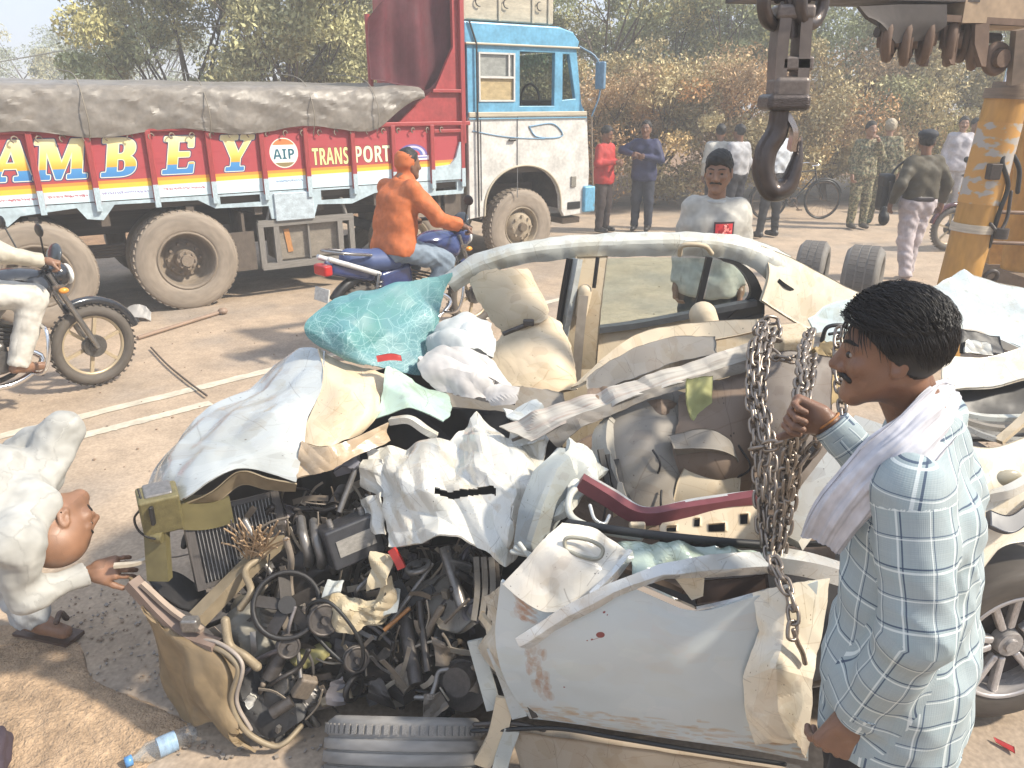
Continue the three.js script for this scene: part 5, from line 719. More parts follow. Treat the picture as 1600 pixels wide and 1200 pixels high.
{ // the pale strip held in that hand
  tag(put('trim_strip', bar([[178, 884, 2.28], [212, 880, 2.3], [243, 868, 2.33]], 0.02, 0.012), mat(0.6, 0.52, 0.4, 0.5)), 'pale bent trim strip in the hand of the bald person', 'trim strip');
}
// ---------------------------------------------------------------- the man in the checked shirt, holding the chain
{
  const feet = at(1390, 1100, 1.42); const t = base('person', 'person in a pale checked shirt and white scarf holding the chain on the wreck', 'person', [feet.x, 0.012, feet.z]);
  const G = (x, y, d) => at(x, y, d).sub(t.position), N = at(1447, 668, 1.46).sub(t.position), F = V(-0.83, 0, -0.55), L = V(-0.55, 0, 0.83), U = V(0, 1, 0);
  const pel = V(0.0, 0.92, 0.0);
  const J = { head: G(1390, 549, 1.43), shL: G(1424, 768, 1.28), shR: add(N, [L, -0.19], [U, -0.05]), elL: G(1436, 985, 1.20), wrL: G(1338, 1118, 1.30), elR: G(1400, 775, 1.70), wrR: G(1296, 660, 1.80), hipL: add(pel, [L, 0.085]), hipR: add(pel, [L, -0.085]), knL: add(V(0, 0.5, 0), [L, 0.1], [F, 0.03]), knR: add(V(0, 0.5, 0), [L, -0.1], [F, 0.06]), anL: add(V(0, 0.085, 0), [L, 0.11]), anR: add(V(0, 0.085, 0), [L, -0.11], [F, 0.08]) };
  // woven check: pale blue grey ground, white and navy threads, pitch 0.1 m
  const checks = canvasTex(512, 512, (c, w) => {
    c.fillStyle = '#8e999b'; c.fillRect(0, 0, w, w); const R = rng(8);
    for (let i = 0; i < 512; i += 2) { c.fillStyle = `rgba(${R() < 0.5 ? '255,255,255' : '120,140,150'},0.07)`; c.fillRect(i, 0, 1, w); c.fillRect(0, i, w, 1); }
    const line = (p, wd, col) => { c.fillStyle = col; c.fillRect(p * w, 0, wd * w, w); c.fillRect(0, p * w, w, wd * w); };
    line(0.05, 0.26, 'rgba(140,158,166,0.22)'); line(0.10, 0.028, 'rgba(52,66,88,0.8)'); line(0.165, 0.036, 'rgba(205,211,210,0.8)'); line(0.60, 0.018, 'rgba(62,78,98,0.75)'); line(0.645, 0.02, 'rgba(226,230,226,0.6)');
  });
  checks.wrapS = checks.wrapT = THREE.RepeatWrapping;
  const checkMat = new THREE.MeshPhysicalMaterial({ map: checks, roughness: 0.92, side: THREE.DoubleSide, bumpMap: weaveTex, bumpScale: 0.0004, sheen: 0.15 });
  const PITCHM = 0.115, ch = mix(J.shL, J.shR, 0.5), up = V(0, 1, 0);
  const uvOf = (p) => {                                                   // which piece of the garment, then round it and along it in metres
    const seg = (a, b) => { const d = b.clone().sub(a), l = d.length(), tt = clamp(p.clone().sub(a).dot(d) / (l * l), 0, 1); return [p.distanceTo(mix(a, b, tt)), tt * l, d.divideScalar(l)]; };
    const res = [];
    for (const k of ['L', 'R']) { const u = seg(J['sh' + k], J['el' + k]), f = seg(J['el' + k], J['wr' + k]), ul = J['sh' + k].distanceTo(J['el' + k]); const q = u[0] < f[0] ? u : [f[0], f[1] + ul, f[2]]; if (q[0] < 0.085 && !(q[1] < 0.02)) res.push([q[0], k, q]); }
    const lat = p.clone().sub(ch), inner = Math.abs(lat.dot(L)) < 0.155;
    if (res.length && !(inner && p.y > J.elL.y + 0.02 && res[0][2][1] < 0.05)) { res.sort((a, b) => a[0] - b[0]); const [, k, q] = res[0]; return { k, ax: q[2], s: q[1], o: J['sh' + k], r: 0.07 }; }
    return { k: 'T' };
  };
  const uv = (g0) => {
    const g = g0.toNonIndexed(), p = g.attributes.position, out = new Float32Array(p.count * 2), v = V(), e1 = V(), e2 = V();
    for (let i = 0; i < p.count; i += 3) {
      const c = V(); for (let k = 0; k < 3; k++) c.add(v.fromBufferAttribute(p, i + k)); c.divideScalar(3); const piece = uvOf(c); let a0 = 0;
      for (let k = 0; k < 3; k++) {
        v.fromBufferAttribute(p, i + k); let a, h, r;
        if (piece.k === 'T') { const q = v.clone().sub(ch); a = Math.atan2(q.dot(L), -q.dot(F)); h = v.y + 0.10 * Math.max(0, v.y - 1.36); r = 0.165; if (v.y > 1.42) r = 0.165; }
        else { const J0 = J['sh' + piece.k], J1 = J['el' + piece.k], J2 = J['wr' + piece.k]; const d1 = J1.clone().sub(J0), l1 = d1.length(), t1 = clamp(v.clone().sub(J0).dot(d1) / (l1 * l1), -0.2, 1), d2 = J2.clone().sub(J1), l2 = d2.length(), t2 = clamp(v.clone().sub(J1).dot(d2) / (l2 * l2), 0, 1.1); const A = v.distanceTo(mix(J0, J1, clamp(t1, 0, 1))) <= v.distanceTo(mix(J1, J2, clamp(t2, 0, 1))); const ax = A ? d1.divideScalar(l1) : d2.divideScalar(l2), o = A ? J0 : J1; e1.copy(V(0.8, 0, 0.6)).addScaledVector(ax, -V(0.8, 0, 0.6).dot(ax)).normalize(); e2.copy(ax).cross(e1); const q = v.clone().sub(o); a = Math.atan2(q.dot(e2), q.dot(e1)); h = -(A ? t1 * l1 : l1 + t2 * l2); r = 0.075; }
        if (k === 0) a0 = a; else { if (a - a0 > Math.PI) a -= 2 * Math.PI; if (a - a0 < -Math.PI) a += 2 * Math.PI; }
        out[2 * (i + k)] = a * r / PITCHM; out[2 * (i + k) + 1] = h / PITCHM;
      }
    }
    g.setAttribute('uv', new THREE.BufferAttribute(out, 2)); return g;
  };
  const r = figure(t, J, { near: true, locks: true, s: 1.06, hs: 0.835, cell: 0.011, headCell: 0.0032, skin: skinMat[1], face: V(-0.94, -0.10, -0.32), headUp: V(-0.10, 1, -0.05), moustache: true, hair: { th: 0.016, line: 0.064, nape: -0.062 },
    handR: { dir: V(-0.75, 0.2, -0.35), palm: V(-0.5, -0.15, 0.8), curl: 0.95, thumb: 0.5, cell: 0.0032 }, handL: { dir: V(-0.45, -0.85, 0.05), palm: V(0.2, 0, -1), curl: 0.55, cell: 0.003 },
    shirt: { mat: checkMat, hem: -0.17, loose: 0.014, flare: 0.016, sleeveLoose: 1.3, wrinkle: 0.008, crease: 0.006, creaseFreq: 6, cell: 0.0072, uv, seed: 5, fx: 8, fy: 8, fz: 8 }, pants: { mat: cloth(0.012, 0.012, 0.016), loose: 0.0, wrinkle: 0.006 }, shoes: shoeMat });
  const { hf, q } = r, C = J.head;
  { // combed hair: many fine locks over the scalp
    const R = rng(12), locks = [];
    for (let i = 0; i < 5200; i++) {
      const th = R() * 6.283, ph = Math.acos(1 - 1.25 * R()); const d = add(V(), [hf.L, Math.sin(ph) * Math.cos(th)], [hf.F, Math.sin(ph) * Math.sin(th)], [hf.U, Math.cos(ph)]);
      const fr = d.dot(hf.F), u = d.dot(hf.U); if (fr > 0.5 && u < 0.30) continue; if (u < -0.05 && fr > 0.0) continue; if (Math.abs(d.dot(hf.L)) > 0.7 && u < 0.12 && fr > -0.25) continue;
      const on = (dir, e) => { const n = dir.clone().normalize(); const rr = 1 / Math.sqrt((n.dot(hf.L) / (0.0945)) ** 2 + (n.dot(hf.U) / 0.1105) ** 2 + (n.dot(hf.F) / 0.1155) ** 2); return add(q(0, 0.036, -0.016), [n, (rr + e) * 0.887]); };
      const flow = u > 0.35 ? add(V(), [hf.F, -0.5 + 0.25 * R()], [hf.L, 0.45 + 0.5 * (R() - 0.5)], [hf.U, -0.15]) : add(V(), [hf.F, -0.35 + 0.2 * R()], [hf.L, 0.3 * (R() - 0.5)], [hf.U, -0.7]); const len = 0.35 + 0.5 * R(), lift = u > 0.35 ? 0.004 + 0.016 * R() + 0.010 * Math.max(0, fr) : 0.001 + 0.005 * R();
      const p0 = on(d, -0.002), p1 = on(add(d, [flow, len * 0.5]), lift), p2 = on(add(d, [flow, len]), lift * 0.4); const cv = new THREE.QuadraticBezierCurve3(p0, p1, p2); const pos = [], idx = [], w = 0.0009 + 0.0011 * R();
      for (let k = 0; k <= 4; k++) { const c0 = cv.getPoint(k / 4), tn = cv.getTangent(k / 4), sd = tn.clone().cross(c0.clone().sub(C)).normalize(), nn = sd.clone().cross(tn).normalize(), ww = w * (1 - 0.8 * k / 4); pos.push(add(c0, [sd, ww]), add(c0, [nn, ww]), add(c0, [sd, -ww])); if (k) { const a = (k - 1) * 3; for (const [x, y] of [[0, 1], [1, 2], [2, 0]]) idx.push(a + x, a + 3 + x, a + 3 + y, a + x, a + 3 + y, a + y); } }
      const g = new THREE.BufferGeometry(), f = []; pos.forEach((v) => f.push(v.x, v.y, v.z)); g.setAttribute('position', new THREE.Float32BufferAttribute(f, 3)); g.setIndex(idx); g.computeVertexNormals(); g.setAttribute('uv', new THREE.Float32BufferAttribute(new Float32Array(pos.length * 2), 2)); locks.push(g);
    }
    put('hair_locks', mergeGeometries(locks), plain(0.012, 0.010, 0.010, 0.5, 0, { name: 'locks' }), t);
  }
  put('beard', M([wrinkle(solid([cap(q(-0.014, -0.096, 0.078), q(0.014, -0.096, 0.078), 0.013, 0.013, 0.01)], 0.004), 0.002, 60, 60, 60)]), mat(0.03, 0.02, 0.016, 0.9), t);
  for (const k of ['L', 'R']) { const v = J['wr' + k].clone().sub(J['el' + k]).normalize(); put('cuff', rod(add(J['wr' + k], [v, -0.06]), add(J['wr' + k], [v, -0.008]), 0.052, 0.049, 26), checkMat, t); }
  put('wrist_thread', torus(0.031, 0.003, 0, 0, 0).applyQuaternion(new THREE.Quaternion().setFromUnitVectors(V(0, 0, 1), J.wrR.clone().sub(J.elR).normalize())).translate(...add(J.wrR, [J.wrR.clone().sub(J.elR).normalize(), 0.004]).toArray()), mat(0.5, 0.2, 0.05, 0.7), t);
  { // scarf: round the neck and down over the chest
    const rows = [[[1500, 640, 1.60], [1496, 612, 1.56], [1484, 598, 1.50]], [[1490, 680, 1.40], [1478, 640, 1.385], [1452, 606, 1.385]], [[1452, 728, 1.285], [1424, 690, 1.30], [1392, 664, 1.34]], [[1392, 778, 1.285], [1362, 744, 1.295], [1336, 714, 1.34]], [[1345, 828, 1.32], [1316, 800, 1.325], [1284, 774, 1.36]], [[1312, 868, 1.36], [1284, 850, 1.37], [1250, 838, 1.40]]];
    put('scarf', (() => { const g = sheet(rows.map((rw) => rw.map((p) => at(...p).sub(t.position))), { nu: 40, nv: 70, thick: 0.010, dent: 0.02, freq: 10, ripple: 0.007 }); return g; })(), cloth(0.62, 0.62, 0.67, { name: 'scarf' }), t);
  }
}
// ================================================================ the wrecked white car
{
  const o0 = at(800, 900, 2.9), car = base('wrecked_car', 'crushed white sedan with its roof torn away and engine bay smashed open', 'car', [o0.x, 0, o0.z]);
  const W = (n, g, m, l) => inWorld(n, g, m, car, l), sub = (p, n, g, m, l) => { p.updateMatrixWorld(true); return inWorld(n, g, m, p, l); };
  // paint with dust, scratches, brown smears
  const grime = canvasTex(1024, 1024, (c, w) => {
    const R = rng(21); c.fillStyle = '#f1efe8'; c.fillRect(0, 0, w, w);
    for (let i = 0; i < 260; i++) { const r = 10 + 90 * R() * R(); c.fillStyle = ['rgba(190,165,130,', 'rgba(214,200,176,', 'rgba(150,140,128,', 'rgba(226,216,196,'][i % 4] + (0.07 + 0.14 * R()) + ')'; c.beginPath(); const x = R() * w, y = R() * w; for (let k = 0; k < 9; k++) { const a = k / 9 * 6.283, q = r * (0.5 + 0.8 * R()); c.lineTo(x + q * Math.cos(a), y + q * Math.sin(a)); } c.fill(); }
    for (let i = 0; i < 320; i++) { c.strokeStyle = `rgba(${R() < 0.5 ? '110,100,92' : '150,120,90'},${0.12 + 0.25 * R()})`; c.lineWidth = 0.6 + 1.6 * R(); const x = R() * w, y = R() * w, a = R() * 3, l = 20 + 140 * R(); c.beginPath(); c.moveTo(x, y); c.quadraticCurveTo(x + l * 0.5 * Math.cos(a) + 10 * R(), y + l * 0.5 * Math.sin(a), x + l * Math.cos(a), y + l * Math.sin(a)); c.stroke(); }
    for (let i = 0; i < 420; i++) { c.fillStyle = `rgba(${R() < 0.7 ? '96,74,56' : '50,46,44'},${0.2 + 0.5 * R()})`; c.beginPath(); c.arc(R() * w, R() * w, 0.6 + 2.4 * R() * R(), 0, 7); c.fill(); }
  }); grime.wrapS = grime.wrapT = THREE.RepeatWrapping;
  const P = (r, g, b, o = {}) => new THREE.MeshPhysicalMaterial({ color: new THREE.Color().setRGB(r, g, b), map: grime, roughness: 0.34, clearcoat: 0.9, clearcoatRoughness: 0.12, side: THREE.DoubleSide, roughnessMap: roughTex, ...o });
  const white = P(0.62, 0.61, 0.575), cool = P(0.47, 0.50, 0.515), primer = P(0.50, 0.52, 0.51, { clearcoat: 0, roughness: 0.6 }), creamIn = P(0.66, 0.55, 0.41, { clearcoat: 0, roughness: 0.75 }), beige = P(0.56, 0.47, 0.35, { clearcoat: 0, roughness: 0.85 }), greyTrim = P(0.24, 0.22, 0.20, { clearcoat: 0, roughness: 0.85 }), brownTrim = P(0.20, 0.145, 0.11, { clearcoat: 0, roughness: 0.9 });
  const rubberB = mat(0.012, 0.012, 0.013, 0.6), ink = mat(0.02, 0.018, 0.018, 0.7), grease = mat(0.055, 0.047, 0.042, 0.55, 0.3), iron = mat(0.11, 0.095, 0.085, 0.6, 0.5), alu = mat(0.30, 0.28, 0.26, 0.5, 0.6), tanMetal = mat(0.36, 0.285, 0.185, 0.7, 0.2), olive = mat(0.20, 0.17, 0.075, 0.7, 0.1), bumperM = mat(0.27, 0.19, 0.10, 0.8), silver = P(0.60, 0.62, 0.65, { roughness: 0.35, metalness: 0.25 });
  const s = (rows, o) => sheet(rows, o);
  // ---- far side of the body
  const dF = (px) => 3.62 + (px - 700) * 0.00062;
  const row = (pts, dd = 0) => pts.map(([x, y]) => [x, y, dF(x) + dd]);
  W('roof_rail', s([row([[696, 436], [740, 406], [800, 387], [880, 375], [960, 370], [1050, 368], [1130, 371], [1190, 384], [1232, 404]], 0.05), row([[700, 442], [744, 414], [802, 395], [880, 384], [960, 379], [1050, 377], [1128, 381], [1184, 396], [1222, 418]], -0.02), row([[708, 452], [750, 430], [808, 411], [880, 402], [950, 399], [1040, 397], [1120, 400], [1172, 414], [1202, 440]], 0.0)], { nu: 90, nv: 14, thick: 0.02, dent: 0.006, freq: 9, fold: 0.006, foldFreq: 12, seed: 4 }), primer, 'bare dented roof rail on the far side');
  W('roof_edge', s([row([[690, 438], [740, 402], [800, 383], [880, 371], [960, 366], [1050, 364], [1130, 367], [1192, 380], [1236, 400]], 0.30), row([[692, 438], [740, 403], [800, 384], [880, 372], [960, 367], [1050, 365], [1130, 368], [1192, 381], [1235, 401]], 0.05)], { nu: 80, nv: 5, thick: 0.004, dent: 0.012, freq: 8, seed: 2, jag: 0.006 }), white);
  W('grab_handle', tube([[1062, 398, 3.78], [1066, 384, 3.74], [1100, 384, 3.74], [1112, 396, 3.78]], 0.012, 24), beige);
  W('c_pillar', s([row([[1186, 386], [1232, 404], [1290, 434], [1340, 458], [1420, 474]], 0.02), row([[1198, 425], [1236, 445], [1280, 470], [1325, 490], [1400, 505]], -0.05), row([[1186, 470], [1225, 495], [1262, 515], [1310, 525], [1390, 535]], -0.12)], { nu: 40, nv: 20, thick: 0.02, dent: 0.015, freq: 6, seed: 8 }), P(0.62, 0.56, 0.46, { clearcoat: 0, roughness: 0.7 }));
  W('pillar_slot', bar([[1216, 438, 3.86], [1226, 446, 3.86], [1238, 454, 3.88]], 0.014, 0.02), rubberB);
  W('far_door_trim', s([row([[690, 560], [770, 548], [880, 524], [940, 508], [1090, 486], [1190, 474]], 0.02), row([[690, 640], [770, 630], [880, 610], [940, 600], [1090, 580], [1190, 560]], -0.06), row([[690, 760], [770, 750], [880, 740], [940, 730], [1090, 700], [1190, 680]], 0)], { nu: 50, nv: 24, thick: 0.03, dent: 0.02, freq: 5, seed: 3 }), beige);
  W('far_window_sill', bar([[924, 516, 3.7], [1000, 506, 3.76], [1095, 488, 3.82], [1180, 472, 3.86]], 0.05, 0.03), mat(0.08, 0.085, 0.09, 0.6));
  const bp = W('b_pillar', s([row([[896, 402], [945, 400]], 0), row([[884, 470], [936, 470]], -0.04), row([[874, 540], [930, 545]], -0.04), row([[868, 605], [926, 610]], 0)], { nu: 12, nv: 30, thick: 0.05, dent: 0.008 }), beige);
  sub(bp, 'belt_guide', solid([cap(at(914, 455, 3.64), at(908, 490, 3.63), 0.035, 0.03, 0.02)], 0.008), creamIn); sub(bp, 'belt', bar([[912, 462, 3.6], [905, 530, 3.58], [900, 598, 3.58]], 0.045, 0.004, V(0, 0, 1)), mat(0.45, 0.38, 0.3, 0.9));
  W('door_seal', bar([[890, 404, 3.66], [880, 460, 3.64], [868, 540, 3.62], [862, 566, 3.62]], 0.025, 0.02), rubberB); W('door_frame', bar([[902, 404, 3.66], [890, 470, 3.64], [876, 545, 3.62]], 0.05, 0.03), cool); W('door_seal', bar([[934, 402, 3.64], [928, 450, 3.62]], 0.014, 0.014), rubberB);
  W('window_divider', bar([[1108, 402, 3.82], [1098, 445, 3.82], [1088, 486, 3.82]], 0.028, 0.03), rubberB);
  const glassM = plain(0.86, 0.93, 0.91, 0.04, 0, { transmission: 1, name: 'pane' });
  W('far_window', s([row([[944, 404], [1020, 402], [1106, 404]], 0.03), row([[934, 512], [1010, 502], [1088, 486]], 0.03)], { nu: 8, nv: 6, thick: 0.004 }), glassM);
  W('quarter_glass', s([row([[1114, 406], [1140, 410], [1162, 428]], 0.03), row([[1098, 482], [1135, 474], [1166, 462]], 0.03)], { nu: 8, nv: 6, thick: 0.004 }), glassM);
  W('quarter_seal', s([row([[1118, 402], [1150, 408], [1176, 428], [1190, 460], [1192, 490]], -0.02), row([[1128, 408], [1148, 416], [1164, 436], [1168, 462], [1130, 500]], -0.02)], { nu: 30, nv: 6, thick: 0.02 }), rubberB);
  W('quarter_trim', s([row([[1092, 488], [1130, 480], [1190, 472]], -0.01), row([[1090, 520], [1130, 530], [1190, 524]], -0.03)], { nu: 16, nv: 8, thick: 0.02 }), mat(0.05, 0.05, 0.055, 0.6));
  // ---- floor, sills, bulkhead: what keeps daylight out of the body
  W('floor_pan', s([[V(-0.85, 0.22, -2.2), V(0.4, 0.2, -2.05), V(1.4, 0.24, -2.2), V(2.6, 0.3, -2.4)], [V(-0.85, 0.26, -3.0), V(0.4, 0.24, -3.0), V(1.4, 0.28, -3.0), V(2.6, 0.34, -3.2)], [V(-0.75, 0.24, -3.6), V(0.4, 0.22, -3.75), V(1.4, 0.24, -3.9), V(2.6, 0.3, -4.1)]], { nu: 40, nv: 24, thick: 0.03, dent: 0.05, freq: 4 }), grease);
  W('bulkhead', s([[[470, 690, 3.0], [600, 640, 3.0], [760, 640, 2.9], [880, 660, 2.75]], [[480, 840, 2.85], [600, 820, 2.8], [760, 840, 2.65], [890, 800, 2.55]], [[480, 1010, 2.75], [600, 1010, 2.7], [760, 1010, 2.5], [890, 940, 2.4]]], { nu: 40, nv: 30, thick: 0.02, dent: 0.08, freq: 4, fold: 0.04, foldFreq: 5 }), ink);
  W('far_wing', s([[[300, 770, 3.2], [420, 640, 3.35], [540, 590, 3.45], [690, 560, 3.55]], [[300, 830, 3.2], [420, 760, 3.3], [540, 720, 3.4], [690, 680, 3.5]], [[300, 900, 3.2], [420, 860, 3.3], [540, 830, 3.4], [690, 800, 3.5]]], { nu: 30, nv: 16, thick: 0.01, dent: 0.06, freq: 4 }), grease);
  // ---- windscreen: a sagging shattered sheet
  const cracked = canvasTex(1024, 1024, (c, w) => {
    const R = rng(31); c.fillStyle = '#5f9196'; c.fillRect(0, 0, w, w);
    for (let i = 0; i < 60; i++) { c.fillStyle = ['rgba(84,150,138,0.2)', 'rgba(86,124,140,0.2)', 'rgba(150,190,186,0.12)'][i % 3]; c.beginPath(); const x = R() * w, y = R() * w, r = 40 + 120 * R(); for (let k = 0; k < 8; k++) { const a = k / 8 * 6.283, q = r * (0.5 + 0.8 * R()); c.lineTo(x + q * Math.cos(a), y + q * Math.sin(a)); } c.fill(); }
    for (const [cx, cy] of [[330, 560], [700, 420], [560, 800], [200, 250], [860, 750], [100, 700], [480, 300], [900, 200], [640, 620]]) { for (let i = 0; i < 46; i++) { const a = R() * 6.283, l = 60 + 330 * R(); c.strokeStyle = `rgba(205,228,226,${0.12 + 0.28 * R()})`; c.lineWidth = 1 + 2 * R(); c.beginPath(); let x = cx, y = cy; c.moveTo(x, y); for (let k = 1; k <= 6; k++) { x = cx + Math.cos(a) * l * k / 6 + 16 * (R() - 0.5); y = cy + Math.sin(a) * l * k / 6 + 16 * (R() - 0.5); c.lineTo(x, y); } c.stroke(); } for (let r = 24; r < 260; r *= 1.28) { c.strokeStyle = `rgba(225,242,240,${0.2 + 0.3 * R()})`; c.lineWidth = 2; c.beginPath(); for (let k = 0; k <= 26; k++) { const a = k / 26 * 6.283, q = r * (0.85 + 0.3 * R()); c.lineTo(cx + q * Math.cos(a), cy + q * Math.sin(a)); } c.stroke(); } }
    for (let i = 0; i < 2600; i++) { c.fillStyle = `rgba(${R() < 0.4 ? '225,240,238' : '44,84,90'},${0.25 + 0.4 * R()})`; c.fillRect(R() * w, R() * w, 1 + 7 * R() * R(), 1 + 5 * R() * R()); }
  }); cracked.wrapS = cracked.wrapT = THREE.RepeatWrapping; cracked.repeat.set(1.1, 1.1);
  const screenM = new THREE.MeshPhysicalMaterial({ map: cracked, roughness: 0.5, transmission: 0.3, thickness: 0, side: THREE.DoubleSide, specularIntensity: 0.8 });
  W('windscreen', s([[[556, 456, 3.16], [615, 446, 3.28], [662, 438, 3.44], [704, 427, 3.6]], [[512, 476, 3.02], [575, 470, 3.10], [640, 470, 3.28], [694, 458, 3.5]], [[478, 506, 2.93], [552, 512, 2.95], [622, 515, 3.08], [682, 500, 3.32]], [[488, 532, 2.92], [550, 552, 2.88], [612, 562, 2.98], [672, 545, 3.18]], [[532, 555, 2.92], [560, 566, 2.88], [606, 578, 2.93], [654, 588, 3.02]]], { nu: 60, nv: 60, thick: 0.006, dent: 0.02, freq: 7, fold: 0.02, foldFreq: 7, seed: 0.6, jag: 0.02, crease: 0.2 }), screenM, 'shattered greenish windscreen hanging from the far pillar');
  W('glass_flap', s([[[600, 575, 2.86], [640, 588, 2.9], [690, 622, 2.86]], [[598, 612, 2.78], [645, 612, 2.8], [705, 645, 2.76]], [[585, 655, 2.7], [640, 640, 2.74], [692, 662, 2.7]]], { nu: 30, nv: 30, thick: 0.005, dent: 0.03, freq: 8, fold: 0.03, foldFreq: 7, seed: 9, jag: 0.05 }), P(0.42, 0.56, 0.50, { roughness: 0.35 }));
  W('red_scrap', s([[[588, 556, 2.85], [612, 552, 2.86], [626, 556, 2.87]], [[590, 566, 2.84], [610, 563, 2.85], [628, 564, 2.86]]], { nu: 12, nv: 5, thick: 0.004, dent: 0.01, freq: 20 }), mat(0.6, 0.05, 0.04, 0.6));
  // ---- bonnet torn and draped to the left, its cream underside rolled over
  const bonnet = W('bonnet', s([[[438, 566, 3.06], [462, 552, 3.03], [484, 543, 3.0], [508, 548, 2.95]], [[386, 608, 2.92], [428, 596, 2.84], [466, 588, 2.80], [506, 600, 2.76]], [[308, 668, 2.76], [368, 652, 2.66], [430, 645, 2.61], [482, 650, 2.63]], [[244, 728, 2.64], [318, 715, 2.50], [400, 702, 2.47], [474, 700, 2.51]], [[226, 766, 2.58], [286, 786, 2.35], [374, 733, 2.42], [463, 754, 2.43]]], { nu: 64, nv: 70, thick: 0.006, dent: 0.03, freq: 4, fold: 0.028, foldFreq: 4.2, seed: 1.1, jag: 0.010, crease: 0.3 }), cool, 'white bonnet bent down over the front corner');
  sub(bonnet, 'folded_lip', s([[[288, 787, 2.36], [330, 768, 2.38], [374, 735, 2.42], [420, 746, 2.42], [464, 755, 2.43]], [[318, 790, 2.42], [345, 778, 2.42], [380, 756, 2.46], [420, 764, 2.46], [462, 766, 2.47]]], { nu: 30, nv: 8, thick: 0.006, dent: 0.012, freq: 12, seed: 3 }), tanMetal);
  W('bonnet_underside', s([[[496, 545, 2.95], [530, 558, 2.93], [575, 574, 2.91], [610, 592, 2.90]], [[506, 598, 2.77], [542, 606, 2.74], [578, 612, 2.75], [604, 628, 2.79]], [[482, 650, 2.63], [520, 656, 2.59], [560, 652, 2.63], [588, 650, 2.69]], [[472, 690, 2.53], [500, 694, 2.49], [535, 690, 2.53], [562, 676, 2.61]]], { nu: 46, nv: 46, thick: 0.006, dent: 0.03, freq: 6, fold: 0.022, foldFreq: 7, seed: 14 }), creamIn, 'cream underside of the bonnet rolled over');
  W('bonnet_flap', s([[[472, 690, 2.52], [505, 700, 2.49], [540, 690, 2.53], [606, 660, 2.66]], [[465, 718, 2.47], [505, 718, 2.46], [545, 706, 2.51], [605, 676, 2.64]], [[462, 748, 2.43], [502, 738, 2.45], [545, 718, 2.5], [608, 690, 2.63]]], { nu: 40, nv: 20, thick: 0.008, dent: 0.03, freq: 8, fold: 0.02, foldFreq: 10, seed: 15, jag: 0.02 }), P(0.46, 0.36, 0.26, { clearcoat: 0 }));
  // ---- crumpled near wing
  W('front_wing', s([[[572, 704, 2.64], [610, 694, 2.66], [660, 688, 2.66], [704, 690, 2.62], [745, 636, 2.76], [786, 690, 2.6], [820, 676, 2.62], [862, 662, 2.62]], [[586, 740, 2.56], [620, 728, 2.52], [668, 724, 2.5], [712, 738, 2.5], [752, 706, 2.46], [800, 726, 2.44], [830, 722, 2.5], [852, 712, 2.52]], [[598, 782, 2.44], [630, 768, 2.4], [672, 764, 2.38], [716, 762, 2.35], [766, 758, 2.32], [806, 764, 2.29], [826, 768, 2.36], [838, 776, 2.4]], [[600, 815, 2.37], [634, 808, 2.33], [676, 800, 2.31], [718, 800, 2.28], [764, 802, 2.24], [800, 812, 2.20], [818, 816, 2.26], [830, 820, 2.3]], [[603, 852, 2.29], [640, 852, 2.24], [684, 844, 2.20], [720, 842, 2.18], [762, 862, 2.14], [790, 886, 2.1], [804, 876, 2.14], [812, 866, 2.18]]], { nu: 96, nv: 80, thick: 0.006, linear: true, fold: 0.030, foldFreq: 9, seed: 0.6, jag: 0.016, crease: 0.2, hole: (u, v) => u > 0.325 && u < 0.60 && v > 0.515 + 0.03 * Math.sin(u * 20) && v < 0.59 + 0.03 * Math.sin(u * 20) }), white, 'crumpled white front wing with a dark slot');
  W('slot_back', s([[[660, 760, 2.44], [775, 760, 2.42]], [[660, 800, 2.4], [775, 800, 2.36]]], { nu: 6, nv: 6, thick: 0.01 }), ink);
  for (const [a, b, c, d, m, sd] of [[[742, 664, 2.62], [790, 690, 2.56], [735, 700, 2.58], [780, 720, 2.52], white, 1], [[800, 662, 2.62], [858, 648, 2.64], [790, 700, 2.55], [850, 690, 2.56], white, 2], [[786, 640, 2.68], [838, 625, 2.72], [800, 660, 2.62], [858, 655, 2.64], cool, 3], [[568, 720, 2.6], [600, 716, 2.58], [562, 760, 2.56], [598, 778, 2.5], white, 4], [[560, 780, 2.5], [600, 770, 2.46], [572, 830, 2.42], [602, 836, 2.38], white, 5]]) W('torn_scrap', s([[a, b], [c, d]], { nu: 18, nv: 18, thick: 0.005, dent: 0.04, freq: 14, linear: true, fold: 0.02, foldFreq: 14, seed: sd * 0.7, jag: 0.10, crease: 0.25 }), m);
  W('white_trim', bar([[610, 658, 2.72], [640, 656, 2.7], [665, 672, 2.68], [682, 682, 2.68]], 0.03, 0.025), white);
  W('wheel_liner', s([[[870, 700, 2.36], [896, 706, 2.4], [918, 722, 2.44]], [[832, 742, 2.24], [866, 738, 2.24], [900, 752, 2.32]], [[812, 800, 2.14], [842, 800, 2.10], [874, 808, 2.2]], [[804, 862, 2.08], [822, 866, 2.03], [850, 850, 2.1]]], { nu: 28, nv: 40, thick: 0.012, linear: true, fold: 0.006, foldFreq: 8, crease: 0.3 }), P(0.26, 0.29, 0.31, { roughness: 0.6, clearcoat: 0 }), 'grey oval liner behind the wing');
  W('pillar_scrap', s([[[884, 690, 2.4], [930, 712, 2.4], [948, 740, 2.35]], [[880, 740, 2.3], [908, 752, 2.3], [915, 770, 2.26]], [[866, 820, 2.16], [884, 812, 2.14], [892, 806, 2.14]]], { nu: 20, nv: 30, thick: 0.02, dent: 0.03, freq: 12, fold: 0.02, foldFreq: 12, seed: 5 }), primer);
  for (const k of [0, 1, 2]) W('panel_edge', tube([[812 - k * 6, 850 + k * 6, 2.02], [826 + k * 8, 868 + k * 2, 2.0], [846 + k * 6, 884, 1.97]], 0.008, 14), primer);
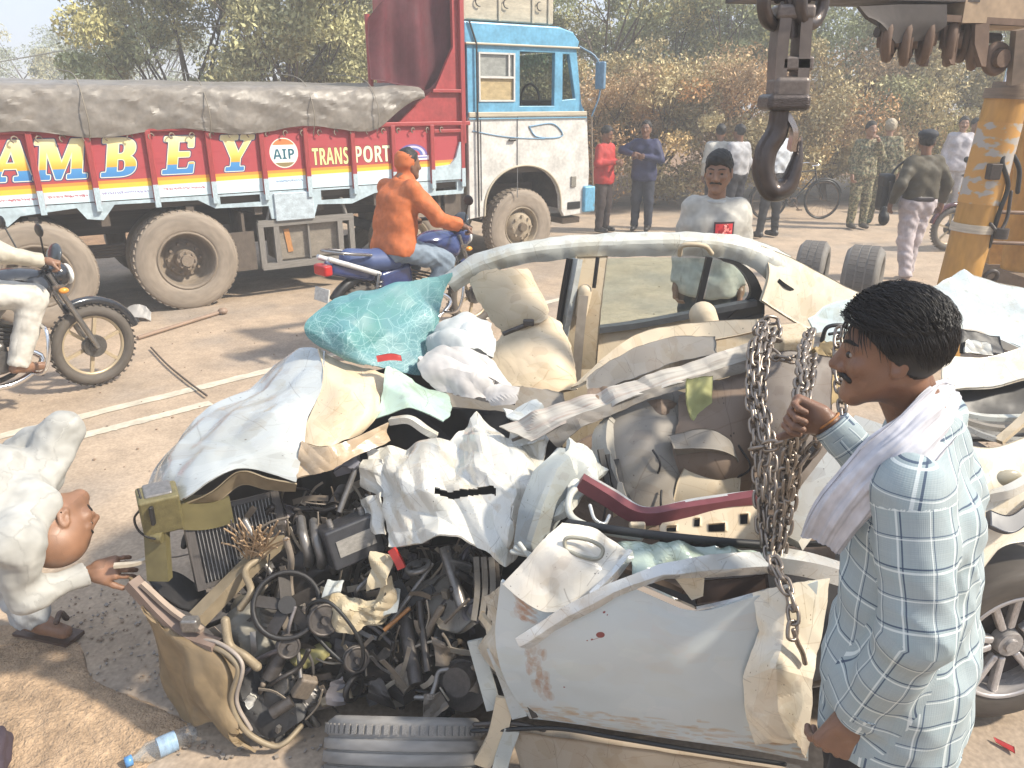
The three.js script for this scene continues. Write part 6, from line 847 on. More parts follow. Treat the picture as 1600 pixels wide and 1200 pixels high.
  // ---- air bags and the front seats
  W('air_bag', s([[[672, 548, 3.12], [690, 512, 3.22], [728, 498, 3.26], [764, 512, 3.22]], [[680, 556, 3.06], [704, 530, 3.10], [738, 522, 3.12], [770, 536, 3.14]], [[690, 562, 3.02], [712, 554, 3.02], [742, 552, 3.04], [768, 560, 3.08]]], { nu: 44, nv: 34, thick: 0.03, linear: true, fold: 0.022, foldFreq: 9, seed: 0.9, jag: 0.03, crease: 0.5 }), cloth(0.60, 0.62, 0.60), 'spent grey white air bag by the windscreen');
  W('air_bag', s([[[652, 562, 3.0], [690, 548, 3.04], [730, 556, 3.0], [762, 578, 2.96], [800, 606, 2.9]], [[664, 590, 2.92], [704, 580, 2.90], [740, 588, 2.87], [772, 602, 2.85], [808, 622, 2.82]], [[690, 612, 2.88], [720, 618, 2.84], [750, 626, 2.82], [778, 632, 2.80], [806, 636, 2.78]]], { nu: 54, nv: 34, thick: 0.03, linear: true, fold: 0.024, foldFreq: 10, seed: 2.6, jag: 0.03, crease: 0.5 }), cloth(0.66, 0.62, 0.58), 'spent white air bag lying on the dashboard');
  const pad = (px, py, D, w, h, d, e, amp = 0.008) => { const g = new RoundedBoxGeometry(w, h, d, 7, Math.min(0.045, d * 0.45)); g.applyQuaternion(new THREE.Quaternion().setFromEuler(new THREE.Euler(...e))); const p = at(px, py, D); return wrinkle(mergeVertices(g.translate(p.x, p.y, p.z)), amp, 8, 8, 8); };
  const seat = W('front_seat', s([[[744, 436, 3.52], [772, 426, 3.5], [800, 430, 3.5], [812, 438, 3.52]], [[752, 462, 3.49], [786, 458, 3.46], [814, 462, 3.46], [826, 468, 3.48]], [[772, 492, 3.45], [802, 490, 3.42], [828, 488, 3.42], [838, 490, 3.45]], [[794, 520, 3.42], [816, 516, 3.40], [836, 510, 3.40], [846, 506, 3.42]]], { nu: 30, nv: 34, thick: 0.07, dent: 0.03, freq: 9, crease: 0.8 }), beige, 'beige front seat thrown forward');
  sub(seat, 'cushion', s([[[800, 532, 3.42], [826, 518, 3.44], [850, 514, 3.44], [866, 522, 3.44]], [[782, 558, 3.34], [818, 548, 3.33], [854, 546, 3.33], [872, 554, 3.36]], [[774, 586, 3.27], [818, 582, 3.25], [862, 580, 3.25], [876, 586, 3.30]], [[772, 612, 3.22], [818, 614, 3.19], [864, 614, 3.20], [878, 614, 3.26]]], { nu: 34, nv: 34, thick: 0.08, dent: 0.03, freq: 9, crease: 0.8 }), creamIn);
  sub(seat, 'seam', tube([[818, 521, 3.43], [814, 550, 3.325], [812, 582, 3.245], [810, 612, 3.185]], 0.005, 26), beige); sub(seat, 'recliner', M([rod(at(786, 522, 3.3), at(826, 506, 3.3), 0.011), rbox(0.05, 0.03, 0.03, 0.008).translate(...at(826, 504, 3.3).toArray())]), iron);
  W('floor_mat', s([[[690, 600, 3.3], [790, 600, 3.2], [880, 620, 3.1]], [[720, 660, 3.0], [800, 660, 2.9], [890, 680, 2.8]]], { nu: 14, nv: 10, thick: 0.02, dent: 0.04, freq: 6 }), greyTrim);
  // ---- collapsed near roof rail, head lining, interior wreckage
  const stain = canvasTex(1024, 256, (c, w, h) => { const R = rng(41); c.fillStyle = '#a9a49b'; c.fillRect(0, 0, w, h); for (let i = 0; i < 420; i++) { c.fillStyle = ['rgba(128,92,80,', 'rgba(140,128,116,', 'rgba(200,196,188,', 'rgba(92,84,78,'][i % 4] + (0.06 + 0.14 * R()) + ')'; c.beginPath(); c.ellipse(w * R(), h * R(), 8 + 90 * R(), 1 + 6 * R(), 0.15 * (R() - 0.5), 0, 7); c.fill(); } });
  stain.repeat.set(0.6, 3); stain.wrapS = stain.wrapT = THREE.RepeatWrapping;
  const railM = new THREE.MeshPhysicalMaterial({ map: stain, roughness: 0.7, side: THREE.DoubleSide });
  const rail = W('collapsed_rail', s([[[780, 668, 2.56], [880, 628, 2.58], [1000, 592, 2.61], [1100, 560, 2.66], [1178, 532, 2.70], [1290, 518, 2.76]], [[830, 690, 2.50], [896, 656, 2.52], [1008, 616, 2.55], [1100, 590, 2.60], [1172, 568, 2.66], [1282, 556, 2.72]]], { nu: 130, nv: 12, thick: 0.006, linear: true, fold: 0.014, foldFreq: 12, seed: 3.1, jag: 0.008, crease: 0.25 }), railM, 'collapsed stained roof rail lying across the cabin');
  sub(rail, 'inner_flange', s([[[850, 676, 2.52], [900, 650, 2.53], [1008, 610, 2.56], [1100, 584, 2.6], [1172, 560, 2.66], [1280, 548, 2.72]], [[872, 700, 2.50], [908, 668, 2.50], [1012, 624, 2.54], [1100, 598, 2.58], [1170, 580, 2.64], [1278, 570, 2.7]]], { nu: 110, nv: 8, thick: 0.006, linear: true, fold: 0.010, foldFreq: 12, seed: 2.3, jag: 0.01, crease: 0.25 }), greyTrim);
  for (const [dy, m] of [[20, iron]]) sub(rail, 'rail_edge', bar([[800, 668 + dy, 2.54], [890, 634 + dy, 2.54], [1004, 598 + dy, 2.57], [1100, 568 + dy, 2.62], [1176, 542 + dy, 2.66]], 0.010, 0.010), m);
  W('head_lining', s([[[895, 610, 3.0], [960, 548, 3.1], [1010, 520, 3.15], [1100, 505, 3.12], [1185, 500, 3.0]], [[905, 606, 2.96], [970, 572, 3.02], [1020, 548, 3.06], [1100, 536, 3.05], [1184, 520, 2.96]]], { nu: 50, nv: 12, thick: 0.012, dent: 0.025, freq: 6, seed: 4 }), creamIn);
  W('head_restraint', solid([cap(at(1098, 492, 3.3), at(1106, 512, 3.28), 0.06, 0.055, 0.03)], 0.01), beige);
  W('rear_cushion', s([[[925, 612, 2.95], [980, 575, 3.0], [1050, 552, 3.05], [1120, 548, 3.0]], [[930, 640, 2.85], [1000, 612, 2.85], [1060, 590, 2.88], [1120, 580, 2.88]]], { nu: 30, nv: 14, thick: 0.08, dent: 0.03, freq: 6 }), greyTrim);
  const drv = W('driver_seat', s([[[960, 655, 2.66], [1010, 640, 2.68], [1060, 640, 2.7]], [[952, 700, 2.56], [1012, 690, 2.52], [1066, 690, 2.58]], [[962, 745, 2.46], [1010, 745, 2.42], [1050, 745, 2.48]], [[985, 790, 2.40], [1015, 795, 2.38], [1045, 795, 2.42]]], { nu: 34, nv: 44, thick: 0.09, dent: 0.03, freq: 7, fold: 0.016, foldFreq: 6, seed: 3, crease: 0.9 }), greyTrim, 'crushed grey brown driver seat');
  sub(drv, 'bolster', s([[[946, 672, 2.56], [968, 664, 2.54]], [[940, 710, 2.48], [966, 706, 2.45]], [[952, 772, 2.38], [984, 780, 2.36]]], { nu: 14, nv: 30, thick: 0.06, dent: 0.02, freq: 8, fold: 0.012, foldFreq: 9, seed: 2, crease: 0.9 }), P(0.34, 0.32, 0.29, { clearcoat: 0, roughness: 0.8 }));
  sub(drv, 'back_panel', s([[[1060, 632, 2.62], [1110, 600, 2.66], [1165, 590, 2.68]], [[1062, 680, 2.5], [1112, 665, 2.5], [1166, 650, 2.54]], [[1052, 718, 2.46], [1110, 715, 2.42], [1160, 720, 2.46]], [[1050, 740, 2.46], [1110, 745, 2.44], [1158, 760, 2.46]]], { nu: 34, nv: 34, thick: 0.05, dent: 0.04, freq: 6, fold: 0.03, foldFreq: 5, seed: 4, crease: 0.9 }), brownTrim);
  sub(drv, 'arm_rest', s([[[1050, 690, 2.44], [1100, 676, 2.42], [1130, 690, 2.42]], [[1056, 712, 2.40], [1104, 708, 2.38], [1136, 722, 2.40]]], { nu: 16, nv: 10, thick: 0.06, dent: 0.02 }), greyTrim); sub(drv, 'torn_cover', s([[[1014, 700, 2.46], [1042, 690, 2.46]], [[1020, 760, 2.40], [1046, 750, 2.40]], [[1024, 790, 2.37], [1052, 792, 2.37]]], { nu: 10, nv: 20, thick: 0.01, dent: 0.03, freq: 12, fold: 0.02, foldFreq: 12, seed: 6, jag: 0.06 }), P(0.42, 0.33, 0.26, { clearcoat: 0, roughness: 0.85 }));
  W('seat_box', s([[[1068, 728, 2.42], [1110, 724, 2.43], [1152, 730, 2.44]], [[1055, 760, 2.38], [1105, 760, 2.37], [1148, 764, 2.38]], [[1048, 792, 2.36], [1100, 795, 2.35], [1146, 796, 2.36]]], { nu: 18, nv: 14, thick: 0.04, dent: 0.006 }), beige); 
  for (let k = 0; k < 4; k++) W('vent_slat', bar([[938 + k * 12, 702 + k * 8, 2.4], [952 + k * 12, 770 + k * 4, 2.32]], 0.02, 0.012), ink);
  W('cabin_shell', s([[[880, 700, 2.75], [1010, 640, 2.95], [1150, 600, 3.0], [1300, 600, 2.9]], [[890, 800, 2.6], [1010, 790, 2.7], [1150, 780, 2.7], [1300, 760, 2.6]], [[900, 880, 2.4], [1010, 900, 2.35], [1150, 900, 2.3], [1300, 900, 2.3]]], { nu: 40, nv: 30, thick: 0.02, dent: 0.1, freq: 5, fold: 0.05, foldFreq: 5, seed: 7 }), brownTrim);
  { const R = rng(71), pm = [beige, greyTrim, brownTrim, creamIn, primer, greyTrim]; for (let i = 0; i < 34; i++) { const x = 900 + 270 * R(), y = 610 + 190 * R(), d = 2.62 - (y - 600) * 0.0011 + 0.05 * R(), w = 20 + 40 * R(), h = 14 + 40 * R(); W('trim_scrap', s([[[x, y, d], [x + w * 0.5, y - 8 * R(), d - 0.04 * R()], [x + w, y + 10 * (R() - 0.5), d]], [[x + 14 * (R() - 0.5), y + h, d - 0.05], [x + w * 0.5, y + h * (0.8 + 0.4 * R()), d - 0.07 * R()], [x + w + 10 * (R() - 0.5), y + h, d - 0.04]]], { nu: 12, nv: 12, thick: 0.008, linear: true, fold: 0.016, foldFreq: 14, seed: i * 0.6, jag: 0.1 }), pm[i % 6]); } for (let i = 0; i < 6; i++) { const x = 890 + 280 * R(), y = 620 + 180 * R(), d = 2.48 - (y - 600) * 0.001; W('cable', tube([[x, y, d], [x + 40 * (R() - 0.5), y + 20 + 20 * R(), d - 0.03], [x + 60 * (R() - 0.5), y + 50 + 30 * R(), d]], 0.004, 16, 6), ink); } }
  W('torn_strap', s([[[1072, 592, 2.56], [1112, 588, 2.58]], [[1074, 640, 2.5], [1112, 640, 2.52]], [[1098, 690, 2.44], [1122, 692, 2.46]]], { nu: 14, nv: 30, thick: 0.008, dent: 0.025, freq: 14, seed: 2, jag: 0.05 }), mat(0.42, 0.42, 0.17, 0.8), 'torn yellow green padding strip');
  W('seat_shell', s([[[1170, 556, 2.5], [1225, 552, 2.5], [1292, 560, 2.52]], [[1172, 620, 2.42], [1228, 624, 2.40], [1290, 630, 2.44]], [[1186, 690, 2.36], [1232, 700, 2.34], [1282, 705, 2.4]], [[1200, 780, 2.3], [1240, 790, 2.3], [1280, 790, 2.34]]], { nu: 30, nv: 40, thick: 0.03, dent: 0.03, freq: 6 }), P(0.20, 0.175, 0.165, { clearcoat: 0, roughness: 0.8 }));
  W('shelf_box', T(new RoundedBoxGeometry(0.13, 0.1, 0.12, 3, 0.02), 0, 0, 0, 0.2, 0.1, 0.05).translate(...at(1234, 535, 2.6).toArray()), beige);
  W('torn_foam', s([[[1268, 545, 2.55], [1300, 538, 2.56], [1330, 560, 2.56]], [[1272, 585, 2.5], [1304, 585, 2.5], [1330, 600, 2.52]], [[1264, 622, 2.48], [1300, 628, 2.48], [1322, 632, 2.5]]], { nu: 24, nv: 24, thick: 0.02, dent: 0.05, freq: 16, fold: 0.03, foldFreq: 12, seed: 6, jag: 0.1 }), mat(0.52, 0.38, 0.19, 0.95));
  W('rear_glass_sheet', s([[[1262, 500, 3.3], [1320, 470, 3.5], [1420, 470, 3.6]], [[1275, 530, 3.1], [1330, 510, 3.2], [1420, 510, 3.3]], [[1280, 560, 2.95], [1340, 550, 3.0], [1420, 550, 3.1]]], { nu: 24, nv: 20, thick: 0.008, dent: 0.05, freq: 6, seed: 12 }), P(0.52, 0.60, 0.60));
  W('black_loop', tube([[1284, 532, 2.72], [1292, 512, 2.72], [1312, 508, 2.72], [1330, 514, 2.74]], 0.008, 24), rubberB); W('black_loop', tube([[1296, 522, 2.72], [1320, 519, 2.72], [1336, 522, 2.74]], 0.006, 14), rubberB);
  W('near_pillar', bar([[1228, 842, 1.98], [1290, 760, 2.08], [1362, 664, 2.2]], 0.10, 0.05), white);
  W('steel_edge', bar([[1180, 800, 2.2], [1240, 740, 2.25], [1310, 650, 2.3]], 0.03, 0.02), iron);
  // ---- near door: inner frame, lining, skin
  W('door_rail', bar([[906, 752, 2.22], [950, 778, 2.2], [1002, 806, 2.16], [1080, 796, 2.16], [1180, 780, 2.18]], 0.04, 0.045), mat(0.22, 0.06, 0.07, 0.6), 'maroon inner door rail'); W('rail_edge', bar([[920, 746, 2.24], [962, 770, 2.22], [1006, 796, 2.18], [1090, 782, 2.18], [1180, 770, 2.2]], 0.014, 0.014), silver);
  W('door_hoop', tube([[912, 752, 2.24], [890, 776, 2.18], [892, 806, 2.12], [930, 826, 2.08], [1000, 840, 2.05]], 0.012, 40), primer); W('lock_loop', tube([[922, 790, 2.14], [930, 812, 2.1], [945, 818, 2.1], [952, 806, 2.12]], 0.006, 24), silver);
  W('rubber_strip', tube([[890, 818, 2.08], [960, 828, 2.05], [1040, 838, 2.02], [1120, 846, 2.0], [1200, 852, 2.0]], 0.014, 50), rubberB);
  W('lining_panel', s([[[1042, 812, 2.16], [1110, 798, 2.16], [1190, 790, 2.16]], [[1030, 832, 2.12], [1110, 830, 2.11], [1190, 826, 2.11]], [[1050, 846, 2.09], [1110, 850, 2.08], [1188, 856, 2.08]]], { nu: 40, nv: 20, thick: 0.015, dent: 0.01, hole: (u, v) => [[0.15, 0.45, 0.12, 0.16], [0.38, 0.3, 0.06, 0.2], [0.55, 0.45, 0.14, 0.22], [0.78, 0.3, 0.07, 0.16], [0.6, 0.85, 0.12, 0.1], [0.3, 0.75, 0.1, 0.08]].some(([x, y, w, h]) => Math.abs(u - x) < w / 2 && Math.abs(v - y) < h / 2) }), creamIn);
  W('lining_back', s([[[1030, 800, 2.26], [1190, 780, 2.26]], [[1030, 870, 2.16], [1190, 870, 2.16]]], { nu: 6, nv: 6, thick: 0.01 }), ink); W('metal_tab', rbox(0.05, 0.025, 0.02, 0.006).translate(...at(996, 822, 2.1).toArray()), creamIn);
  W('glass_shards', s([[[960, 846, 2.04], [1060, 852, 2.0], [1190, 862, 1.98]], [[985, 880, 1.96], [1070, 872, 1.95], [1190, 880, 1.94]], [[990, 905, 1.92], [1070, 890, 1.92], [1190, 895, 1.92]]], { nu: 40, nv: 16, thick: 0.006, dent: 0.03, freq: 12, fold: 0.02, foldFreq: 14, seed: 5 }), P(0.38, 0.47, 0.43, { roughness: 0.3 }));
  const doorTex = canvasTex(1536, 1024, (c, w, h) => {
    const R = rng(51); c.fillStyle = '#b9bfbe'; c.fillRect(0, 0, w, h); const X = (px) => (px - 778) / 500 * w, Y = (py) => (py - 905) / 265 * h;
    for (let i = 0; i < 120; i++) { c.fillStyle = ['rgba(190,178,158,', 'rgba(215,214,208,', 'rgba(176,182,182,'][i % 3] + (0.05 + 0.08 * R()) + ')'; c.beginPath(); const x = R() * w, y = R() * h, r = 20 + 120 * R(); for (let k = 0; k < 9; k++) { const a = k / 9 * 6.283, q = r * (0.5 + 0.8 * R()); c.lineTo(x + q * Math.cos(a), y + 0.6 * q * Math.sin(a)); } c.fill(); }
    for (let i = 0; i < 60; i++) { c.fillStyle = `rgba(150,105,75,${0.08 + 0.12 * R()})`; c.beginPath(); c.ellipse(X(850 + 30 * (R() - 0.5)), Y(1000 + 110 * R()), 6 + 16 * R(), 14 + 40 * R(), 0.1, 0, 7); c.fill(); }
    for (let i = 0; i < 46; i++) { c.fillStyle = `rgba(150,98,66,${0.08 + 0.14 * R()})`; c.beginPath(); c.ellipse(X(815 + 34 * R()), Y(915 + 40 * R()), 10 + 30 * R(), 8 + 20 * R(), 0.5, 0, 7); c.fill(); }
    c.fillStyle = 'rgba(112,34,34,0.9)'; c.beginPath(); c.ellipse(X(955), Y(980), 24, 20, 0.2, 0, 7); c.fill(); for (const [x, y, r] of [[940, 988, 6], [932, 990, 4], [962, 942, 8], [968, 948, 4], [890, 1085, 5]]) { c.beginPath(); c.arc(X(x), Y(y), r, 0, 7); c.fill(); }
    c.lineWidth = 5; c.strokeStyle = 'rgba(130,70,56,0.5)'; c.beginPath(); c.moveTo(X(955), Y(984)); c.lineTo(X(938), Y(990)); c.stroke();
    for (let i = 0; i < 300; i++) { const y = Y(1120 + 50 * R()) + R() * 60; c.fillStyle = `rgba(168,130,92,${0.1 + 0.2 * R()})`; c.beginPath(); c.ellipse(R() * w, y, 10 + 50 * R(), 4 + 9 * R(), 0, 0, 7); c.fill(); }
    for (let i = 0; i < 40; i++) { c.strokeStyle = `rgba(120,116,110,${0.12 + 0.2 * R()})`; c.lineWidth = 1 + R(); c.beginPath(); const x = R() * w, y = R() * h; c.moveTo(x, y); c.lineTo(x + 120 * R(), y + 20 * (R() - 0.5)); c.stroke(); }
  });
  const doorM = new THREE.MeshPhysicalMaterial({ map: doorTex, roughness: 0.4, clearcoat: 0.5, clearcoatRoughness: 0.2, side: THREE.DoubleSide });
  const fit = (g) => { const uv = g.attributes.uv; let mx = 0, my = 0; for (let i = 0; i < uv.count; i++) { mx = Math.max(mx, uv.getX(i)); my = Math.max(my, uv.getY(i)); } for (let i = 0; i < uv.count; i++) uv.setXY(i, uv.getX(i) / mx, 1 - uv.getY(i) / my); return g; };
  const door = W('front_door', fit(s([[[785, 905, 1.95], [850, 945, 1.89], [930, 935, 1.86], [1000, 915, 1.85], [1086, 952, 1.82], [1180, 928, 1.80], [1275, 905, 1.80]], [[778, 985, 1.95], [850, 1000, 1.87], [930, 1000, 1.83], [1000, 1000, 1.81], [1090, 1012, 1.79], [1180, 1004, 1.77], [1268, 992, 1.77]], [[792, 1060, 1.93], [856, 1065, 1.88], [935, 1068, 1.84], [1005, 1072, 1.82], [1090, 1082, 1.79], [1180, 1088, 1.76], [1266, 1088, 1.74]], [[828, 1122, 1.93], [874, 1126, 1.90], [940, 1134, 1.87], [1010, 1144, 1.84], [1090, 1156, 1.80], [1180, 1170, 1.77], [1262, 1186, 1.74]]], { nu: 70, nv: 44, thick: 0.012, dent: 0.016, freq: 2.6, fold: 0.006, foldFreq: 5, seed: 17 })), doorM, 'front door panel, dented, with brown smears and spots');
  sub(door, 'folded_corner', s([[[878, 818, 2.02], [930, 828, 2.02], [988, 868, 1.98]], [[834, 862, 1.96], [890, 872, 1.93], [962, 902, 1.89]], [[786, 912, 1.935], [850, 956, 1.865], [928, 944, 1.845]]], { nu: 46, nv: 40, thick: 0.006, dent: 0.022, freq: 8, fold: 0.012, foldFreq: 8, seed: 1.8, crease: 0.3 }), P(0.70, 0.66, 0.60), 'folded upper corner of the door');
  sub(door, 'mirror_mount', tube([[884, 842, 1.95], [920, 844, 1.94], [942, 858, 1.93], [936, 872, 1.92], [905, 868, 1.92], [884, 856, 1.94]], 0.006, 50, 6, true), mat(0.42, 0.40, 0.32, 0.6));
  sub(door, 'corner_edge', bar([[986, 864, 1.96], [958, 900, 1.89], [926, 932, 1.85]], 0.016, 0.03), silver);
  sub(door, 'window_frame', s([[[806, 996, 1.83], [880, 948, 1.83], [950, 912, 1.83], [1030, 882, 1.84], [1110, 866, 1.85], [1186, 862, 1.87]], [[812, 1008, 1.82], [886, 962, 1.82], [958, 924, 1.82], [1036, 896, 1.82], [1120, 888, 1.83], [1202, 884, 1.85]], [[826, 1010, 1.83], [896, 966, 1.83], [962, 930, 1.83], [1040, 902, 1.84], [1120, 898, 1.85], [1200, 894, 1.87]]], { nu: 70, nv: 12, thick: 0.006, linear: true, fold: 0.004, foldFreq: 12, seed: 1.9, crease: 0.3 }), silver, 'bent silver window frame lying over the door');
  sub(door, 'chrome_strip', bar([[990, 912, 1.845], [1036, 932, 1.83], [1086, 954, 1.815]], 0.012, 0.018), chrome); sub(door, 'chrome_strip', bar([[1086, 956, 1.815], [1140, 944, 1.81], [1204, 926, 1.81]], 0.014, 0.022), silver);
  sub(door, 'hollow_box', s([[[1092, 902, 1.88], [1150, 898, 1.88], [1196, 892, 1.88]], [[1086, 940, 1.87], [1150, 930, 1.87], [1200, 920, 1.87]]], { nu: 10, nv: 8, thick: 0.02, dent: 0.01 }), mat(0.06, 0.035, 0.025, 0.7)); sub(door, 'card_scrap', s([[[1052, 900, 1.86], [1100, 900, 1.86]], [[1080, 936, 1.85], [1098, 930, 1.85]]], { nu: 8, nv: 8, thick: 0.006, dent: 0.01 }), creamIn);
  sub(door, 'sill_line', tube([[738, 1142, 1.95], [790, 1140, 1.93], [870, 1138, 1.88], [960, 1152, 1.84], [1080, 1172, 1.79], [1226, 1194, 1.74]], 0.007, 60), rubberB); sub(door, 'sill_line', tube([[742, 1132, 1.96], [800, 1130, 1.94], [850, 1140, 1.9]], 0.008, 20), iron);
  sub(door, 'torn_end', s([[[1176, 926, 1.80], [1230, 912, 1.78], [1296, 905, 1.80]], [[1186, 985, 1.75], [1222, 1000, 1.72], [1280, 1010, 1.74]], [[1164, 1060, 1.74], [1212, 1040, 1.68], [1268, 1060, 1.70]], [[1168, 1120, 1.74], [1216, 1110, 1.68], [1262, 1120, 1.70]], [[1180, 1160, 1.74], [1240, 1152, 1.70], [1262, 1190, 1.72]]], { nu: 44, nv: 60, thick: 0.005, linear: true, fold: 0.016, foldFreq: 7, seed: 2.7, jag: 0.02, crease: 0.2 }), P(0.76, 0.70, 0.60), 'torn and folded rear end of the door skin');
  W('sill_bar', bar([[1196, 872, 1.9], [1260, 882, 1.9], [1340, 905, 1.92]], 0.06, 0.05), silver);
  W('sill_scrap', bar([[1216, 846, 2.0], [1260, 850, 2.0], [1320, 846, 2.02]], 0.014, 0.014), rubberB);
  W('rocker', s([[[800, 1130, 1.98], [1000, 1160, 1.9], [1250, 1195, 1.82]], [[820, 1200, 1.96], [1000, 1230, 1.88], [1250, 1260, 1.8]]], { nu: 20, nv: 8, thick: 0.03, dent: 0.02, freq: 4 }), P(0.40, 0.33, 0.26, { clearcoat: 0, roughness: 0.85 }));
  // ---- parts between wheel arch and door
  for (const [pts, w, m] of [[[[742, 1000, 2.05], [756, 1050, 2.02], [772, 1108, 1.98]], 0.05, primer], [[[772, 1010, 1.98], [792, 1060, 1.95], [812, 1120, 1.93]], 0.05, cool], [[[790, 1090, 1.95], [776, 1150, 1.93], [752, 1196, 1.92]], 0.06, creamIn], [[[780, 980, 2.0], [800, 1030, 1.94], [836, 1120, 1.92]], 0.02, iron], [[[752, 960, 2.1], [768, 990, 2.02], [764, 1020, 2.0]], 0.03, creamIn], [[[800, 1140, 1.93], [786, 1180, 1.92], [775, 1230, 1.9]], 0.05, primer]]) W('torn_strip', bar(pts, w, 0.012, V(0, 0, 1)), m);
  W('hinge_plate', s([[[764, 930, 2.08], [790, 912, 1.98]], [[770, 985, 2.02], [784, 1010, 1.95]], [[752, 1010, 2.04], [778, 1060, 1.95]]], { nu: 12, nv: 20, thick: 0.01, dent: 0.02, freq: 14, fold: 0.02, foldFreq: 12, seed: 2 }), P(0.52, 0.46, 0.38, { clearcoat: 0 }));
  // ---- rear half
  W('boot_lid', s([[[1452, 452, 3.7], [1500, 432, 3.9], [1560, 446, 3.9], [1640, 470, 3.8]], [[1460, 490, 3.4], [1520, 480, 3.5], [1580, 492, 3.5], [1650, 505, 3.45]], [[1470, 520, 3.2], [1530, 520, 3.2], [1590, 536, 3.2], [1660, 560, 3.2]]], { nu: 36, nv: 26, thick: 0.008, dent: 0.05, freq: 4, fold: 0.04, foldFreq: 4, seed: 13, jag: 0.01 }), P(0.54, 0.62, 0.66), 'pale blue grey crumpled boot lid');
  W('boot_edge', bar([[1470, 520, 3.15], [1530, 524, 3.12], [1590, 548, 3.1], [1660, 580, 3.1]], 0.05, 0.03), white);
  W('lamp_hole', s([[[1500, 515, 3.08], [1560, 528, 3.08]], [[1500, 552, 3.0], [1570, 556, 3.0]]], { nu: 10, nv: 10, thick: 0.01, dent: 0.05, freq: 12 }), ink); W('lamp_scrap', s([[[1510, 530, 3.02], [1545, 535, 3.0]], [[1505, 552, 2.98], [1550, 555, 2.98]]], { nu: 14, nv: 12, thick: 0.008, dent: 0.04, freq: 18, jag: 0.1 }), white);
  W('rear_quarter', s([[[1470, 560, 2.85], [1540, 560, 2.9], [1600, 545, 2.95], [1660, 530, 3.0]], [[1470, 590, 2.75], [1540, 586, 2.78], [1600, 574, 2.82], [1660, 560, 2.85]], [[1470, 612, 2.7], [1540, 608, 2.7], [1600, 594, 2.74], [1660, 578, 2.78]]], { nu: 36, nv: 18, thick: 0.01, dent: 0.03, freq: 5, seed: 16 }), P(0.72, 0.68, 0.60));
  W('rear_gap', s([[[1440, 610, 2.75], [1560, 605, 2.8], [1680, 570, 2.85]], [[1440, 680, 2.6], [1560, 690, 2.62], [1680, 660, 2.66]]], { nu: 12, nv: 10, thick: 0.02, dent: 0.06, freq: 8 }), ink);
  for (const [a, b, c, m] of [[[1480, 640, 2.5], [1540, 652, 2.5], [1660, 650, 2.55], primer], [[1490, 652, 2.45], [1550, 668, 2.45], [1660, 668, 2.5], greyTrim], [[1500, 664, 2.42], [1550, 684, 2.42], [1660, 690, 2.46], silver], [[1560, 690, 2.4], [1600, 655, 2.45], [1640, 610, 2.5], creamIn]]) W('rail_strip', bar([a, b, c], 0.03, 0.016), m);
  const rd = W('rear_door', s([[[1380, 700, 2.2], [1470, 690, 2.24], [1545, 700, 2.28], [1620, 676, 2.34], [1700, 660, 2.4]], [[1380, 770, 2.1], [1470, 765, 2.15], [1545, 765, 2.2], [1620, 750, 2.25], [1700, 740, 2.3]], [[1380, 850, 2.05], [1470, 850, 2.1], [1540, 842, 2.14], [1600, 812, 2.2], [1700, 800, 2.25]], [[1380, 960, 2.0], [1460, 950, 2.04], [1512, 905, 2.1], [1570, 850, 2.16], [1700, 846, 2.2]]], { nu: 50, nv: 40, thick: 0.012, dent: 0.02, freq: 3, seed: 23 }), P(0.74, 0.70, 0.62), 'cream white rear door and quarter panel');
  sub(rd, 'lower_sill', s([[[1300, 960, 1.96], [1400, 960, 1.98], [1500, 960, 2.04]], [[1290, 1080, 1.86], [1400, 1080, 1.9], [1500, 1060, 2.0]], [[1290, 1180, 1.78], [1400, 1180, 1.84], [1500, 1120, 1.98]]], { nu: 20, nv: 16, thick: 0.012, dent: 0.02, freq: 3 }), P(0.70, 0.66, 0.58));
  sub(rd, 'handle_cup', solid([ell(at(1572, 748, 2.22), V(1, 0.2, 0), V(-0.2, 1, 0), V(0, 0, 1), 0.05, 0.032, 0.02, 0.01)], 0.005), P(0.40, 0.36, 0.28, { clearcoat: 0 })); sub(rd, 'door_handle', bar([[1544, 776, 2.17], [1575, 768, 2.16], [1612, 748, 2.2]], 0.03, 0.03), white); sub(rd, 'side_moulding', s([[[1540, 800, 2.14], [1575, 806, 2.14], [1620, 770, 2.2]], [[1540, 824, 2.1], [1580, 834, 2.1], [1625, 796, 2.16]]], { nu: 16, nv: 8, thick: 0.02 }), mat(0.06, 0.065, 0.085, 0.5));
  { // rear wheel with its twin spoke alloy rim
    const c = at(1556, 986, 2.22), n = V(0.10, 0.0, 1).normalize(), place = (g) => g.applyQuaternion(new THREE.Quaternion().setFromUnitVectors(V(0, 0, 1), n)).translate(c.x, c.y, c.z), R = 0.31;
    const w = W('rear_wheel', place(M([lathe([[0.205, -0.09], [0.22, -0.10], [R - 0.03, -0.10], [R, -0.075], [R, 0.075], [R - 0.03, 0.10], [0.22, 0.10], [0.205, 0.09]], 56).rotateX(Math.PI / 2)])), mat(0.10, 0.082, 0.066, 0.95));
    sub(w, 'rim', place(M([lathe([[0.212, 0.09], [0.205, 0.10], [0.196, 0.09], [0.185, -0.02]], 56).rotateX(Math.PI / 2), torus(0.202, 0.008, 0, 0, 0.09, 0, 0, 0, 48, 8)])), mat(0.60, 0.56, 0.54, 0.4, 0.4)); sub(w, 'rim_well', place(cyl(0.19, 0.19, 0.02, 0, 0, 0.0, Math.PI / 2, 0, 0, 40)), mat(0.05, 0.035, 0.032, 0.7));
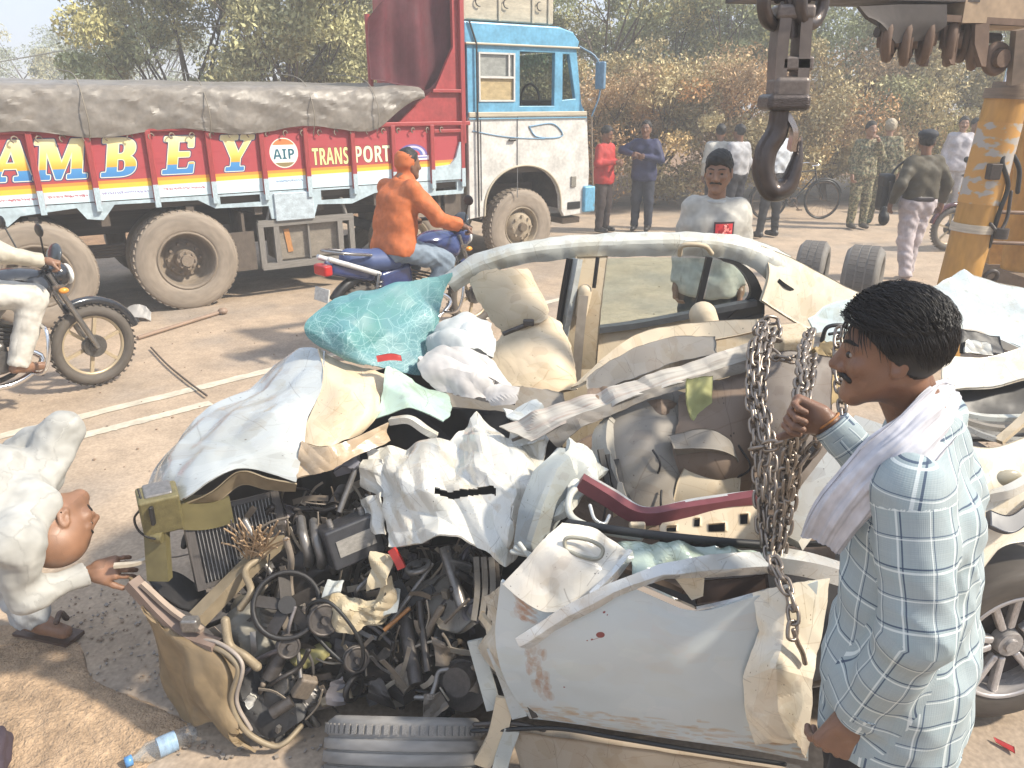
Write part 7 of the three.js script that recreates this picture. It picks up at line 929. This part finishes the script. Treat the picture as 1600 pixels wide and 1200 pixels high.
    for (let i = 0; i < 5; i++) for (const e of [-1, 1]) sub(w, 'spoke', place(M([T(new RoundedBoxGeometry(0.026, 0.135, 0.03, 2, 0.008), e * 0.028, 0.125, 0.06, 0.12, 0, -e * 0.22).rotateZ(i * 1.2566 + 0.3)])), mat(0.64, 0.60, 0.58, 0.4, 0.4));
    sub(w, 'hub_cap', place(M([cyl(0.052, 0.045, 0.04, 0, 0, 0.055, Math.PI / 2), cyl(0.026, 0.024, 0.012, 0, 0, 0.08, Math.PI / 2)])), mat(0.5, 0.47, 0.45, 0.45, 0.3));
    W('arch_liner', s([[[1480, 940, 2.3], [1540, 872, 2.3], [1640, 850, 2.35]], [[1480, 990, 2.55], [1540, 930, 2.55], [1640, 900, 2.6]]], { nu: 18, nv: 8, thick: 0.02, dent: 0.02 }), mat(0.10, 0.065, 0.05, 0.9));
    W('arch_back', s([[[1420, 900, 2.5], [1700, 840, 2.6]], [[1420, 1080, 2.3], [1700, 1080, 2.5]]], { nu: 6, nv: 6, thick: 0.02 }), ink);
  }
  // ---- front wheel thrown flat, tread to the camera
  { const c = at(632, 1172, 2.02), ax = V(0.03, 0.80, 0.60).normalize().negate(), qn = new THREE.Quaternion().setFromUnitVectors(V(0, 1, 0), V(0.02, 0.72, -0.69).normalize()), R = 0.27, place = (g) => g.applyQuaternion(qn).translate(c.x, c.y, c.z), treadM = mat(0.33, 0.31, 0.285, 0.9, 0, { bumpMap: lumpTex, bumpScale: 0.002, name: 'tread' });
    const w = W('front_wheel', place(lathe([[0.19, -0.09], [0.205, -0.10], [R - 0.03, -0.105], [R - 0.006, -0.085], [R - 0.006, -0.047], [R - 0.016, -0.044], [R - 0.016, -0.038], [R, -0.035], [R, -0.004], [R - 0.01, -0.002], [R - 0.01, 0.004], [R, 0.006], [R, 0.035], [R - 0.012, 0.038], [R - 0.012, 0.044], [R - 0.006, 0.047], [R - 0.006, 0.085], [R - 0.03, 0.105], [0.205, 0.10], [0.19, 0.09]], 72)), treadM, 'loose front wheel lying under the wing, tread outwards');
    const blocks = []; for (let i = 0; i < 60; i++) for (const y of [-0.066, 0.066]) blocks.push(box(0.017, 0.03, 0.006, 0, y, R - 0.001).rotateY(i * 0.10472)); sub(w, 'tread_blocks', place(M(blocks)), treadM).userData.kind = 'stuff';
    sub(w, 'rim', place(lathe([[0.19, 0.09], [0.18, 0.06], [0.17, 0.0], [0.05, 0.03], [0.0, 0.03]], 40)), grease); }
  // ---- front bumper skin and radiator carrier at the front corner
  W('bumper_skin', s([[[196, 905, 2.30], [214, 920, 2.26], [262, 985, 2.20], [330, 1010, 2.14], [372, 1030, 2.10]], [[222, 950, 2.30], [246, 985, 2.22], [290, 1010, 2.14], [345, 1035, 2.08], [366, 1070, 2.06]], [[246, 1010, 2.28], [268, 1040, 2.18], [305, 1055, 2.1], [345, 1075, 2.05], [362, 1110, 2.04]], [[258, 1075, 2.22], [282, 1092, 2.14], [312, 1100, 2.08], [345, 1115, 2.03], [372, 1145, 2.02]], [[278, 1120, 2.18], [296, 1132, 2.12], [330, 1128, 2.07], [362, 1142, 2.03], [404, 1168, 2.02]]], { nu: 46, nv: 46, thick: 0.010, dent: 0.03, freq: 6, fold: 0.025, foldFreq: 6, seed: 33, jag: 0.01 }), bumperM, 'torn brown bumper skin standing on the road');
  W('bumper_edge', tube([[300, 1010, 2.16], [345, 1016, 2.1], [372, 1042, 2.06], [362, 1095, 2.04], [384, 1142, 2.02], [430, 1166, 2.02], [446, 1160, 2.03], [470, 1135, 2.08]], 0.010, 70), tanMetal); W('bumper_edge', tube([[290, 1002, 2.18], [340, 1004, 2.12], [378, 1036, 2.06], [370, 1096, 2.04], [392, 1140, 2.03]], 0.007, 60), mat(0.45, 0.38, 0.32, 0.6));
  W('bumper_beam', bar([[206, 908, 2.28], [250, 955, 2.24], [296, 995, 2.18], [340, 1012, 2.12]], 0.05, 0.04), mat(0.28, 0.20, 0.16, 0.7)); W('beam_edge', bar([[222, 912, 2.26], [270, 955, 2.22], [316, 985, 2.16]], 0.018, 0.018), mat(0.46, 0.36, 0.28, 0.6)); W('beam_cover', s([[[230, 905, 2.36], [270, 895, 2.4], [320, 925, 2.38]], [[250, 935, 2.28], [290, 955, 2.26], [330, 965, 2.26]]], { nu: 14, nv: 10, thick: 0.01, dent: 0.03 }), ink);
  W('corner_bracket', M([rbox(0.13, 0.15, 0.10, 0.01).applyQuaternion(new THREE.Quaternion().setFromEuler(new THREE.Euler(0.2, 0.5, -0.08))).translate(...at(250, 795, 2.34).toArray()), bar([[262, 798, 2.36], [320, 800, 2.42], [360, 790, 2.46]], 0.08, 0.10), bar([[244, 805, 2.34], [246, 850, 2.32], [250, 905, 2.3]], 0.075, 0.035, V(0, 0, 1))]), olive, 'olive green mounting bracket at the front corner');
  W('bracket_cap', rbox(0.09, 0.03, 0.08, 0.008).applyQuaternion(new THREE.Quaternion().setFromEuler(new THREE.Euler(0.2, 0.5, -0.08))).translate(...at(246, 768, 2.34).toArray()), alu); W('bracket_slot', rbox(0.012, 0.07, 0.02, 0.005).translate(...at(238, 806, 2.27).toArray()), ink); W('wire', tube([[216, 765, 2.3], [222, 790, 2.28], [210, 810, 2.28], [216, 828, 2.28], [228, 838, 2.28], [242, 842, 2.28]], 0.004, 40), ink); W('bracket_foot', rod(at(236, 838, 2.3), at(254, 840, 2.3), 0.02), olive);
  // ---- engine bay: named pieces that can be told apart, then the tangle behind them
  W('frame_leg', bar([[308, 968, 2.2], [350, 925, 2.28], [410, 865, 2.38], [440, 840, 2.45]], 0.055, 0.05), tanMetal, 'bent tan frame leg'); W('coolant_pipe', tube([[352, 970, 2.16], [360, 1010, 2.12], [382, 1025, 2.1], [402, 1042, 2.1]], 0.016, 30), tanMetal); W('coolant_pipe', tube([[412, 868, 2.36], [384, 890, 2.3], [392, 925, 2.22], [376, 950, 2.2]], 0.013, 30), tanMetal); W('clamp', rbox(0.06, 0.05, 0.04, 0.01).translate(...at(298, 975, 2.17).toArray()), alu);
  W('gearbox', crumple(solid([cap(at(395, 960, 2.3), at(400, 1000, 2.24), 0.075, 0.085, 0.04), cap(at(380, 990, 2.24), at(415, 1010, 2.22), 0.06, 0.06, 0.03)], 0.009), 0.016, 12, 1), mat(0.20, 0.185, 0.15, 0.7, 0.2)); W('engine_block', crumple(solid([cap(at(470, 900, 2.5), at(480, 990, 2.4), 0.13, 0.15, 0.05), cap(at(440, 880, 2.5), at(520, 880, 2.5), 0.09, 0.10, 0.05), cap(at(520, 950, 2.4), at(540, 1010, 2.35), 0.08, 0.09, 0.04)], 0.011), 0.022, 10, 2), grease);
  const lampM = P(0.50, 0.43, 0.31, { clearcoat: 0, roughness: 0.85 });
  const lamp = W('lamp_housing', s([[[502, 916, 2.28], [540, 930, 2.24], [585, 935, 2.24], [612, 900, 2.28]], [[506, 950, 2.24], [545, 955, 2.19], [585, 950, 2.20], [618, 920, 2.25]], [[520, 978, 2.22], [552, 990, 2.18], [588, 975, 2.20], [604, 960, 2.24]]], { nu: 40, nv: 34, thick: 0.006, linear: true, fold: 0.022, foldFreq: 15, seed: 1.3, jag: 0.05, crease: 0.25 }), lampM, 'torn cream lamp housing'); for (const [x, y, w, h, k] of [[580, 862, 34, 60, 1], [596, 915, 30, 50, 2], [560, 960, 46, 26, 3], [512, 905, 26, 30, 4]]) sub(lamp, 'shard', s([[[x, y, 2.28], [x + w, y + 6, 2.26]], [[x - 6, y + h, 2.22], [x + w * 0.8, y + h - 8, 2.21]]], { nu: 18, nv: 18, thick: 0.005, linear: true, fold: 0.018, foldFreq: 16, seed: k * 0.8, jag: 0.1, crease: 0.25 }), k % 2 ? lampM : primer);
  W('red_lever', bar([[612, 858, 2.26], [622, 875, 2.24], [628, 888, 2.23]], 0.028, 0.014, V(0, 0, 1)), mat(0.55, 0.04, 0.03, 0.5)); W('oil_pan', wrinkle(solid([cap(at(470, 1030, 2.2), at(505, 1018, 2.22), 0.035, 0.03, 0.02)], 0.008), 0.01, 20, 20, 20), mat(0.40, 0.36, 0.15, 0.6)); W('plate_scrap', s([[[498, 1092, 2.1], [548, 1072, 2.12]], [[505, 1105, 2.08], [552, 1090, 2.1]]], { nu: 12, nv: 8, thick: 0.012, dent: 0.02, freq: 18 }), tanMetal);
  for (const [a, b, r, m] of [[[694, 856, 2.4], [722, 950, 2.25], 0.022, alu], [[632, 960, 2.3], [650, 1070, 2.1], 0.03, iron], [[602, 985, 2.24], [676, 880, 2.36], 0.009, alu], [[600, 985, 2.2], [640, 950, 2.25], 0.008, mat(0.45, 0.2, 0.06, 0.6)], [[655, 940, 2.3], [668, 1050, 2.12], 0.014, iron], [[460, 960, 2.3], [470, 1060, 2.1], 0.008, alu], [[560, 720, 2.6], [530, 800, 2.5], 0.012, alu], [[420, 1060, 2.12], [440, 1020, 2.16], 0.03, iron]]) W('rod', rod(at(...a), at(...b), r, r * 0.9), m);
  W('suspension_arm', bar([[570, 1010, 2.3], [600, 1060, 2.2], [640, 1090, 2.1]], 0.05, 0.04), iron); W('wishbone', s([[[650, 920, 2.4], [700, 900, 2.4], [740, 960, 2.3]], [[690, 985, 2.25], [720, 990, 2.22], [745, 975, 2.2]]], { nu: 12, nv: 10, thick: 0.02, dent: 0.02 }), greyTrim); W('brake_hose', tube([[700, 1046, 2.1], [686, 1050, 2.1], [680, 1070, 2.08], [672, 1088, 2.06], [650, 1090, 2.06]], 0.009, 40), alu); W('brake_disc', M([cyl(0.09, 0.09, 0.04, 0, 0, 0, 1.2, 0, 0.3).translate(...at(725, 1068, 2.12).toArray()), cyl(0.05, 0.05, 0.08, 0, 0, 0, 1.2, 0, 0.3).translate(...at(720, 1060, 2.09).toArray())]), iron); W('wheel_well', s([[[640, 860, 2.6], [720, 850, 2.5], [780, 880, 2.35]], [[640, 960, 2.5], [720, 950, 2.4], [780, 960, 2.25]], [[640, 1080, 2.35], [720, 1080, 2.25], [770, 1080, 2.15]]], { nu: 20, nv: 20, thick: 0.02, dent: 0.04, freq: 6 }), mat(0.07, 0.055, 0.045, 0.85)); for (const x of [744, 756, 768]) W('liner_rib', bar([[x, 870, 2.34], [x + 2, 920, 2.28], [x - 4, 970, 2.2]], 0.02, 0.014, V(0, 0, 1)), greyTrim);
  W('lower_panel', s([[[350, 1050, 2.14], [420, 1030, 2.2], [470, 1040, 2.2]], [[370, 1110, 2.06], [420, 1100, 2.1], [475, 1090, 2.14]], [[395, 1150, 2.03], [430, 1152, 2.04], [480, 1120, 2.1]]], { nu: 18, nv: 18, thick: 0.012, dent: 0.05, freq: 9, fold: 0.03, foldFreq: 9 }), ink); W('strut_scrap', rod(at(424, 1115, 2.05), at(456, 1095, 2.08), 0.022), iron); W('white_clip', s([[[380, 1095, 2.06], [392, 1082, 2.06]], [[390, 1108, 2.05], [402, 1090, 2.06]]], { nu: 8, nv: 8, thick: 0.008, dent: 0.03, freq: 30, jag: 0.2 }), white); W('fuse_box', s([[[520, 700, 2.66], [560, 690, 2.68]], [[525, 745, 2.58], [565, 735, 2.6]]], { nu: 12, nv: 12, thick: 0.05, dent: 0.03, freq: 14 }), mat(0.25, 0.25, 0.29, 0.6));
  { // pieces of the engine that can still be recognised
    const pose = (g, px, py, D, e) => g.applyQuaternion(new THREE.Quaternion().setFromEuler(new THREE.Euler(...e))).translate(...at(px, py, D).toArray());
    const rad = W('radiator', pose(M([box(0.30, 0.018, 0.05, 0, 0.13, 0), box(0.30, 0.018, 0.05, 0, -0.13, 0), box(0.03, 0.28, 0.06, -0.155, 0, 0), box(0.03, 0.28, 0.06, 0.155, 0, 0), box(0.28, 0.25, 0.012)]), 372, 842, 2.44, [-0.5, 0.5, 0.25]), iron, 'crushed radiator'); const fins = []; for (let i = 0; i < 22; i++) fins.push(box(0.003, 0.24, 0.035, -0.13 + i * 0.0124, 0, 0.004)); sub(rad, 'fins', pose(M(fins), 372, 842, 2.44, [-0.5, 0.5, 0.25]), alu).userData.kind = 'stuff';
    const fan = W('cooling_fan', pose(M([torus(0.11, 0.010), torus(0.11, 0.008, 0, 0, 0.03), cyl(0.03, 0.03, 0.04, 0, 0, 0.01, Math.PI / 2)]), 448, 946, 2.22, [-0.7, 0.3, 0.2]), ink, 'broken cooling fan'); for (let i = 0; i < 5; i++) sub(fan, 'blade', pose(T(new THREE.BoxGeometry(0.045, 0.08, 0.004), 0, 0.065, 0.01, 0, 0.5, 0).rotateZ(i * 1.2566), 448, 946, 2.22, [-0.7, 0.3, 0.2]), grease);
    const bat = W('battery', pose(rbox(0.20, 0.15, 0.14, 0.012), 548, 842, 2.44, [-0.35, 0.5, 0.3]), mat(0.045, 0.045, 0.05, 0.5), 'black battery jolted loose'); for (const x of [-0.06, 0.06]) sub(bat, 'terminal', pose(cyl(0.012, 0.01, 0.03, x, 0.088, 0.02), 548, 842, 2.44, [-0.35, 0.5, 0.3]), alu); sub(bat, 'label_plate', pose(box(0.14, 0.06, 0.004, 0, 0.0, 0.072), 548, 842, 2.44, [-0.35, 0.5, 0.3]), mat(0.32, 0.30, 0.27, 0.6));
    for (let k = 0; k < 4; k++) W('intake_runner', tube([[470 + k * 20, 812 + k * 4, 2.5], [474 + k * 20, 838 + k * 4, 2.40], [482 + k * 20, 868 + k * 4, 2.38], [480 + k * 20, 892 + k * 4, 2.46]], 0.018, 24, 10), alu);
    for (const [x, y, D, r] of [[505, 968, 2.2, 0.05], [556, 1030, 2.16, 0.04], [450, 1010, 2.14, 0.035]]) W('belt_pulley', pose(M([cyl(r, r, 0.03, 0, 0, 0, Math.PI / 2, 0, 0, 26), torus(r, 0.006, 0, 0, 0.012), torus(r, 0.006, 0, 0, -0.012), cyl(r * 0.35, r * 0.3, 0.05, 0, 0, 0.01, Math.PI / 2)]), x, y, D, [-0.5, 0.5, 0]), iron);
    W('drive_belt', tube([[482, 948, 2.2], [512, 940, 2.18], [566, 1010, 2.14], [560, 1046, 2.13], [530, 1030, 2.15], [486, 980, 2.19]], 0.007, 60, 6, true), rubberB);
  }
  { // frayed cable ends, hoses, brackets, castings
    const R = rng(61), inBay = () => { for (;;) { const x = 300 + 470 * R(), y = 765 + 380 * R(); const top = x < 460 ? 775 + (460 - x) * 0.08 : x < 590 ? 760 : 850, left = y < 900 ? 330 : 330 + (y - 900) * 0.2, bot = x < 480 ? 1140 : 1090; if (x > left && y > top && y < bot && !(x > 640 && y > 900 && R() < 0.5)) return [x, y]; } };
    const depth = (x, y) => 2.62 - (y - 760) * 0.00145 - (x > 560 ? (x - 560) * 0.0004 : 0) + 0.16 * (R() - 0.35), pal = [grease, iron, alu, ink, mat(0.20, 0.18, 0.18, 0.6), mat(0.30, 0.25, 0.20, 0.7), mat(0.17, 0.15, 0.16, 0.5, 0.4), mat(0.24, 0.19, 0.14, 0.8)];
    for (let i = 0; i < 84; i++) { const [x, y] = inBay(), d = depth(x, y), l = 40 + 70 * R(), a = R() * 6.28; const pts = [0, 1, 2, 3].map((k) => [x + Math.cos(a) * l * k / 3 + 16 * (R() - 0.5), y + Math.sin(a) * l * k / 3 + 16 * (R() - 0.5), d + 0.05 * (R() - 0.5)]); W(i % 3 ? 'hose' : 'cable', tube(pts, i % 3 ? 0.006 + 0.009 * R() : 0.003, 20, 7), pal[(R() * pal.length) | 0]); }
    for (let i = 0; i < 54; i++) { const [x, y] = inBay(), d = depth(x, y), p = at(x, y, d), e = new THREE.Quaternion().setFromEuler(new THREE.Euler(R() * 3, R() * 3, R() * 3)), k = i % 4; const g = k === 0 ? rbox(0.05 + 0.07 * R(), 0.03 + 0.05 * R(), 0.03 + 0.05 * R(), 0.01) : k === 1 ? M([cyl(0.025 + 0.03 * R(), 0.02 + 0.02 * R(), 0.05 + 0.06 * R()), cyl(0.04, 0.04, 0.012)]) : k === 2 ? M([box(0.12, 0.03, 0.006), box(0.03, 0.08, 0.006, 0.045, 0.05, 0), cyl(0.014, 0.014, 0.02, -0.04, 0, 0, Math.PI / 2)]) : M([torus(0.04, 0.011), cyl(0.02, 0.02, 0.03, 0, 0, 0, Math.PI / 2)]); W(['casting', 'canister', 'bracket', 'pulley'][k], g.applyQuaternion(e).translate(p.x, p.y, p.z), pal[(R() * pal.length) | 0]); }
    for (let i = 0; i < 60; i++) { const [x, y] = inBay(), d = depth(x, y); W('torn_plate', s([[[x, y, d], [x + 30 * R() + 14, y + 24 * (R() - 0.5), d + 0.05 * (R() - 0.5)]], [[x + 16 * (R() - 0.5), y + 18 + 34 * R(), d - 0.04], [x + 24 + 24 * R(), y + 18 + 30 * R(), d - 0.06 * R()]]], { nu: 9, nv: 9, thick: 0.005, dent: 0.04, freq: 16, fold: 0.03, foldFreq: 14, seed: i, jag: 0.15 }), pal[(R() * pal.length) | 0]); }
    const fray = []; for (let i = 0; i < 46; i++) { const a = -0.4 - 2.2 * R(), l = 24 + 34 * R(), x = 398 + 30 * (R() - 0.5), y = 866 + 20 * (R() - 0.5), d = 2.34; fray.push(tube([[x, y, d], [x + Math.cos(a) * l * 0.5 + 6 * R(), y + Math.sin(a) * l * 0.5, d - 0.03 * R()], [x + Math.cos(a) * l, y + Math.sin(a) * l + 10 * R(), d - 0.05 * R()]], 0.0035, 8, 5)); } W('frayed_wires', M(fray), mat(0.46, 0.31, 0.18, 0.6)).userData.kind = 'stuff';
    for (let m = 0; m < 6; m++) {
      const bits = [], tone = [pal[2], pal[5], pal[7], mat(0.34, 0.28, 0.21, 0.8), mat(0.42, 0.36, 0.28, 0.8), pal[0]][m];
      for (let i = 0; i < 70; i++) { const [x, y] = inBay(), d = depth(x, y), a = R() * 6.28, l = 14 + 44 * R(), bend = 0.9 * (R() - 0.5), q = [0, 0.5, 1].map((k) => [x + Math.cos(a + bend * k) * l * k, y + Math.sin(a + bend * k) * l * k, d + 0.03 * (R() - 0.5)]); bits.push(R() < 0.55 ? tube(q, 0.0025 + 0.004 * R(), 6, 5) : bar(q, 0.008 + 0.02 * R(), 0.003, V(R() - 0.5, R() - 0.5, 1), 5)); }
      for (let i = 0; i < 16; i++) { const [x, y] = inBay(), d = depth(x, y) + 0.03, p = at(x, y, d), g = new THREE.BoxGeometry(0.01 + 0.03 * R(), 0.008 + 0.02 * R(), 0.01 + 0.02 * R()); g.rotateX(R() * 3); g.rotateZ(R() * 3); bits.push(g.translate(p.x, p.y, p.z)); }
      W('wire_tangle', M(bits), tone).userData.kind = 'stuff';
    }
  }
}
// ================================================================ the chain thrown over the wreck
{
  const p0 = at(1210, 700, 2.0), t = base('lifting_chain', 'rusty steel lifting chain looped over the wreck and held by the person in checks', 'chain', p0), chainM = mat(0.36, 0.30, 0.25, 0.42, 0.7, { name: 'chain' });
  const pitch = 0.035, link = (() => { const c = new THREE.CatmullRomCurve3([V(-0.0105, -0.012, 0), V(-0.0105, 0.012, 0), V(-0.007, 0.0195, 0), V(0.007, 0.0195, 0), V(0.0105, 0.012, 0), V(0.0105, -0.012, 0), V(0.007, -0.0195, 0), V(-0.007, -0.0195, 0)], true); return new THREE.TubeGeometry(c, 20, 0.0046, 6, true).scale(1.2, 1.2, 1.2); })();
  for (const pts of [
    [[1192, 512, 2.42], [1182, 545, 2.30], [1180, 600, 2.20], [1188, 650, 2.12], [1196, 700, 2.05], [1190, 760, 2.0], [1196, 830, 1.95], [1206, 882, 1.86]],
    [[1206, 520, 2.42], [1196, 560, 2.28], [1192, 620, 2.18], [1204, 690, 2.08], [1206, 760, 2.0], [1204, 840, 1.93]],
    [[1264, 520, 2.42], [1252, 560, 2.20], [1256, 600, 1.98], [1246, 650, 1.86], [1240, 700, 1.9], [1230, 760, 1.94], [1220, 830, 1.93], [1210, 884, 1.86]],
    [[1254, 540, 2.3], [1248, 600, 2.0], [1240, 655, 1.86], [1228, 710, 1.9], [1222, 780, 1.93], [1212, 850, 1.9]],
    [[1192, 512, 2.44], [1206, 552, 2.36], [1232, 562, 2.34], [1254, 556, 2.36], [1266, 522, 2.44]],
    [[1184, 514, 2.46], [1200, 500, 2.5], [1216, 506, 2.5], [1212, 530, 2.44], [1196, 520, 2.44]],
    [[1184, 700, 2.02], [1216, 694, 1.98], [1246, 684, 1.95]],
    [[1246, 690, 1.92], [1262, 668, 1.92], [1278, 676, 1.93], [1272, 700, 1.93], [1256, 716, 1.93], [1240, 740, 1.92], [1232, 770, 1.92]],
    [[1206, 880, 1.86], [1218, 905, 1.80], [1232, 930, 1.76], [1240, 965, 1.72], [1238, 985, 1.70]],
    [[1212, 880, 1.85], [1228, 915, 1.77], [1236, 940, 1.74]],
    [[1176, 540, 2.34], [1172, 610, 2.2], [1180, 680, 2.1], [1184, 760, 2.02], [1190, 840, 1.95]],
    [[1270, 560, 2.3], [1262, 620, 2.05], [1252, 700, 1.95], [1236, 790, 1.93], [1222, 860, 1.9]],
    [[1310, 520, 2.5], [1308, 570, 2.4], [1314, 620, 2.3], [1318, 650, 2.25]],
  ]) {
    const c = new THREE.CatmullRomCurve3(pts.map(P3), false, 'centripetal'), n = Math.floor(c.getLength() / pitch);
    for (let i = 0; i <= n; i++) { const p = c.getPointAt(i / n), tn = c.getTangentAt(i / n), q = new THREE.Quaternion().setFromUnitVectors(V(0, 1, 0), tn), m = put('link', link, chainM, t); m.quaternion.copy(q).multiply(new THREE.Quaternion().setFromAxisAngle(V(0, 1, 0), (i % 2) * Math.PI / 2 + 0.5 + 0.25 * Math.sin(i * 1.7))); m.position.copy(p).sub(t.position); }
  }
  put('hook', M([tube([at(1240, 985, 1.70), at(1246, 1004, 1.69), at(1254, 1020, 1.69), at(1258, 1036, 1.69)], 0.007, 20)]).translate(-p0.x, -p0.y, -p0.z), chainM, t);
}
// ================================================================ things lying about
function tyre(label, pos, R, w, axis) {
  const t = base('loose_tyre', label, 'tyre', pos, 0, 'loose tyres behind the wreck'), q = new THREE.Quaternion().setFromUnitVectors(V(0, 1, 0), axis.clone().normalize());
  put('carcass', lathe([[R * 0.62, -w * 0.4], [R * 0.68, -w * 0.5], [R - 0.05, -w * 0.5], [R, -w * 0.36], [R, w * 0.36], [R - 0.05, w * 0.5], [R * 0.68, w * 0.5], [R * 0.62, w * 0.4]], 52).applyQuaternion(q).translate(0, R, 0), mat(0.26, 0.24, 0.215, 0.95), t);
  put('wheel_disc', lathe([[R * 0.64, -w * 0.2], [R * 0.6, w * 0.3], [R * 0.4, w * 0.32], [0.0, w * 0.3]], 40).applyQuaternion(q).translate(0, R, 0), mat(0.44, 0.37, 0.25, 0.9), t);
  const b = []; for (let i = 0; i < 40; i++) for (const y of [-0.25, 0, 0.25]) b.push(box(0.05, w * 0.2, 0.012, 0, y * w, R).rotateY(i * 0.157 + y * 0.2)); put('tread_blocks', M(b).applyQuaternion(q).translate(0, R, 0), mat(0.16, 0.145, 0.13, 0.95), t).userData.kind = 'stuff';
}
{ const a = onY(1340, 480), b = onY(1262, 470); tyre('dusty loose tyre with tan disc standing behind the boot of the wreck', [a.x, 0, a.z], 0.33, 0.36, V(0.85, 0, 0.5)); tyre('dusty loose tyre partly hidden behind the rear pillar of the wreck', [b.x, 0, b.z], 0.33, 0.3, V(0.85, 0, 0.45)); }
tag(put('metal_rod', M([rod(onY(215, 528, 0.03), onY(350, 486, 0.03), 0.018), sph(0.05, 0.035, 0.05).translate(...onY(348, 486, 0.04).toArray())]), mat(0.36, 0.25, 0.18, 0.8)), 'thin brown rod with a pale knob lying before the rear wheel of the truck', 'rod');
tag(put('thin_wire', tube([onY(236, 543, 0.03), onY(262, 570, 0.03), onY(296, 598, 0.03), onY(323, 618, 0.03)], 0.008, 24), mat(0.12, 0.09, 0.07, 0.8)), 'thin dark wire lying across the road line', 'wire');
{ const p = onY(212, 500), t = base('bumper_fragment', 'grey white bumper fragment lying beside the black motorcycle wheel', 'fragment', [p.x, 0, p.z]), L = (q) => q.map((r) => r.map(([x, y, z]) => V(p.x + x, y, p.z + z)));
  inWorld('shell', sheet(L([[[-0.16, 0.05, 0.02], [-0.06, 0.13, -0.04], [0.08, 0.13, -0.06], [0.17, 0.08, 0]], [[-0.17, 0.02, 0.1], [-0.04, 0.05, 0.1], [0.1, 0.04, 0.08], [0.19, 0.01, 0.08]]]), { nu: 20, nv: 12, thick: 0.008, dent: 0.03, freq: 9, fold: 0.02, foldFreq: 9 }), mat(0.48, 0.46, 0.43, 0.6), t); inWorld('grille', sheet(L([[[-0.1, 0.04, 0.11], [0.08, 0.05, 0.1]], [[-0.08, 0.012, 0.14], [0.1, 0.012, 0.12]]]), { nu: 8, nv: 6, thick: 0.01, dent: 0.02, freq: 14 }), mat(0.08, 0.08, 0.08, 0.6), t); }
{ const a = onY(196, 1188, 0.045), b = onY(300, 1142, 0.04), d = b.clone().sub(a).normalize(), q = new THREE.Quaternion().setFromUnitVectors(V(0, 1, 0), d), t = base('plastic_bottle', 'crushed clear plastic bottle with a blue cap lying on the sand', 'bottle', [a.x, 0.036, a.z]);
  put('shell', wrinkle(lathe([[0.012, 0.02], [0.013, 0.035], [0.03, 0.07], [0.033, 0.11], [0.030, 0.14], [0.033, 0.17], [0.032, 0.21], [0.025, 0.225], [0, 0.228]], 24), 0.008, 14, 14, 14).applyQuaternion(q), plain(0.92, 0.95, 0.97, 0.08, 0, { transmission: 0.92, thickness: 0, name: 'pet' }), t); put('cap', M([lathe([[0, -0.004], [0.017, -0.003], [0.018, 0.02], [0.0, 0.022]], 20).applyQuaternion(q)]), mat(0.12, 0.33, 0.66, 0.5), t); put('label_band', lathe([[0.0335, 0.10], [0.0345, 0.13], [0.034, 0.16]], 24).applyQuaternion(q), mat(0.35, 0.5, 0.66, 0.4), t); }
{ const p = onY(-10, 1210), t = base('dark_cloth', 'dark purple bundle of cloth at the edge of the sand', 'cloth', [p.x, 0, p.z]); put('bundle', wrinkle(solid([ell(V(-0.05, 0.05, 0), V(1, 0, 0), V(0, 1, 0), V(0, 0, 1), 0.09, 0.06, 0.14, 0.03), ell(V(0.0, 0.03, 0.06), V(1, 0, 0), V(0, 1, 0), V(0, 0, 1), 0.07, 0.04, 0.09, 0.03)], 0.008), 0.02, 14, 14, 14), cloth(0.06, 0.04, 0.055), t); put('hem', tube([V(0.03, 0.012, -0.08), V(0.06, 0.02, 0), V(0.05, 0.012, 0.1)], 0.01, 16), cloth(0.06, 0.04, 0.055), t); }
tag(put('red_scrap', sheet([[onY(1552, 1152, 0.02), onY(1585, 1168, 0.02)], [onY(1556, 1160, 0.015), onY(1586, 1178, 0.015)]], { nu: 8, nv: 4, thick: 0.004, dent: 0.008, freq: 20 }), mat(0.55, 0.04, 0.04, 0.6)), 'small red plastic scrap on the road beside the rear wheel', 'scrap');
{ const R = rng(91), g = []; for (let i = 0; i < 420; i++) { const p = onY(90 + 420 * R(), 900 + 290 * R()); const b = new THREE.BoxGeometry(0.004 + 0.016 * R() * R(), 0.004, 0.004 + 0.012 * R()); b.rotateY(R() * 6); b.rotateX(0.4 * R()); g.push(b.translate(p.x, 0.012 + 0.003 * R(), p.z)); } const m = put('glass_crumbs', M(g), mat(0.34, 0.29, 0.24, 0.6)); m.userData = { kind: 'stuff', label: 'small crumbs of glass and plastic on the road before the wreck', category: 'debris' }; }
renderer.render(scene, camera);
